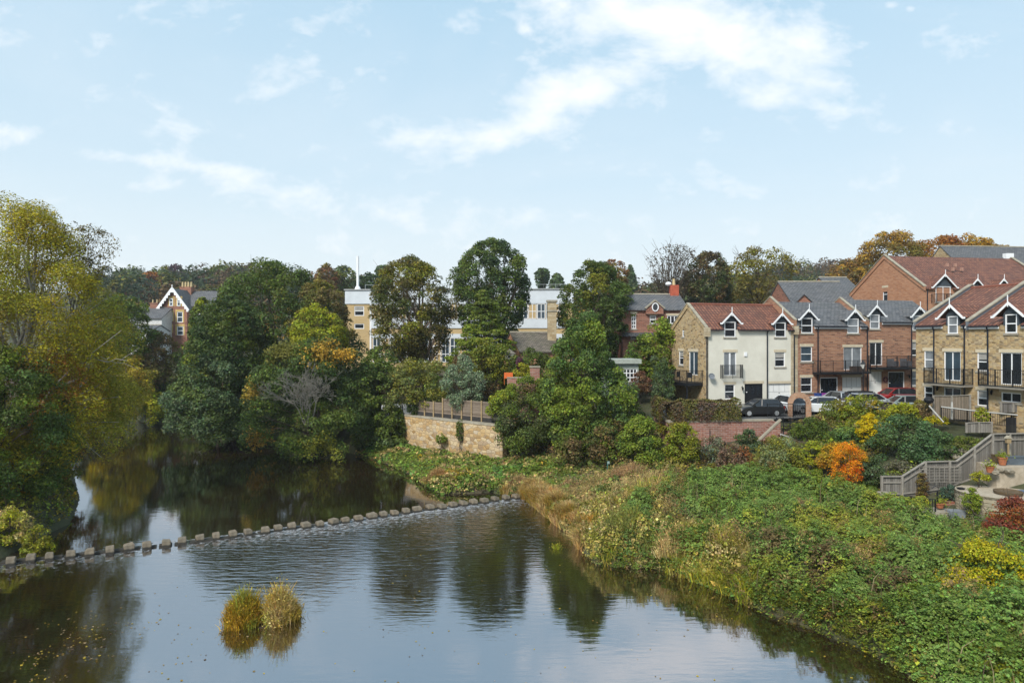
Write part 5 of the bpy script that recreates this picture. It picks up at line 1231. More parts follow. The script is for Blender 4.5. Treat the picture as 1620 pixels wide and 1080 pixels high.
def tuft(name,label,cx,cy,r,h,n,pal,seed,cat='reeds',width=.03,lean=.32,group=None,z=None,rag=.3,seedheads=0.):
    global LEAFTOT
    rng=np.random.default_rng(seed); sub_=rng.normal(size=(9,2))*r*.30; sk=rng.integers(0,9,n); q=sub_[sk]+rng.normal(size=(n,2))*r*.26; z0=z if z is not None else max(0,H1(cx,cy))
    out=np.hypot(q[:,0],q[:,1])/r
    hg=h*rng.uniform(.62,1.08,9)[sk]*(1-.55*np.clip(out,0,1.4))*np.where(rng.random(n)<.12,1.35,1)*rng.uniform(.3,1.0,n)
    V,Fq=blades(n,q,np.full(n,-.1),hg,width*rng.uniform(.6,1.4,n),rng,lean=lean*(.6))
    V=V.reshape(n,6,3); 
    sp_=q/r*.26; V[:,2:4,:2]+=(sp_*hg[:,None]*.5)[:,None,:]; V[:,4:6,:2]+=(sp_*hg[:,None])[:,None,:]; V=V.reshape(-1,3)
    c=pal_colors(np.column_stack([q,hg]),np.column_stack([q+[cx,cy],hg*.6]),pal,rng,seed,r*.8,.25)
    root=empty(name,(cx,cy,z0),0,label,cat,group)
    npmesh('blades',V,Fq,M_leaf,root,np.tile(c,(2,1)))
    # leafy side shoots and seed heads
    m=int(n*1.6); k=rng.integers(0,n,m); hh=rng.uniform(.25,1.0,m); P=np.column_stack([q[k]*(1+.17*hh[:,None]*hg[k][:,None]/r),hg[k]*hh*.95])+rng.normal(size=(m,3))*.09*np.array([1,1,.5])
    V,Fq2=leaves(P,rng.normal(size=(m,3)),np.full(m,width*3.2)*rng.uniform(.6,1.3,m),rng,aspect=.45)
    npmesh('leaves',V,Fq2,M_leaf,root,np.clip(c[k]*rng.uniform(.8,1.25,(m,1)),0,.9))
    LEAFTOT+=2*n
    return root
def blademat(name,label,poly,n,h,pal,seed,width=.03,cscale=1.5,excl=(),lean=.4):
    global LEAFTOT
    rng=np.random.default_rng(seed); P=scatter(poly,n,rng); z=height(P); ok=z>-.3
    for e in excl: ok&=~inpoly(P,e)
    P,z=P[ok],np.maximum(z[ok],-.05); n=len(P); f=fbm(P/1.6,seed,3); keep=rng.random(n)<np.clip((f-.42)*6,.03,1); P,z,f=P[keep],z[keep],f[keep]; n=len(P)
    hg=h*rng.uniform(.45,1.1,n)*(.55+f)
    V,Fq=blades(n,P,z-.03,hg,width*rng.uniform(.6,1.5,n),rng,lean=lean)
    c=pal_colors(np.column_stack([P,z]),np.column_stack([P,z]),pal,rng,seed,cscale,.22); LEAFTOT+=2*n
    poly=np.asarray(poly); o=np.array([poly[:,0].mean(),poly[:,1].mean(),0])
    return tag(npmesh(name,V-o,Fq,M_leaf,None,np.tile(c,(2,1)),loc=o),label,'grass',kind='stuff')
# bramble slope (right bank)
BR=[wat(940,893),wat(1040,903),wat(1120,929),wat(1200,970),wat(1300,1006),wat(1400,1046),wat(1462,1085),(15.5,20),(30,20),(34,34),at(1625,39.0),at(1400,43.0),at(1380,47.5),at(1280,47),at(1200,48),at(1120,50),at(1040,50),at(1000,46),at(960,41)]
cover('brambles','dense green brambles with yellowing leaves covering the right river bank',BR,1500,.076,[(.06,.10,.03),(.10,.16,.042),G_MD,(.14,.20,.055),(.11,.17,.04),(.13,.17,.035),(.24,.24,.04),(.15,.11,.04)],101,hmin=.22,hamp=1.4,hscale=1.6,depth=.9,cscale=2.0,edge=1.2,
   patch=[(12.4,33,.9,(.15,.11,.04)),(14,30.6,.9,(.15,.10,.04)),(16.0,28.6,.9,(.15,.10,.04)),(24,38,.8,(.2,.15,.05))],gaps=.36,clump=13,jit=.2)
near_=[wat(1400,1040),wat(1465,1090),(15.5,18),(26,18),(25,33),(19,33)]
cover('brambles','coarse green nettles and brambles in the bottom right corner',near_,950,.078,[G_MD,(.13,.20,.05),(.11,.18,.045),G_LT,(.17,.22,.05)],102,hmin=.4,hamp=1.3,hscale=1.3,depth=.9,cscale=1.8,gaps=.36,clump=13,jit=.2)
EDGE=[wat(*p) for p in ((1125,924),(1200,964),(1300,999),(1400,1039),(1465,1085))]
ST_=EDGE+[(x+1.5,y+1.3) for x,y in EDGE[::-1]]
cover('bank_plants','brown and olive plants hanging down the steep river bank into the water',[(x-.25,y-.3) for x,y in EDGE]+[(x+1.3,y+1.1) for x,y in EDGE[::-1]],1500,.07,[BRN,(.10,.065,.03),G_OL,G_MD,(.14,.10,.04),(.07,.05,.025)],113,hmin=.15,hamp=.9,hscale=.8,depth=.9,cscale=.7,edge=.35,gaps=.42,clump=9)
cover('weeds','rusty brown dock and willowherb patches growing up through the brambles',BR,700,.06,[(.17,.10,.045),(.22,.17,.06),(.12,.075,.035),(.20,.20,.05)],114,hmin=.55,hamp=1.25,hscale=1.5,depth=.8,cscale=1.0,edge=1.2,mask=.67,jit=.3)
# water-edge fringe hanging over the river
rng=np.random.default_rng(3)
# meadow
ME=[(-11.5,64),(-8.4,56.5),(-6.6,53.2),(-1,53.4),(.6,51.6),(1.6,47),(3.0,40),(8,41),(9.5,49),(13,51),(13,56),(6,58.5),(1.5,61.5),(-1,62.7),(-11.2,71.5),(-17,73.2)]
cover('undergrowth','bright green nettles and low weeds below the sandstone wall',[(-20,73.2),(-12.5,65),(-8,56.2),(-6,53.3),(-1,54.6),(3.5,55.5),(5,58.5),(0,62.3),(-5,66),(-11.4,71.6)],120,.19,[(.055,.12,.028),(.08,.15,.035),(.12,.16,.03),G_MD,OC],103,hmin=.1,hamp=.5,hscale=1.8,depth=.5)
cover('undergrowth','mixed green and russet weeds on the meadow right of the stepping stones',ME,95,.16,[(.07,.13,.03),(.12,.15,.035),TAN,G_MD,(.10,.14,.035),BRN],104,hmin=.12,hamp=.45,hscale=1.5,depth=.3,cscale=1.6)
cover('undergrowth','brown and green thicket on the slope under the ivy bank',[(-.8,62.4),(2.5,60.2),(7,58.5),(12.6,57.2),(12.7,60),(10,63),(4,66),(1,64.5)],110,.17,[BRN,G_MD,G_DK,(.14,.10,.05),G_OL],105,hmin=.3,hamp=1.4,hscale=2.2,depth=.8)
cover('undergrowth','brown green weeds at the foot of the brick retaining wall',[(9.5,50),(12.8,56),(17,55.8),(21.5,56.3),(23.5,50.5),(19,49.5),(14,51)],110,.15,[G_MD,BRN,G_OL,(.12,.11,.05),G_LT],106,hmin=.08,hamp=.5,hscale=1.8,depth=.6)
blademat('tall_grass','pale straw coloured tall grasses on the meadow below the brick wall',[(2.5,48.5),(5.5,46),(10,48.5),(13,52.5),(9,55),(5,53)],12000,.55,[TAN,(.22,.17,.07),STRW,G_OL],107,width=.035)
blademat('tall_grass','rusty orange sedge fringe along the water edge right of the stones',[(-.9,53.6),(1.0,51.6),(2.1,47.2),(3.2,42.6),(3.5,39.2),(4.6,38.6),(4.8,41.5),(4.0,45),(3.2,49),(1.9,53.4)],42000,.85,[(.30,.12,.03),STRW,(.24,.15,.04),G_OL],108,width=.035,cscale=.9)
blademat('tall_grass','straw yellow reeds along the bank in front of the brambles',[wat(945,896),wat(1040,906),wat(1120,932),wat(1195,970),(11.6,32.5),(10.6,35.5),(9.2,38.5),(6.5,39.6)],9000,.9,[STRW,(.30,.24,.06),YG,G_OL,TAN],109,width=.03,cscale=.7,lean=.5)
blademat('tall_grass','short yellow green grass by the meadow path',[(-6.3,55.8),(-1,55.6),(4,52.5),(5,56.5),(0,60),(-5,60)],34000,.38,[(.12,.18,.03),(.17,.19,.04),TAN],110,width=.04)
cover('willowherb','mixed yellow green willowherb and osier along the bank between meadow and brambles',[(3.3,38.0),(4.6,36.4),(7.4,35.4),(9.3,33.4),(10.8,31.6),(11.5,34),(11,37),(10,41),(8,45.5),(5,46),(3.4,42)],620,.09,[(.24,.22,.06),(.17,.18,.05),(.32,.25,.09),G_OL,(.20,.17,.06),STRW,(.15,.17,.045)],111,hmin=.3,hamp=1.1,hscale=1.1,depth=1.0,cscale=.9,edge=.8)
cover('undergrowth','thick green planting on the bed behind the weathered fence',PLAT3,150,.1,[G_MD,G_DK,(.10,.10,.06),G_LT,BRN],112,hmin=.1,hamp=.5,hscale=.9,depth=.4)
# osier / willowherb clumps on the bank
tuft('willowherb_clump','tall pale yellow green willowherb clump in the middle of the bank',*at(1035,43.5),2.2,2.2,9000,[(.20,.19,.055),YG,TAN,G_OL],121,cat='wild plants',lean=.2,width=.04)
tuft('willowherb_clump','yellow green willowherb clump close to the water below the middle of the bank',*at(1000,38.6),1.9,1.8,8000,[YG,(.14,.15,.05),G_OL],122,cat='wild plants',lean=.25,width=.035)
tuft('reed_clump','straw coloured reed clump where the bank turns towards the camera',*at(1150,34.8),1.2,1.9,5000,[STRW,(.30,.25,.08),YG],123,lean=.22)
tuft('reed_clump','golden brown reed clump on the bank left of the bramble slope',*at(1075,36.6),1.5,1.6,6000,[(.33,.21,.06),STRW,G_OL],124,lean=.25)
tuft('reed_clump','pinkish straw tuft beside the sandstone wall foot by the water',*at(697,57.3),1.1,1.3,3500,[TAN,(.28,.17,.08),G_OL],125,lean=.35)
tuft('reed_clump','rust orange iris leaves standing in the shallows by the bank',*at(937,41.6),.45,1.2,600,[(.34,.17,.04),OC],126,lean=.2)
tuft('reed_clump','few thin green reed blades standing in open water off the bank',*wat(882,868),.35,.7,60,[YG,G_OL],127,lean=.3,z=0)
for i,(p,Y,r,h_,lab) in enumerate(((820,55,.9,.9,'small rusty grass tuft just behind the last stepping stones'),(905,51.5,1.3,1.1,'tan feathery grass tuft on the meadow before the signpost'),(1000,53.5,1.6,1.1,'tan feathery grass tuft right of the signpost'),(760,57,1.2,.8,'reddish brown grass tuft in the green meadow below the wall'))):
    tuft('grass_tuft',lab,*at(p,Y),r,h_,2600,[TAN,(.30,.2,.11),(.17,.13,.05)],130+i,cat='grass tuft',lean=.45,group='grass tufts on the meadow')
for i,(p,Y,r,h_,lab) in enumerate(((1090,38.2,1.0,1.3,'straw tuft between the golden reed clump and the brambles'),(985,41.5,1.1,1.2,'pale straw tuft on the bank point behind the rust iris leaves'),(1190,33.4,.9,1.3,'straw tuft leaning over the steep bank by the brambles'),(955,45,1.2,1.1,'fawn tuft on the bank between the meadow and the willowherb'),(1120,41,1.1,1.2,'yellowing tuft behind the straw reeds at the edge of the brambles'))):
    tuft('straw_tuft',lab,*at(p,Y),r,h_,2600,[STRW,(.30,.24,.09),(.20,.17,.06)],160+i+200,cat='grass tuft',lean=.4,width=.028,group='straw tufts along the bank')
# island of reeds in mid river
tuft('reed_island','green brown clump of reeds standing in the river, left of the pair',*wat(386,983),.80,1.65,8500,[G_OL,(.17,.175,.03),OC,(.24,.17,.05)],141,z=0,lean=.3,width=.028)
tuft('reed_island','golden orange clump of reeds standing in the river, right of the pair',*wat(444,980),.68,1.85,7500,[OC,(.34,.24,.05),STRW,YG],142,z=0,lean=.3,width=.028)
a=MB(); X_,Y_=wat(416,990); a.lathe((0,0,0),[(1.2,-.5),(.5,-.12),(.2,.01)],14); o=tag(a.build('mud_bank',mat('mud',(.05,.035,.02),.7),loc=(X_,Y_,0)),'brown mud bank at the foot of the two reed clumps','mud bank')
# left bank cover
cover('undergrowth','brown and green weeds on the left bank behind the stepping stones',[(-30,36),(-28.4,38.5),(-28.9,41),(-29.3,45),(-33,52),(-40,60),(-55,60),(-50,36)],70,.16,[BRN,G_OL,G_MD,OC],151,hmin=.2,hamp=.6,hscale=1.5)
cover('undergrowth','low ivy and weeds covering the garden slope between the shrubs',[(22.2,56.8),(23.5,50.5),(22.5,47.3),(25.2,48.3),(27.5,50.5),(29.5,52.5),(32.5,55),(33,58),(27,58.3)],120,.14,[G_MD,G_DK,G_LT,BRN,(.08,.13,.03)],152,hmin=.15,hamp=.6,hscale=1.4,depth=.4)
cover('undergrowth','shady weeds under the riverside trees',[(-16.5,73.5),(-22,76),(-30,83),(-46,97),(-60,107),(-60,116),(-20,100),(-11,84),(-11.6,73)],22,.3,[G_DK,G_MD,BRN],153,hmin=.3,hamp=1.2,hscale=3,depth=.8)
cover('lawn_cover','rough planting between the garden terraces and the flat roofed building',[(-12,82),(-11.5,74),(6,74),(12.5,62),(12.6,78),(16,92),(-12,98)],26,.26,[G_MD,G_DK,G_OL],154,hmin=.1,hamp=1.2,hscale=3,depth=.7)
# floating leaves on the river
rng=np.random.default_rng(77); n=2600
P=np.column_stack([rng.uniform(-20,-10.5,n),rng.uniform(22.5,31,n)]); f=fbm(P/1.2,5,3); k=(f>.5)&(rng.random(n)<.55*np.clip((-10-P[:,0])/8,0,1)*np.clip((31-P[:,1])/6,0,1)); P=P[k]
Q=np.column_stack([rng.uniform(-18,14,380),rng.uniform(23,40,380)]); Q=Q[rng.random(len(Q))<np.clip((42-Q[:,1])/20,.05,1)]
P=np.concatenate([P,Q]); P3=np.column_stack([P,np.full(len(P),.012)]); N=np.tile([0,0,1.],(len(P),1))+rng.normal(size=(len(P),3))*.08
c=np.array([YL,OC,TAN,(.10,.06,.03)])[rng.choice(4,len(P),p=[.35,.3,.2,.15])]*rng.uniform(.7,1.3,(len(P),1))
V,Fq=leaves(P3,N,rng.uniform(.04,.12,len(P)),rng); tag(npmesh('floating_leaves',V,Fq,M_leaf,None,c),'fallen yellow leaves drifting on the river in the bottom left corner','leaves',kind='stuff')
# ================= garden shrubs on the right
S=shrub
S('rosemary_bush','large feathery grey green bush below the stair, left of the lime green juniper',1196,1268,690,762,49.5,[(.075,.095,.035),G_OL,SIL],'mound',161,ry=1.6,leaf=.12)
S('juniper','lime green spreading juniper in the middle of the garden slope',1250,1312,698,752,50.2,[(.14,.21,.03),YG,G_MD],'mound',162,ry=1.3,leaf=.12,flat=.4)
S('maple','flame orange Japanese maple low part beside the wooden fence',1314,1366,694,796,45.6,[(.52,.08,.010),(.58,.16,.014),(.56,.24,.02),(.55,.11,.012)],'fan',163,ry=.9,leaf=.09,lump=.8,holes=.2,cr=.3,k=.6,aspect=.45,twigs=30,cat='small tree')
S('maple','yellow brown Japanese maple spreading behind the flame orange one',1296,1368,702,738,47.6,[(.33,.20,.03),(.26,.18,.03),(.36,.14,.03)],'dome',164,ry=1.2,leaf=.12,cat='small tree')
S('evergreen_shrub','big dark glossy evergreen shrub in the garden, mid slope',1380,1496,660,738,50.5,[(.035,.075,.035),G_DK,(.07,.12,.05),(.05,.09,.035)],'dome',165,ry=2.2,leaf=.14,k=1.2)
S('golden_conifer','small upright golden conifer standing out in the garden',1356,1390,654,702,51.5,[(.42,.32,.015),(.34,.27,.02)],'oval',166,ry=.6,leaf=.09,k=1.5)
S('garden_shrub','yellow green shrub behind the brick arch on the car park edge',1297,1345,632,678,57.2,[G_OL,G_MD,(.17,.14,.03)],'mound',167,ry=1.2,leaf=.13)
S('garden_shrub','autumn tinted green and yellow shrub in front of the parked cars',1325,1400,628,682,56,[(.15,.15,.025),YG,G_MD,OC],'mound',168,ry=1.6,leaf=.13,patches=((1372,640,10,YL),))
S('garden_shrub','yellow flecked green shrub below the red car',1398,1456,638,680,55,[G_LT,YG,G_MD],'mound',169,ry=1.5,leaf=.13)
S('garden_shrub','brown leaved shrub against the corner of the stone house',1444,1470,632,664,54.5,[BRN,(.12,.09,.04),G_OL],'mound',170,ry=.8,leaf=.12)
S('garden_shrub','dark green bush below the railing, right of the brick arch foot',1258,1312,662,706,54.2,[G_MD,G_DK,G_LT],'mound',171,ry=1.4,leaf=.13)
S('garden_shrub','mid green bush between the juniper and the golden conifer',1306,1362,676,712,52.4,[G_MD,(.06,.11,.035),G_LT],'mound',172,ry=1.3,leaf=.13)
S('garden_shrub','pale leaved variegated shrub left of the fence end',1352,1396,716,792,46.8,[SIL,G_DK,BLG],'oval',173,ry=1,leaf=.12)
S('garden_shrub','bushy green shrub right under the juniper at the top of the brambles',1262,1318,744,790,47,[G_MD,G_LT,(.07,.12,.035)],'mound',174,ry=1.2,leaf=.13)
S('garden_hedge','low yellow leaved hedge on top of the stone garden wall',1459,1502,658,670,52.3,[(.32,.27,.02),YG],'mound',175,ry=.5,leaf=.09)
S('lavender_bush','grey brown lavender mound behind the lower fence',1396,1452,730,752,48.2,[(.12,.11,.075),(.10,.10,.06)],'mound',176,ry=.7,leaf=.09)
S('garden_shrub','small yellow green bush by the stone house wall',1544,1562,643,672,50.5,[YG,G_LT],'oval',177,ry=.5,leaf=.1)
S('garden_shrub','low mixed shrubs beside the garden steps',1500,1552,690,712,49.2,[G_OL,G_MD,BRN],'mound',178,ry=.9,leaf=.1)
S('sumac','golden yellow shrub glowing in the brambles at the right edge',1506,1632,862,958,27.6,[(.34,.26,.02),YG,(.38,.24,.02)],'dome',181,ry=1.6,leaf=.09,cat='small tree',twigs=30)
S('red_shrub','dark red leaved shrub at the right edge above the golden one',1566,1645,786,905,32.5,[(.22,.035,.02),RUS,(.14,.04,.03),(.25,.08,.03)],'dome',182,ry=1.6,leaf=.1,twigs=20)
S('nettle_clump','tall fresh green nettle clump at the bottom right corner',1452,1560,968,1080,25.5,[G_LT,(.09,.15,.04),G_MD],'dome',183,ry=1.4,leaf=.10)
S('buddleia','pale long leaved buddleia in the very corner at bottom right',1530,1640,1010,1100,23.5,[(.12,.16,.07),G_LT,YG],'dome',184,ry=1.2,leaf=.12)
S('garden_shrub','bright green potted hosta by the foot of the fence',1442,1470,784,800,43.5,[(.14,.22,.03),YG],'mound',185,ry=.4,leaf=.08)
S('blue_conifer','low blue green conifer at the patio step',1488,1516,768,788,43.8,[BLG,(.04,.07,.06)],'mound',186,ry=.4,leaf=.07)
S('garden_shrub','yellow green spurge on the rockery beside the fence',1536,1566,745,760,43.8,[YG,G_OL],'mound',187,ry=.4,leaf=.08)
S('ivy_wall','green creeper hanging over the end of the patio stone wall',1524,1550,772,812,41.4,[(.16,.2,.03),G_LT],'oval',188,ry=.5,leaf=.08)
S('trellis_climber','climbing plant on the wooden fence trellis',1450,1468,745,788,44.7,[G_OL,BRN,(.12,.09,.03)],'col',189,ry=.2,leaf=.07)
S('palm_plant','spiky cordyline like plant between the laurel and the stone gable',1030,1052,560,590,70.5,[(.13,.15,.08),BLG],'fan',190,ry=.8,leaf=.12,k=.5)
S('garden_shrub','dark shrub below the gable balcony of the cream house',1030,1066,572,632,66.5,[G_MD,BLG,G_DK,G_LT],'mound',191,ry=1.4,leaf=.14)
S('garden_shrub','brown beech bush beside the little summerhouse',998,1030,585,622,67,[(.13,.06,.04),BRN],'mound',192,ry=1,leaf=.13)
S('garden_shrub','yellow flowered shrub by the brick pillar',812,842,575,606,69,[(.30,.24,.03),YG,G_OL],'oval',193,ry=.9,leaf=.13)
S('garden_shrub','dark purple leaved shrub by the orange garden seat',816,828,564,584,70.5,[PUR,(.09,.03,.05)],'oval',194,ry=.6,leaf=.12)

S('garden_shrub','leafy green bushes below the mossy roofed cottage',806,872,552,604,72,[G_MD,G_DK,G_OL],'dome',195,ry=1.6,leaf=.16,k=1.3)
S('garden_shrub','russet and green shrubs left of the bird table',700,800,560,625,76,[G_DK,BRN,G_MD],'dome',196,ry=2,leaf=.18,k=1.2)
# dead stalks standing in the brambles
rng=np.random.default_rng(66); P=scatter(BR,900,rng); z=height(P); P,z=P[z>.2],z[z>.2]; n=len(P)
V,Fq=blades(n,P,z+.2,rng.uniform(.9,1.9,n),np.full(n,.03),rng,lean=.35)
c=np.array([(.22,.15,.08),(.30,.24,.13),(.12,.08,.05)])[rng.integers(0,3,n)]
tag(npmesh('dead_stalks',V,Fq,M_leaf,None,np.tile(c,(2,1))),'dead brown stalks standing up through the brambles','dead stalks',kind='stuff')

cover('undergrowth','weeds and brambles on the open slope beyond the right edge',[(28,18),(42,18),(62,42),(50,52),(42,45),(38,42),(33,34)],90,.16,[G_MD,G_LT,G_OL,BRN],197,hmin=.2,hamp=.9,hscale=2,depth=.5)
# ================= walls, fences, garden objects
M_sand=rubble('sandstone_blocks',[(.30,.19,.08),(.50,.34,.16),(.56,.45,.29),(.42,.27,.12),(.52,.44,.33),(.30,.20,.11)],1.9,3.1,joint=.06,mortar=(.20,.16,.10),bump=.05)
M_brw=cellmat('weathered_brick',[(.20,.075,.05),(.30,.12,.085),(.36,.17,.12),(.26,.11,.09),(.40,.24,.19)],.45,.15,(.30,.23,.20),.02,stain=.6,dirt=(.10,.085,.06))
M_fgrey=woodplank('weathered_boards',[(.13,.12,.105),(.19,.175,.155),(.24,.225,.20)],.15)
M_fbrown=woodplank('brown_slats',[(.13,.10,.075),(.19,.15,.115),(.25,.20,.155)],.14,horizontal=True)
M_post=mat('fence_post_wood',(.30,.22,.12),.9,var=.25,scale=3); M_postg=mat('grey_post_wood',(.24,.22,.19),.9,var=.25,scale=3)
def wallseg(mb,A,B,z0,z1,th,z1b=None,z0b=None):
    A=np.array(A,float);B=np.array(B,float);e=(B-A)/np.linalg.norm(B-A);n=np.array([-e[1],e[0]])*th
    z1b=z1 if z1b is None else z1b; z0b=z0 if z0b is None else z0b
    C=[A,B,B+n,A+n]
    mb.hexa([(C[0][0],C[0][1],z0),(C[1][0],C[1][1],z0b),(C[2][0],C[2][1],z0b),(C[3][0],C[3][1],z0),(C[0][0],C[0][1],z1),(C[1][0],C[1][1],z1b),(C[2][0],C[2][1],z1b),(C[3][0],C[3][1],z1)])
# sandstone retaining wall (slightly bowed)
WA=np.array(at(640,72));WB=np.array(at(795,62.6))
rt=empty('retaining_wall',(WA[0],WA[1],0),0,'weathered honey sandstone block wall holding up the fenced garden above the meadow','wall')
pts=[WA+(WB-WA)*t_+np.array([-.55,-.75])*math.sin(t_*math.pi)*.3 for t_ in np.linspace(0,1,7)]
mb=MB(); cp=MB()
for p,q in zip(pts[:-1],pts[1:]):
    a=p-WA;b=q-WA; wallseg(mb,a,b,-.4,4.18,.7); wallseg(cp,a+[-.03,-.05],b+[-.03,-.05],4.184,4.33,.8)
wallseg(mb,(-.9,3.2),(-.003,.003),.2,4.18,.6)
mb.build('masonry',M_sand,rt); cp.build('coping',M_cope,rt)
s=shrub('wall_ivy','ivy hanging over the middle of the sandstone wall',722,734,660,696,65.8,[G_DK,G_MD],'col',201,ry=.3,leaf=.12)
s=shrub('wall_ivy','small green bush growing out of the face of the sandstone wall',690,706,686,702,67.0,[G_MD,G_LT],'round',202,ry=.4,leaf=.12)
# wooden fence above it
FA=np.array(at(658,71.3));FB=np.array(at(778,64.6))
ft=empty('garden_fence',(FA[0],FA[1],4.3),0,'brown slatted wooden fence on top of the sandstone wall','fence')
n=8; base_=MB()
for i in range(n):
    p=(FB-FA)*i/n; q=(FB-FA)*(i+1)/n; top=1.55 if i<3 else 1.95
    m=MB(); wallseg(m,p*1.0,q*1.0,.42,top,.05); m.build('slat_panel',M_fbrown,ft)
    m=MB(); m.bar((p[0],p[1]-.08,-.05),(p[0],p[1]-.08,top+.08),.13); m.build('post',M_post,ft)
wallseg(base_,(0,0),FB-FA,-.02,.40,.1); base_.build('gravel_board',mat('dark_board',(.035,.033,.032),.9),ft)
# brick wall + white van behind the shrubs left of the sandstone wall
X_,Y_=at(604,76); bw=empty('brick_wall',(X_,Y_,2),0,'old brown brick wall with buff lower courses left of the wooden fence','wall')
L=at(645,74)[0]-X_; z_t=CAMZ-(609-540)/1080*76-2; MB().box(0,0,-1,L+1,.4,z_t).build('masonry',M_brw,bw); MB().box(-.05,-.05,z_t+.003,L+1.05,.45,z_t+.14).build('coping',M_cope,bw)
MB().box(.02,-.06,-.8,L+.9,-.003,z_t-1.2).build('stone_base',M_ash,bw)
# brick retaining wall under the car park
rb=empty('brick_retaining_wall',(12.9,56.1,2),0,'tall weathered red brick wall holding up the car park, hedge on top','wall')
mb=MB(); wallseg(mb,(0,6),(0,0),-1,3.3,.35); wallseg(mb,(.0,0),(8.9,1.02),-1.2,3.35,.35)
mb.build('masonry',M_brw,rb)
cp=MB(); wallseg(cp,(-.06,6),(-.06,-.03),3.304,3.46,.5); wallseg(cp,(-.06,-.06),(9.0,.97),3.354,3.50,.5); cp.build('coping',M_cope,rb)
for i,x in enumerate((3.1,6.0)):
    m=MB(); m.box(x-.25,.12*x/1.05-.25,-1,x+.25,.12*x/1.05+.2,2.9); m.build('pier',M_brw,rb)
# stair down from the car park with sloping wall
st=empty('garden_stair',(*at(1222,56.6),2.6),0,'brick garden stair going down from the car park beside the red brick wall','stairs')
mb=MB()
for i in range(12):
    mb.box(-2.1+i*.18-.0,-.95,.2+i*.22-1.5,-2.1+(i+1)*.18,.15,.2+(i+1)*.22)
mb.build('steps',M_brw,st)
mb=MB(); mb.hexa([(-2.5,-1.2,-1.4),(.2,-1.2,-1.4),(.2,-.96,-1.4),(-2.5,-.96,-1.4),(-2.5,-1.2,.35),(.2,-1.2,3.0),(.2,-.96,3.0),(-2.5,-.96,.35)]); mb.build('stair_wall',M_brw,st)
mb=MB(); mb.bar((-2.55,-1.08,.42),(.25,-1.08,3.07),.34,.12); mb.build('coping',M_cope,st)
# landing: brick panel with railings right of it
ld=empty('railed_landing',(*at(1222,56.3),2.6),0,'brick landing with black horizontal railings at the head of the garden stair','railing')
w_=at(1268,56.3)[0]-at(1222,56.3)[0]
MB().box(0.25,-.4,-1.5,w_,.6,2.0).build('masonry',M_brw,ld)
rm=MB()
for k in range(4): rm.bar((.1,-.45,2.2+k*.3),(w_,-.45,2.2+k*.3),.05)
for x in np.linspace(.15,w_,5): rm.bar((x,-.45,1.6),(x,-.45,3.2),.06)
rm.build('rail',M_black,ld)
m=MB(); m.bar((.3,-.9,1.9),(w_+.6,-1.5,1.0),.07).bar((w_+.6,-1.5,1.0),(w_+2.6,-2.2,.5),.07).bar((.3,-.9,.6),(.3,-.9,1.9),.06).bar((w_+2.6,-2.2,-.6),(w_+2.6,-2.2,.5),.06)
m.build('handrail',mat('pale_metal',(.42,.42,.40),.5),ld)
# black railings on the car park edge
zc=5.62
cr=empty('car_park_railing',(*at(1214,57.6),zc),0,'black metal railing on the car park edge between the hedge end and the brick arch','railing')
railing(cr,[(0,0,0),(2.2,.1,0)],h=1.1,bars=.16); 
# brick arch
AX,AY=at(1265,58.2); ar=empty('brick_arch',(AX,AY,5.35),R(-20),'round topped sandy brick arch standing on the car park edge','arch')
ri,ro,hl,dp=.50,.92,1.35,.95; prof=[]
N_a=18; outer=[(-ro,-.6)]+[(ro*math.cos(math.pi-k*math.pi/N_a),hl+ro*math.sin(k*math.pi/N_a)) for k in range(N_a+1)]+[(ro,-.6)]
inner=[(ri,-.6)]+[(ri*math.cos(k*math.pi/N_a),hl+ri*math.sin(k*math.pi/N_a)) for k in range(N_a+1)]+[(-ri,-.6)]
mb=MB(); m_=len(outer); inn=inner[::-1]
for k in range(m_-1):
    a,b,c,d_=outer[k],outer[k+1],inn[k+1],inn[k]
    mb.face([(a[0],0,a[1]),(d_[0],0,d_[1]),(c[0],0,c[1]),(b[0],0,b[1])]); mb.face([(a[0],dp,a[1]),(b[0],dp,b[1]),(c[0],dp,c[1]),(d_[0],dp,d_[1])])
    mb.face([(a[0],0,a[1]),(b[0],0,b[1]),(b[0],dp,b[1]),(a[0],dp,a[1])]); mb.face([(d_[0],0,d_[1]),(d_[0],dp,d_[1]),(c[0],dp,c[1]),(c[0],0,c[1])])
mb.build('brickwork',cellmat('arch_brick',[(.24,.12,.07),(.36,.20,.12),(.42,.25,.16)],.22,.22,(.3,.22,.16),.02,stain=.4),ar)
m=MB()
for k in range(7): m.box(-.45+k*.14,.45,0,-.42+k*.14,.48,1.25)
m.box(-.48,.44,.12,.48,.49,.16).box(-.48,.44,1.12,.48,.49,1.16); m.build('gate',M_black,ar)
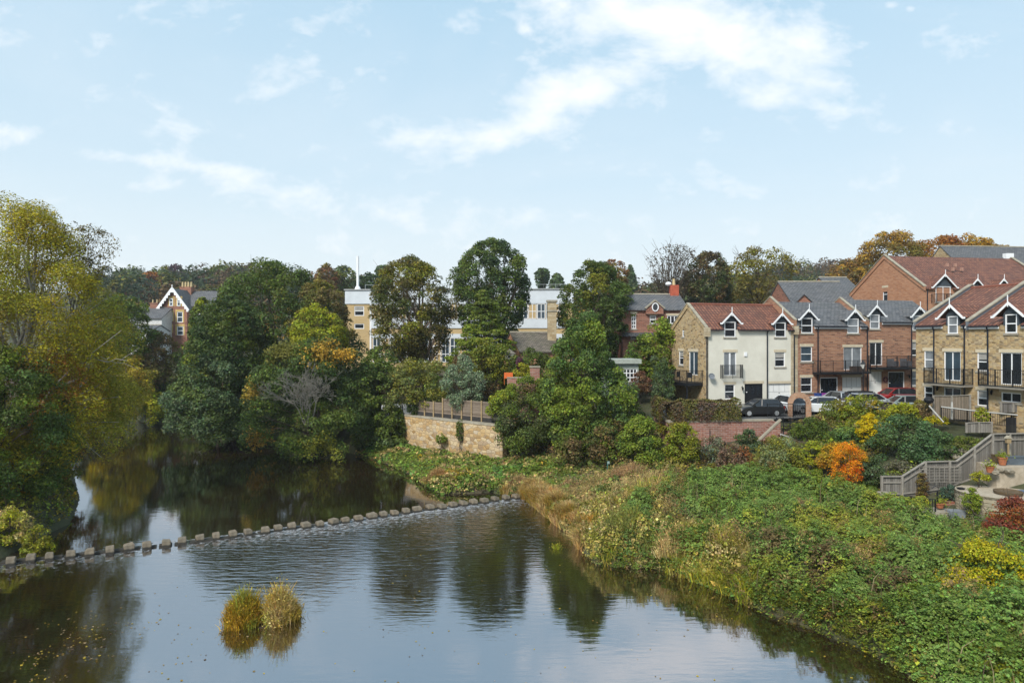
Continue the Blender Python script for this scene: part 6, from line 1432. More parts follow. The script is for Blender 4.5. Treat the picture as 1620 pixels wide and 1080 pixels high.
# weathered fence stepping up the garden
FP=[(1394,753,792,44.9),(1426,753,790,44.9),(1463,730,786,45.1),(1501,729,780,45.3),(1512,729,775,45.4),(1540,708,765,45.6),(1569,686,742,45.8),(1596,685.5,738,46.1),(1625,685,735,46.4)]
X0,Y0=at(FP[0][0],FP[0][3]); ff=empty('wooden_fence',(X0,Y0,0),0,'silver grey weathered board fence stepping up the garden slope','fence')
P_=[]
for (px_,pt,pb,Y) in FP:
    X,Y2=at(px_,Y); P_.append((X-X0,Y-Y0,CAMZ-(pt-540)/1080*Y,max(.8,CAMZ-(pb-540)/1080*Y-.1)))
for i,(a,b) in enumerate(zip(P_[:-1],P_[1:])):
    m=MB(); wallseg(m,a[:2],b[:2],a[3],a[2]-.02,.04,z1b=b[2]-.02,z0b=b[3]); m.build('board_panel',M_fgrey,ff)
    [MB().bar((a[0],a[1]-dy,za),(b[0],b[1]-dy,zb_),w1_,w2_).build('rail',M_postg,ff) for dy,za,zb_,w1_,w2_ in ((.06,a[2],b[2],.16,.06),(.05,a[2]-.4,b[2]-.4,.06,.09),(.05,a[3]+.5,b[3]+.5,.06,.09))]
for i,a in enumerate(P_):
    if i in (4,): continue
    MB().bar((a[0],a[1]-.08,a[3]-.2),(a[0],a[1]-.08,a[2]+.05),.13).build('post',M_postg,ff)
# trellis on the fence
a,b=P_[2],P_[3]; m=MB()
for k in range(9):
    t_=-.25+k*.19; m.bar((a[0]+(b[0]-a[0])*t_,a[1]-.14,a[2]-1.35),(a[0]+(b[0]-a[0])*t_,a[1]-.14,a[2]-.25),.03)
for k in range(6): m.bar((a[0]+(b[0]-a[0])*-.3,a[1]-.15,a[2]-.3-k*.2),(a[0]+(b[0]-a[0])*1.35,a[1]-.15,a[2]-.3-k*.2),.03)
m.build('trellis',M_postg,ff)
# second fence across the far side of the planting bed + sheds / screens by the stone house
def panelfence(name,label,pts,matr,cat='fence',postm=None,rail=True):
    X0,Y0=at(pts[0][0],pts[0][3]); e=empty(name,(X0,Y0,0),0,label,cat)
    Q=[(at(p,Y)[0]-X0,Y-Y0,CAMZ-(t_-540)/1080*Y,CAMZ-(b_-540)/1080*Y) for p,t_,b_,Y in pts]
    for a,b in zip(Q[:-1],Q[1:]):
        m=MB(); wallseg(m,a[:2],b[:2],a[3],a[2],.05,z1b=b[2],z0b=b[3]); m.build('board_panel',matr,e)
        if rail: MB().bar((a[0],a[1]-.04,a[2]+.02),(b[0],b[1]-.04,b[2]+.02),.12,.05).build('rail',postm or M_postg,e)
    for a in Q: MB().bar((a[0],a[1]-.05,a[3]),(a[0],a[1]-.05,a[2]+.05),.11).build('post',postm or M_postg,e)
    return e
M_sb=woodplank('brown_screen',[(.14,.115,.085),(.18,.145,.11),(.22,.18,.14)],.1)
panelfence('screen_fence','brown upright board screen in front of the left stone house ground floor',[(1476,626,661,53.6),(1505,626,662,52.9),(1534,625,664,52.2)],M_sb)
panelfence('low_fence','grey board edging of the raised bed below the black railings',[(1528,669,684,50.6),(1548,668,684,50.2),(1568,668,684,49.8)],M_fgrey)
panelfence('grey_screen','dark grey board screen at the right stone house ground floor',[(1583,637,652,50.2),(1602,637,652,49.6),(1625,637,652,49)],woodplank('grey_screen_wood',[(.10,.09,.08),(.13,.12,.11),(.16,.15,.14)],.1))
# black garden railings with pale top rail
Xr,Yr=at(1489,51.8); gr_=empty('garden_railing',(Xr,Yr,0),0,'black garden railing with pale top rail in front of the stone houses','railing')
pr=[(1489,643,51.8),(1530,648,51),(1567,652,50.2),(1600,655,49.6),(1630,658,49)]
q=[(at(p,Y)[0]-Xr,Y-Yr,CAMZ-(t_-540)/1080*Y-.95) for p,t_,Y in pr]
railing(gr_,q,h=.9,bars=.13,bw=.018); m=MB()
for a,b in zip(q[:-1],q[1:]): m.bar((a[0],a[1],a[2]+.95),(b[0],b[1],b[2]+.95),.07)
m.bar((q[0][0]-1.1,q[0][1]-.3,q[0][2]+1.05),(q[0][0]-.2,q[0][1]-.6,q[0][2]-.15),.09); m.bar((q[0][0]+.8,q[0][1]-.02,q[0][2]),(q[0][0]+.8,q[0][1]-.02,q[0][2]+1.3),.09)
m.build('top_rail',mat('pale_metal',(.42,.42,.40),.5),gr_)
m=MB(); g=at(1590,49.6); m.box(-.35,-.04,-1.5,.35,.04,.45); tag(m.build('garden_gate',woodplank('black_boards',[(.012,.012,.014),(.02,.02,.022),(.025,.025,.03)],.12),None,loc=(g[0],g[1]-.6,CAMZ-(670-540)/1080*49)),'tall black boarded gate in the railing before the right stone house','gate')
MB()
# lamp like black dish on the garden wall
X_,Y_=at(1469.5,53.2); k=empty('barbecue',(X_,Y_,CAMZ-(648-540)/1080*53.2),0,'round black kettle barbecue by the corner of the left stone house','barbecue')
MB().lathe((0,0,.45),[(.05,0),(.3,.12),(.36,.3),(.34,.4),(.2,.55),(.03,.6)],14).build('bowl',M_black,k)
for a in (0,2.1,4.2): MB().bar((.3*math.cos(a),.3*math.sin(a),0),(.15*math.cos(a),.15*math.sin(a),.55),.03).build('leg',M_black,k)
# stone patio at right: curved wall with pale paving
pc=at(1625,41.5); zt=CAMZ-(778-540)/1080*42
patio=empty('stone_patio',(pc[0],pc[1],0),0,'raised patio of pale stone with rough curved stone wall at the right edge','patio')
rad=3.6; mb=MB(); tp=MB(); arc=[math.radians(a) for a in range(150,281,10)]
O2=[(rad*math.cos(a)+.3,rad*.72*math.sin(a)+1.2) for a in arc]
for a,b in zip(O2[:-1],O2[1:]):
    wallseg(mb,a,b,.8,zt-.12,.4)
mb.build('masonry',rubble('patio_wall_stone',[(.20,.17,.11),(.33,.28,.19),(.40,.34,.24),(.26,.24,.17)],2.2,4.5,joint=.05,mortar=(.12,.10,.07),bump=.06),patio)
def _pave():
    t=NT('pale_paving'); v=t.uv(); a=t.n('ShaderNodeTexVoronoi',Scale=1.3); a.feature='DISTANCE_TO_EDGE'; t.l(v,a.inputs['Vector']); n1=t.noise(v,2,5,.6)
    c=t.ramp(n1,[(.3,(.28,.23,.165)),(.7,(.42,.36,.28))]); c=t.mix(t.ramp(a.outputs['Distance'],[(0,(1,1,1)),(.03,(0,0,0))]),c,(.28,.24,.18)); t.l(c,t.b.inputs['Base Color']); t.b.inputs['Roughness'].default_value=.9; return t.m
M_pave=_pave()
tp.prism(O2+[(3.9,-.9),(4.2,2.4),(-2.0,3.0)],lambda a,b:(a,b,zt-.3),lambda a,b:(a,b,zt-.1)); tp.build('paving',M_pave,patio)
X_,Y_=at(1595,41.9); tb=empty('round_tray',(X_,Y_,zt-.1),0,'low round wooden fire bowl lying on the pale patio','tray'); MB().lathe((0,0,0),[(.5,0),(.75,.05),(.78,.2),(.7,.22),(.6,.12)],20).build('bowl',mat('rust_brown',(.10,.07,.04),.8),tb)
X_,Y_=at(1618,42.3); MB_=MB().box(-.35,-.25,0,.35,.25,.12); tag(MB_.build('folded_cover',mat('blue_cloth',(.07,.11,.18),.8),None,loc=(X_,Y_,zt-.1)),'folded dark blue cover on the patio at the right edge','cover')
# upper paving by the fence (pale slabs)
X_,Y_=at(1600,44.6); z_=CAMZ-(735-540)/1080*44.6
ter=MB().prism([(-1.6,-.9),(3.5,-.9),(3.5,1.3),(-1.6,1.2)],lambda a,b:(a,b,-1.4),lambda a,b:(a,b,0)).build('garden_terrace',M_pave,None,loc=(X_,Y_,z_)); tag(ter,'pale gravel terrace inside the top corner of the weathered fence','terrace')
def pot(px,py,Y,r,h,label,m_,group=None,zz=None):
    X,Y=at(px,Y); z=CAMZ-(py-540)/1080*Y if zz is None else zz; p=empty('plant_pot',(X,Y,z),0,label,'plant pot',group)
    MB().lathe((0,0,0),[(r*.65,0),(r*.95,h*.85),(r*1.05,h*.85),(r*1.05,h),(r*.9,h),(r*.85,h*.9)],14).build('pot',m_,p)
    rng=np.random.default_rng(int(px)); n=220; P=rng.normal(size=(n,3))*np.array([r*.7,r*.7,r*.5])+[0,0,h+r*.5]; V,Fq=leaves(P,rng.normal(size=(n,3)),.09,rng); npmesh('plant',V,Fq,M_leaf,p,pal_colors(P,P,[G_MD,G_LT,YG],rng,1,.3)); return p
M_ter=mat('terracotta',(.36,.13,.06),.85,var=.2)
pot(1586,735,44.4,.28,.5,'terracotta pot with a grassy plant at the inside corner of the weathered fence',M_ter)
pot(1566,747,43.6,.26,.4,'wide orange clay pot on the rockery edge left of the gravel terrace',M_ter)
pot(1487,803,42.9,.28,.3,'low terracotta pot on the sunken patio beside the dark lantern',M_ter)
X_,Y_=at(1607,44.7); planter((X_,Y_,z_),0,'grey blue rounded planter on the gravel terrace by the fence',1.5,mat('blue_grey',(.09,.11,.13),.7))
X_,Y_=at(1582,45.3); planter((X_,Y_,z_),0,'low brown timber planter against the weathered fence',.9,mat('rust_brown',(.10,.07,.04),.8))
X_,Y_=at(1595,45.5); bh=empty('bird_house',(X_,Y_,z_),0,'small brown bird house on a post against the weathered fence','bird house')
MB().bar((0,0,0),(0,0,1.3),.09).build('post',M_post,bh); MB().box(-.14,-.1,1.3,.14,.1,1.6).build('box',M_post,bh); MB().prism([(-.2,1.6),(.2,1.6),(0,1.8)],lambda a,b:(a,-.15,b),lambda a,b:(a,.15,b)).build('roof',M_cope,bh)
# rocks
rng=np.random.default_rng(31)
M_rock=mat('rockery_stone',(.24,.21,.16),.95,var=.35,scale=4,bump=.03)
def rock(px,py,Y,s,label,group='rockery stones beside the fence'):
    X,Y=at(px,Y); bm=bmesh.new(); bmesh.ops.create_icosphere(bm,subdivisions=2,radius=s)
    for v_ in bm.verts:
        f=1+.35*(float(vnoise(np.array([[v_.co.x*3/s+px,v_.co.y*3/s,v_.co.z*3/s]]),7)[0])-.5)*2; v_.co*=f; v_.co.z*=.6
    me=bpy.data.meshes.new('rock'); bm.to_mesh(me); bm.free(); me.materials.append(M_rock); o=bpy.data.objects.new('rock',me); COL.objects.link(o); o.location=(X,Y,CAMZ-(py-540)/1080*Y)
    tag(o,label,'rock',group)
for a_ in ((1574,747,43.5,.28,'pale rounded rock right of the wide clay pot'),(1584,743,43.7,.24,'small brown rock in the middle of the rockery'),(1596,745,43.6,.3,'flat grey rock at the right of the rockery'),(1500,713,48.6,.35,'rough rock at the foot of the garden steps'),(1512,722,48.3,.3,'brown rock lowest beside the garden steps'),(1524,712,48.6,.34,'grey rock right of the garden steps')): rock(*a_)
# garden steps up between the beds
g=at(1500,49.2); stp=MB()
for k in range(5): stp.box(-.5-.1*k,.35*k,-.8,.5-.1*k,.35*k+.4,.18*k)
tag(stp.build('stone_steps',M_cope,None,loc=(g[0],g[1],CAMZ-(728-540)/1080*49.2),rz=R(-15)),'rough stone steps climbing between the garden beds','steps')
# paved corner and picket rail in front of the weathered fence
X_,Y_=at(1397,44.2); pl=empty('brick_gatepost',(X_,Y_,1.3),0,'square orange brick gatepost at the left end of the weathered fence','gatepost'); hh=CAMZ-(781-540)/1080*44.2-1.3
MB().box(-.3,-.3,-.3,.3,.3,hh).build('pillar',M_bk2,pl); MB().box(-.36,-.36,hh+.002,.36,.36,hh+.1).build('cap',M_cope,pl)
Xr,Yr=at(1402,43.4); zz=CAMZ-(806-540)/1080*43.2
pf=empty('metal_picket_fence',(Xr,Yr,zz),0,'low dark metal picket fence around the sunken patio','fence')
railing(pf,[(0,0,0),(at(1440,43)[0]-Xr,-.5,-.05),(at(1478,42.4)[0]-Xr,-1.1,-.1)],h=.95,bars=.14,bw=.03)
sp_=MB().prism([(-3.2,-1.2),(2.2,-1.6),(2.4,1.2),(-3.0,1.4)],lambda a,b:(a,b,-1),lambda a,b:(a,b,0)).build('sunken_patio',M_cope,None,loc=(*at(1480,43.6),CAMZ-(800-540)/1080*43.8)); tag(sp_,'small paved sunken patio between the weathered fence and the curved stone wall','patio')
pbx=empty('brick_planter',(*at(1508,43.8),CAMZ-(806-540)/1080*43.8),0,'low brick planter box on the sunken patio beside the blue green conifer','planter'); MB().box(-.6,-.3,0,.6,.3,.62).build('box',M_bk3,pbx); MB().box(-.55,-.25,.55,.55,.25,.64).build('soil',mat('soil',(.03,.022,.015),.95),pbx)
X_,Y_=at(1483,43); lt=empty('garden_lantern',(X_,Y_,CAMZ-(801-540)/1080*43),0,'black post lantern with curled bracket on the sunken patio','lantern'); MB().bar((0,0,0),(0,0,1.0),.07).build('post',M_black,lt); MB().tube([(0,0,1.0),(.1,0,1.2),(-.15,0,1.3),(-.35,0,1.15)],.025,6).build('bracket',M_black,lt)
X_,Y_=at(1520,43.2); tag(MB().box(-.14,-.14,0,.14,.14,1.1).box(-.18,-.18,1.102,.18,.18,1.16).build('post_box',M_black,None,loc=(X_,Y_,CAMZ-(800-540)/1080*43.2)),'black square post at the corner of the curved stone wall','post')
X_,Y_=at(1511,42.2); tag(MB().box(-.45,-.3,0,.45,.3,.45).build('cold_frame',mat('grey_plastic',(.2,.22,.24),.5),None,loc=(X_,Y_,CAMZ-(818-540)/1080*42.2)),'grey box standing at the front edge of the sunken patio','box')
# signpost on the meadow
X_,Y_=at(961,54.6); sg=empty('signpost',(X_,Y_,H1(X_,Y_)),0,'small green signpost standing on the riverside meadow','signpost'); ht=CAMZ-(729-540)/1080*54.6-H1(X_,Y_)
MB().bar((0,0,-.1),(0,0,ht),.08).build('post',mat('sign_green',(.03,.10,.08),.6),sg); MB().box(-.02,-.05,ht-.22,.16,-.045+.09,ht-.02).build('sign_board',mat('sign_pale',(.22,.30,.28),.6),sg)
# path on the meadow
pth=[(940,56.8),(952,55.6),(905,54.6),(870,54.2),(850,53.6)]
a=MB(); Q=[np.array(at(p,Y)) for p,Y in pth]
for p,q in zip(Q[:-1],Q[1:]):
    for k in range(4):
        A=p+(q-p)*k/4;B=p+(q-p)*(k+1)/4; a.face([(A[0],A[1]-.45,H1(A[0],A[1]-.45)+.06),(B[0],B[1]-.45,H1(B[0],B[1]-.45)+.06),(B[0],B[1]+.45,H1(B[0],B[1]+.45)+.06),(A[0],A[1]+.45,H1(A[0],A[1]+.45)+.06)])
tag(a.build('footpath',mat('path_earth',(.24,.19,.12),.95,bump=.02)),'narrow trodden earth path leading to the stepping stones',kind='structure')
# street lamps
def streetlamp(px,pytop,Y,zb,label,globe=False):
    X,Y=at(px,Y); e=empty('street_lamp',(X,Y,zb),0,label,'street lamp'); h_=CAMZ-(pytop-540)/1080*Y-zb
    MB().tube([(0,0,0),(0,0,h_-.7)],[.07,.05],10).lathe((0,0,0),[(.12,0),(.1,.8),(.07,.9)],10).build('post',M_black,e)
    if globe: MB().lathe((0,0,h_-.7),[(.1,0),(.38,.18),(.4,.35),(.25,.5),(.05,.55)],14).build('lantern',M_wht,e)
    else:
        MB().lathe((0,0,h_-.7),[(.08,0),(.24,.4),(.2,.42)],4).build('lantern',mat('lamp_glass',(.45,.45,.42),.3),e); MB().lathe((0,0,h_-.275),[(.3,0),(.12,.2),(.04,.35)],4).build('lantern_cap',M_black,e)
streetlamp(1365.5,571,63.5,5.7,'black street lamp with four sided lantern before the brick house garage')
streetlamp(1057.5,444,88,7.2,'tall lamp post with white globe beside the red chimney',True)
# bins
for px_,cm,lab in ((1296,(.02,.05,.20),'blue wheeled bin beside the dark front door of the brown brick house'),(1301,(.28,.05,.30),'purple lidded recycling box standing next to the blue bin')):
    X_,Y_=at(px_,65.8); b=empty('wheelie_bin',(X_,Y_,6.0),A1,lab,'bin','bins by the brick house door'); mm=mat('bin_'+('blue' if px_==1296 else 'purple'),cm,.5,var=.1)
    MB().hexa([(-.25,-.3,.05),(.25,-.3,.05),(.25,.3,.05),(-.25,.3,.05),(-.3,-.36,.95),(.3,-.36,.95),(.3,.36,.95),(-.3,.36,.95)]).build('body',mm,b); MB().box(-.32,-.4,.955,.32,.4,1.02).build('lid',mm,b)
X_,Y_=at(1207,64.0); b=empty('red_crate',(X_,Y_,5.9),A1,'red box by the black front door of the cream house','box'); MB().box(-.4,-.25,0,.4,.25,.5).build('body',mat('red_plastic',(.55,.05,.03),.5),b)
# summerhouse
X_,Y_=at(962,68); sh=empty('summerhouse',(X_,Y_,5.8),R(6),'little white summerhouse with flat green roof and glazed doors','summerhouse'); h2=CAMZ-(575-540)/1080*68-5.8; WS=at(1013,68)[0]-X_
hs=House('x','x','x',X_,Y_,5.8,R(6)); bpy.data.objects.remove(hs.root); o=hs.fr(986,583,1008,604); ws=WS-.1
mb=MB(); facade(mb,(0,0,0),U_,N_,ws,h2,[o],base=-1.5); mb.face([(0,3,-1.5),(0,0,-1.5),(0,0,h2),(0,3,h2)]); mb.face([(ws,0,-1.5),(ws,3,-1.5),(ws,3,h2),(ws,0,h2)]); mb.build('wall',mat('sage_paint',(.30,.34,.30),.7),sh)
MB().box(-.2,-.35,h2,ws+.2,3.2,h2+.45).build('roof',mat('sage_roof',(.33,.36,.32),.8),sh); window(sh,(0,0,0),U_,N_,o,4,3,name='glazed_door',sill=False,lintel=False,fw=.09)
# brick pillar and low wall, orange seat near x=845
X_,Y_=at(846,66); bp=empty('brick_pillar',(X_,Y_,4.6),0,'round topped brown brick pillar above the clipped hedge','pillar'); zp=CAMZ-(581-540)/1080*66-4.6; MB().box(-.45,-.45,-1,.45,.45,zp).build('pillar',M_brw,bp); MB().box(-.52,-.52,zp+.002,.52,.52,zp+.12).build('cap',M_cope,bp)
X_,Y_=at(812,67.5); lw=empty('low_brick_wall',(X_,Y_,4.3),0,'low brick wall with pale coping behind the hedge left of the pillar','wall'); zp=CAMZ-(598-540)/1080*67.5-4.3; MB().box(-.6,0,-1,1.6,.3,zp).build('masonry',M_brw,lw); MB().box(-.65,-.05,zp+.002,1.65,.35,zp+.1).build('coping',M_cope,lw)
X_,Y_=at(806,68.2); z2=4.3+zp-.5
for px_,lab in ((801,'orange garden chair behind the low brick wall, left of the pair'),(808,'orange garden chair behind the low brick wall, right of the pair')):
    X_,_=at(px_,68.6); c=empty('garden_chair',(X_,68.6,z2),0,lab,'chair','orange garden chairs'); mo=mat('orange_paint',(.55,.13,.03),.5)
    MB().box(-.22,-.22,.42,.22,.22,.47).build('seat',mo,c); MB().box(-.22,.18,.47,.22,.23,1.0).build('backrest',mo,c)
    for sx in (-.2,.2):
        for sy in (-.2,.2): MB().bar((sx,sy,-.2),(sx,sy,.42),.04).build('leg',mo,c)
X_,Y_=at(806,74); bd=empty('bird_table',(X_,Y_,5),0,'pale wooden bird table with gabled roof by the layered conifer','bird table'); zb=CAMZ-(568-540)/1080*74-5
MB().bar((0,0,0),(0,0,zb),.1).build('post',M_postg,bd); MB().box(-.5,-.4,zb,.5,.4,zb+.6).build('box',mat('pale_board',(.4,.38,.34),.8),bd); MB().prism([(-.7,zb+.6),(.7,zb+.6),(0,zb+1.1)],lambda a,b:(a,-.5,b),lambda a,b:(a,.5,b)).build('roof',M_postg,bd); MB().box(-.15,-.42,zb+.15,.15,-.405,zb+.42).build('opening',M_black,bd)
# ================= cars
def car(label,px,Y,z,rz,color,kind='hatch',L=4.1,group='cars parked in the car park',van=False):
    X,Y=at(px,Y); c=empty('parked_van' if van else 'parked_car',(X,Y,z),rz,label,'van' if van else 'car',None if van else group)
    if color not in _M:
        t=NT('car_paint'); t.b.inputs['Base Color'].default_value=(*color,1); t.b.inputs['Roughness'].default_value=.28; t.b.inputs['Coat Weight'].default_value=.6; _M[color]=t.m
    pm=_M[color]; h=L/2
    low=[(-h,.32),(-h+.02,.62),(-h+.1,.86),(-h+.35,.93),(h-1.25,.97),(h-.45,.84),(h-.1,.70),(h,.52),(h-.02,.30),(h-.45,.24),(-h+.5,.24)]
    roof=[(-h+.12,.9),(-h+.45,1.38),(-h+.75,1.46),(h-2.15,1.47),(h-1.75,1.38),(h-1.05,.93)] if not van else [(-h+.03,.9),(-h+.1,1.95),(-h+.3,2.05),(h-1.5,2.05),(h-1.2,1.9),(h-.75,1.0)]
    secs=[(-.88,-.06,.94),(-.80,0,1),(0,.02,1),(.80,0,1),(.88,-.06,.94)]
    def loft(prof,secs,ymul=1):
        V=[];Fq=[];n=len(prof);
        for (y,dz,sx) in secs:
            for (x,z_) in prof: V.append((x*sx,y*ymul,z_+(dz if z_>.6 else 0)))
        for i in range(len(secs)-1):
            for k in range(n): Fq.append([i*n+k,i*n+(k+1)%n,(i+1)*n+(k+1)%n,(i+1)*n+k])
        Fq.append(list(range(n))[::-1]); Fq.append([(len(secs)-1)*n+k for k in range(n)])
        m=MB(); m.V=V; m.Fc=Fq; return m
    loft(low,secs).build('body',pm,c)
    g=[]; 
    V=[];n=len(roof); m=MB()
    ys=[(-1,),(1,)]
    zt=max(r_[1] for r_ in roof)
    def sec(y):
        return [(x,y*(.80-.20*(z_-.9)/(zt-.9)) if not van else y*(.86-.08*(z_-.9)/(zt-.9)),z_) for x,z_ in roof]
    V=sec(-1)+sec(1); m.V=V; m.Fc=[list(range(n)),[n+k for k in range(n)][::-1]]+[[k,(k+1)%n,n+(k+1)%n,n+k][::-1] for k in range(n)]
    m.build('cabin_glass',M_dark if not van else pm,c)
    # roof skin and pillars
    rm=MB(); a,b=(roof[1],roof[-2]); 
    yw=.605 if not van else .78
    rm.hexa([(a[0]+.05,-yw,zt-.05),(b[0]-.05,-yw,zt-.06),(b[0]-.05,yw,zt-.06),(a[0]+.05,yw,zt-.05),(a[0]+.1,-yw+.04,zt+.012),(b[0]-.15,-yw+.04,zt+.01),(b[0]-.15,yw-.04,zt+.01),(a[0]+.1,yw-.04,zt+.012)])
    for s_ in (-1,1):
        for (p,q) in ((roof[0],roof[1]),(roof[-1],roof[-2]),):
            rm.bar((p[0],s_*.80,p[1]),(q[0],s_*(yw+.015),q[1]),.08)
    rm.build('roof',pm,c)
    for s_ in (-1,1): MB().bar((.05,s_*.80,.93),(-.05,s_*(yw+.015),zt-.03),.09).build('door_pillar',M_black,c)
    for sx in (-h+.78,h-.80):
        for s_ in (-1,1):
            w_=MB().lathe((0,0,0),[(.25,-.1),(.315,-.09),(.33,0),(.315,.09),(.25,.1)],18).build('wheel',mat('tyre',(.012,.012,.012),.9,var=.1),c,smooth=False,loc=(sx,s_*.80,.33)); w_.rotation_euler=(R(90),0,0)
            MB().lathe((0,0,0),[(.05,-.108),(.2,-.104),(.21,.104),(.05,.108)],12).build('rim',mat('alloy',(.45,.46,.47),.35,metal=.6,var=.05),w_)
    for s_ in (-1,1):
        MB().box(h-.30,min(s_*.5,s_*.78),.60,h-.06,max(s_*.5,s_*.78),.76).build('headlight',mat('lamp_clear',(.6,.62,.64),.15,var=.02),c)
        MB().box(-h+.015,min(s_*.55,s_*.8),.66,-h+.16,max(s_*.55,s_*.8),.88).build('tail_light',mat('lamp_red',(.35,.01,.01),.25,var=.05),c)
        MB().box(h-1.35,min(s_*.80,s_*.98),.92,h-1.2,max(s_*.80,s_*.98),1.05).build('mirror',pm,c)
    return c
gz=lambda px,Y:5.37+.065*(Y-57)+.012*max(0,at(px,Y)[0]-20)
K=(.012,.012,.014); Wt_=(.62,.64,.66); SV=(.32,.34,.36); RD=(.24,.012,.012); NV=(.02,.03,.05)
car('black hatchback parked behind the hedge on the brick wall',1200,59.3,gz(1200,59.3),R(184),K,L=4.0)
car('white car parked behind the railing beside the brick arch',1243,61.5,gz(1243,61.5),R(100),Wt_,L=4.1)
car('white car seen through and right of the brick arch',1290,60.2,gz(1290,60.2),R(172),Wt_,L=4.2)
car('silver grey car behind the autumn shrub, left of the dark one',1325,63.5,gz(1325,63.5),R(96),SV,L=4.1)
car('black car parked before the brown brick garage',1352,61.5,gz(1352,61.5)+.25,R(200),K,L=4.2)
car('pale silver car in front of the red car',1378,60.4,gz(1378,60.4)+.22,R(14),SV,L=4.2)
car('dark red car, the brightest roof in front of the navy door',1414,62.6,gz(1414,62.6)+.35,R(186),RD,L=4.2)
car('pale green grey car between the red car and the stone house',1425,59.6,gz(1425,59.6)+.1,R(178),(.22,.27,.26),L=4.0)
car('white van roof showing behind the left end of the sandstone wall',637,74.2,3.2,R(10),Wt_,L=4.6,van=True)
# parking fence behind the shrub in front of cars
panelfence('picket_fence','short dark trellis fence between the garden shrubs and the parked cars',[(1392,636,655,57.6),(1412,636,655,57.6)],woodplank('dark_trellis',[(.05,.04,.035),(.07,.055,.045),(.09,.07,.06)],.12))
# old sundial / bird bath and pale post in the weeds
X_,Y_=at(1183,50.2); bb=empty('bird_bath',(X_,Y_,CAMZ-(765-540)/1080*50.2),0,'pale stone bird bath standing in the weeds below the stair','bird bath'); MB().lathe((0,0,0),[(.28,0),(.16,.2),(.12,.8),(.2,1.0)],12).build('pedestal',M_cope,bb); MB().lathe((0,0,1.0),[(.15,0),(.45,.12),(.47,.2),(.3,.12)],16).build('basin',M_cope,bb)
# ================= far wooded hills
def wood(name,label,cells,leaf,pal,seed,hmul=1.):
    global LEAFTOT
    rng=np.random.default_rng(seed); Ps=[];Ns=[];Cs=[]
    for (X,Y,r,h_) in cells:
        n=int(2.6*r*r*2/(leaf*leaf*.38)*.55); d=rng.normal(size=(n,3)); d/=np.linalg.norm(d,axis=1,keepdims=True); d[:,2]=np.abs(d[:,2])*1.2-.15; d[:,1]=-np.abs(d[:,1])*.7+.3*rng.random(n)
        z=H1(X,Y)-1.5; lm=1+.35*(fbm(d*1.7+X,seed,2)[:,None]-.5)*2
        Ps.append(np.array([X,Y,z+h_*.45])+d*np.array([r,r,h_*.55])*lm*rng.uniform(.8,1,(n,1))); Ns.append(d+rng.normal(size=(n,3))*.5); p=np.array(pal[rng.integers(len(pal))]); Cs.append(p*(1+.18*rng.normal(size=(n,1)))*(1+.06*rng.normal(size=(n,3))))
    P=np.concatenate(Ps);N=np.concatenate(Ns);C=np.clip(np.concatenate(Cs),.004,.8); V,Fq=leaves(P,N,leaf*rng.uniform(.6,1.4,len(P)),rng); LEAFTOT+=len(P)
    return tag(npmesh(name,V,Fq,M_leaf,None,C),label,'wood',kind='stuff')
rng=np.random.default_rng(90); cells=[]
for _ in range(850):
    Y=rng.uniform(210,450); px_=rng.uniform(150,1420); X=(px_-810)/1080*Y; cells.append((X,Y,rng.uniform(5,9),rng.uniform(9,15)))
wood('distant_wood','hazy wooded hillside of mixed autumn trees on the skyline',cells,1.15,[G_DK,(.05,.07,.03),G_MD,G_OL,(.10,.07,.03),(.13,.08,.03),BRN,(.035,.055,.03)],91)
cells=[]
for _ in range(120):
    Y=rng.uniform(135,200); px_=rng.uniform(150,1300); X=(px_-810)/1080*Y; cells.append((X,Y,rng.uniform(3.5,6),rng.uniform(6,9)))
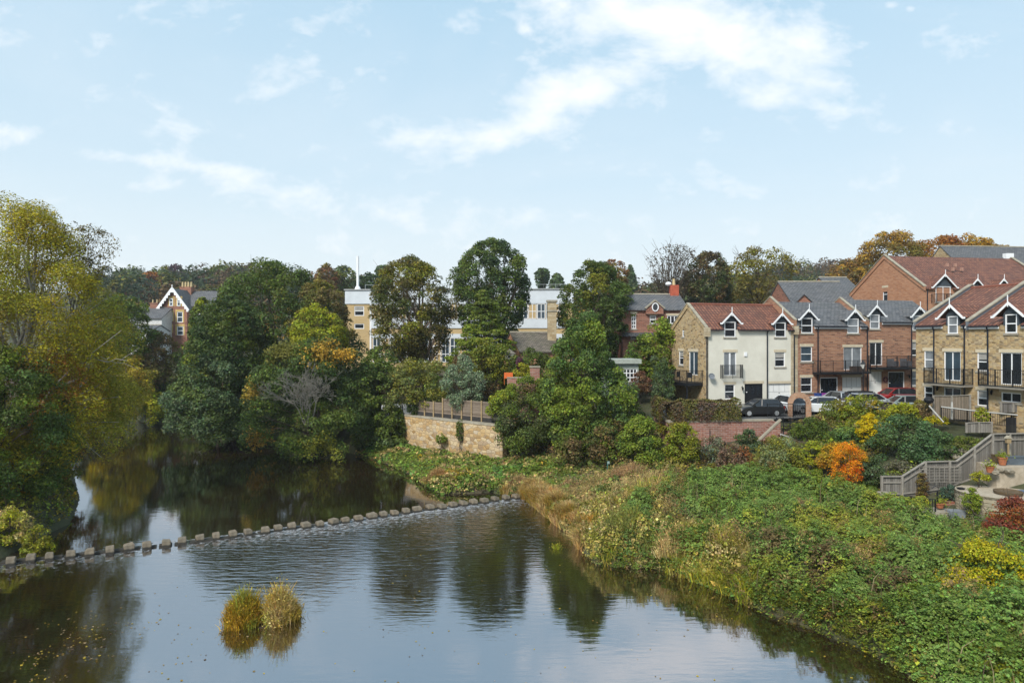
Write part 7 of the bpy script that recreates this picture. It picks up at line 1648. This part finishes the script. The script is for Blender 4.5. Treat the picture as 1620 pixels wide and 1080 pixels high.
wood('distant_wood','nearer belt of green and rusty trees behind the town buildings',cells,.6,[G_DK,G_MD,G_OL,OC,(.08,.07,.03)],92)
def fartree(label,x0,x1,yt,yb,Y,pal,prof='dome',seed=1,name='distant_tree',**k): return tree(name,label,x0,x1,yt,yb,Y,pal,prof,seed,ry=8,k=.8,nl=6,leaf=k.pop('leaf',1.0*Y/300),cr=k.pop('cr',.24),**k)
fartree('dark purple domed beech tree on the skyline above the Victorian house',249,298,418,470,300,[PUR,(.045,.025,.032)],seed=301)
fartree('orange tree on the hillside left of the purple beech',222,258,430,480,260,[(.32,.14,.04),RUS,OC],seed=302)
fartree('brownish purple tree right of the Victorian chimney on the skyline',314,352,434,475,280,[(.09,.045,.04),BRN],seed=303)
fartree('dark green tree on the skyline beside the willow',186,226,428,470,280,[G_DK,BLG],seed=304)
fartree('sparse reddish tree on the skyline behind the drooping olive tree',500,536,418,470,170,[RUS,BRN,G_OL],seed=305,holes=.15)
fartree('grey green tree left of the white flue mast',528,563,420,462,180,[BLG,G_OL],seed=306,holes=.1)
fartree('dark evergreen block right of the white flue mast',566,602,432,462,190,[(.02,.04,.02),G_DK],'col',seed=307)
fartree('dark pine on the skyline left of the bare trunked sycamore',596,622,420,455,220,[G_DK,BLG],'fan',seed=308)
fartree('pine tree on the skyline between the tall sycamore and the round tree',846,870,424,462,210,[G_DK,BLG],'fan',seed=309,holes=.1)
fartree('green tree low on the skyline right of the tall sycamore',868,892,432,462,230,[BLG,G_MD],seed=310)
fartree('conifer on the skyline right of the round topped tree',988,1006,418,462,240,[G_DK,BLG],'cone',seed=311)
# ================= air
hb_=MB().box(-905,-155,-3.5,905,1305,78)
t=NT('haze_air'); t.t.nodes.remove(t.b); pv=t.n('ShaderNodeVolumePrincipled'); pv.inputs['Color'].default_value=(.88,.93,1,1); pv.inputs['Density'].default_value=.00022; pv.inputs['Anisotropy'].default_value=.2
t.l(pv.outputs[0],t.out.inputs['Volume'])
tag(hb_.build('haze',t.m),'thin pale haze in the air of the valley','haze',kind='stuff')
print('LEAVES',LEAFTOT)
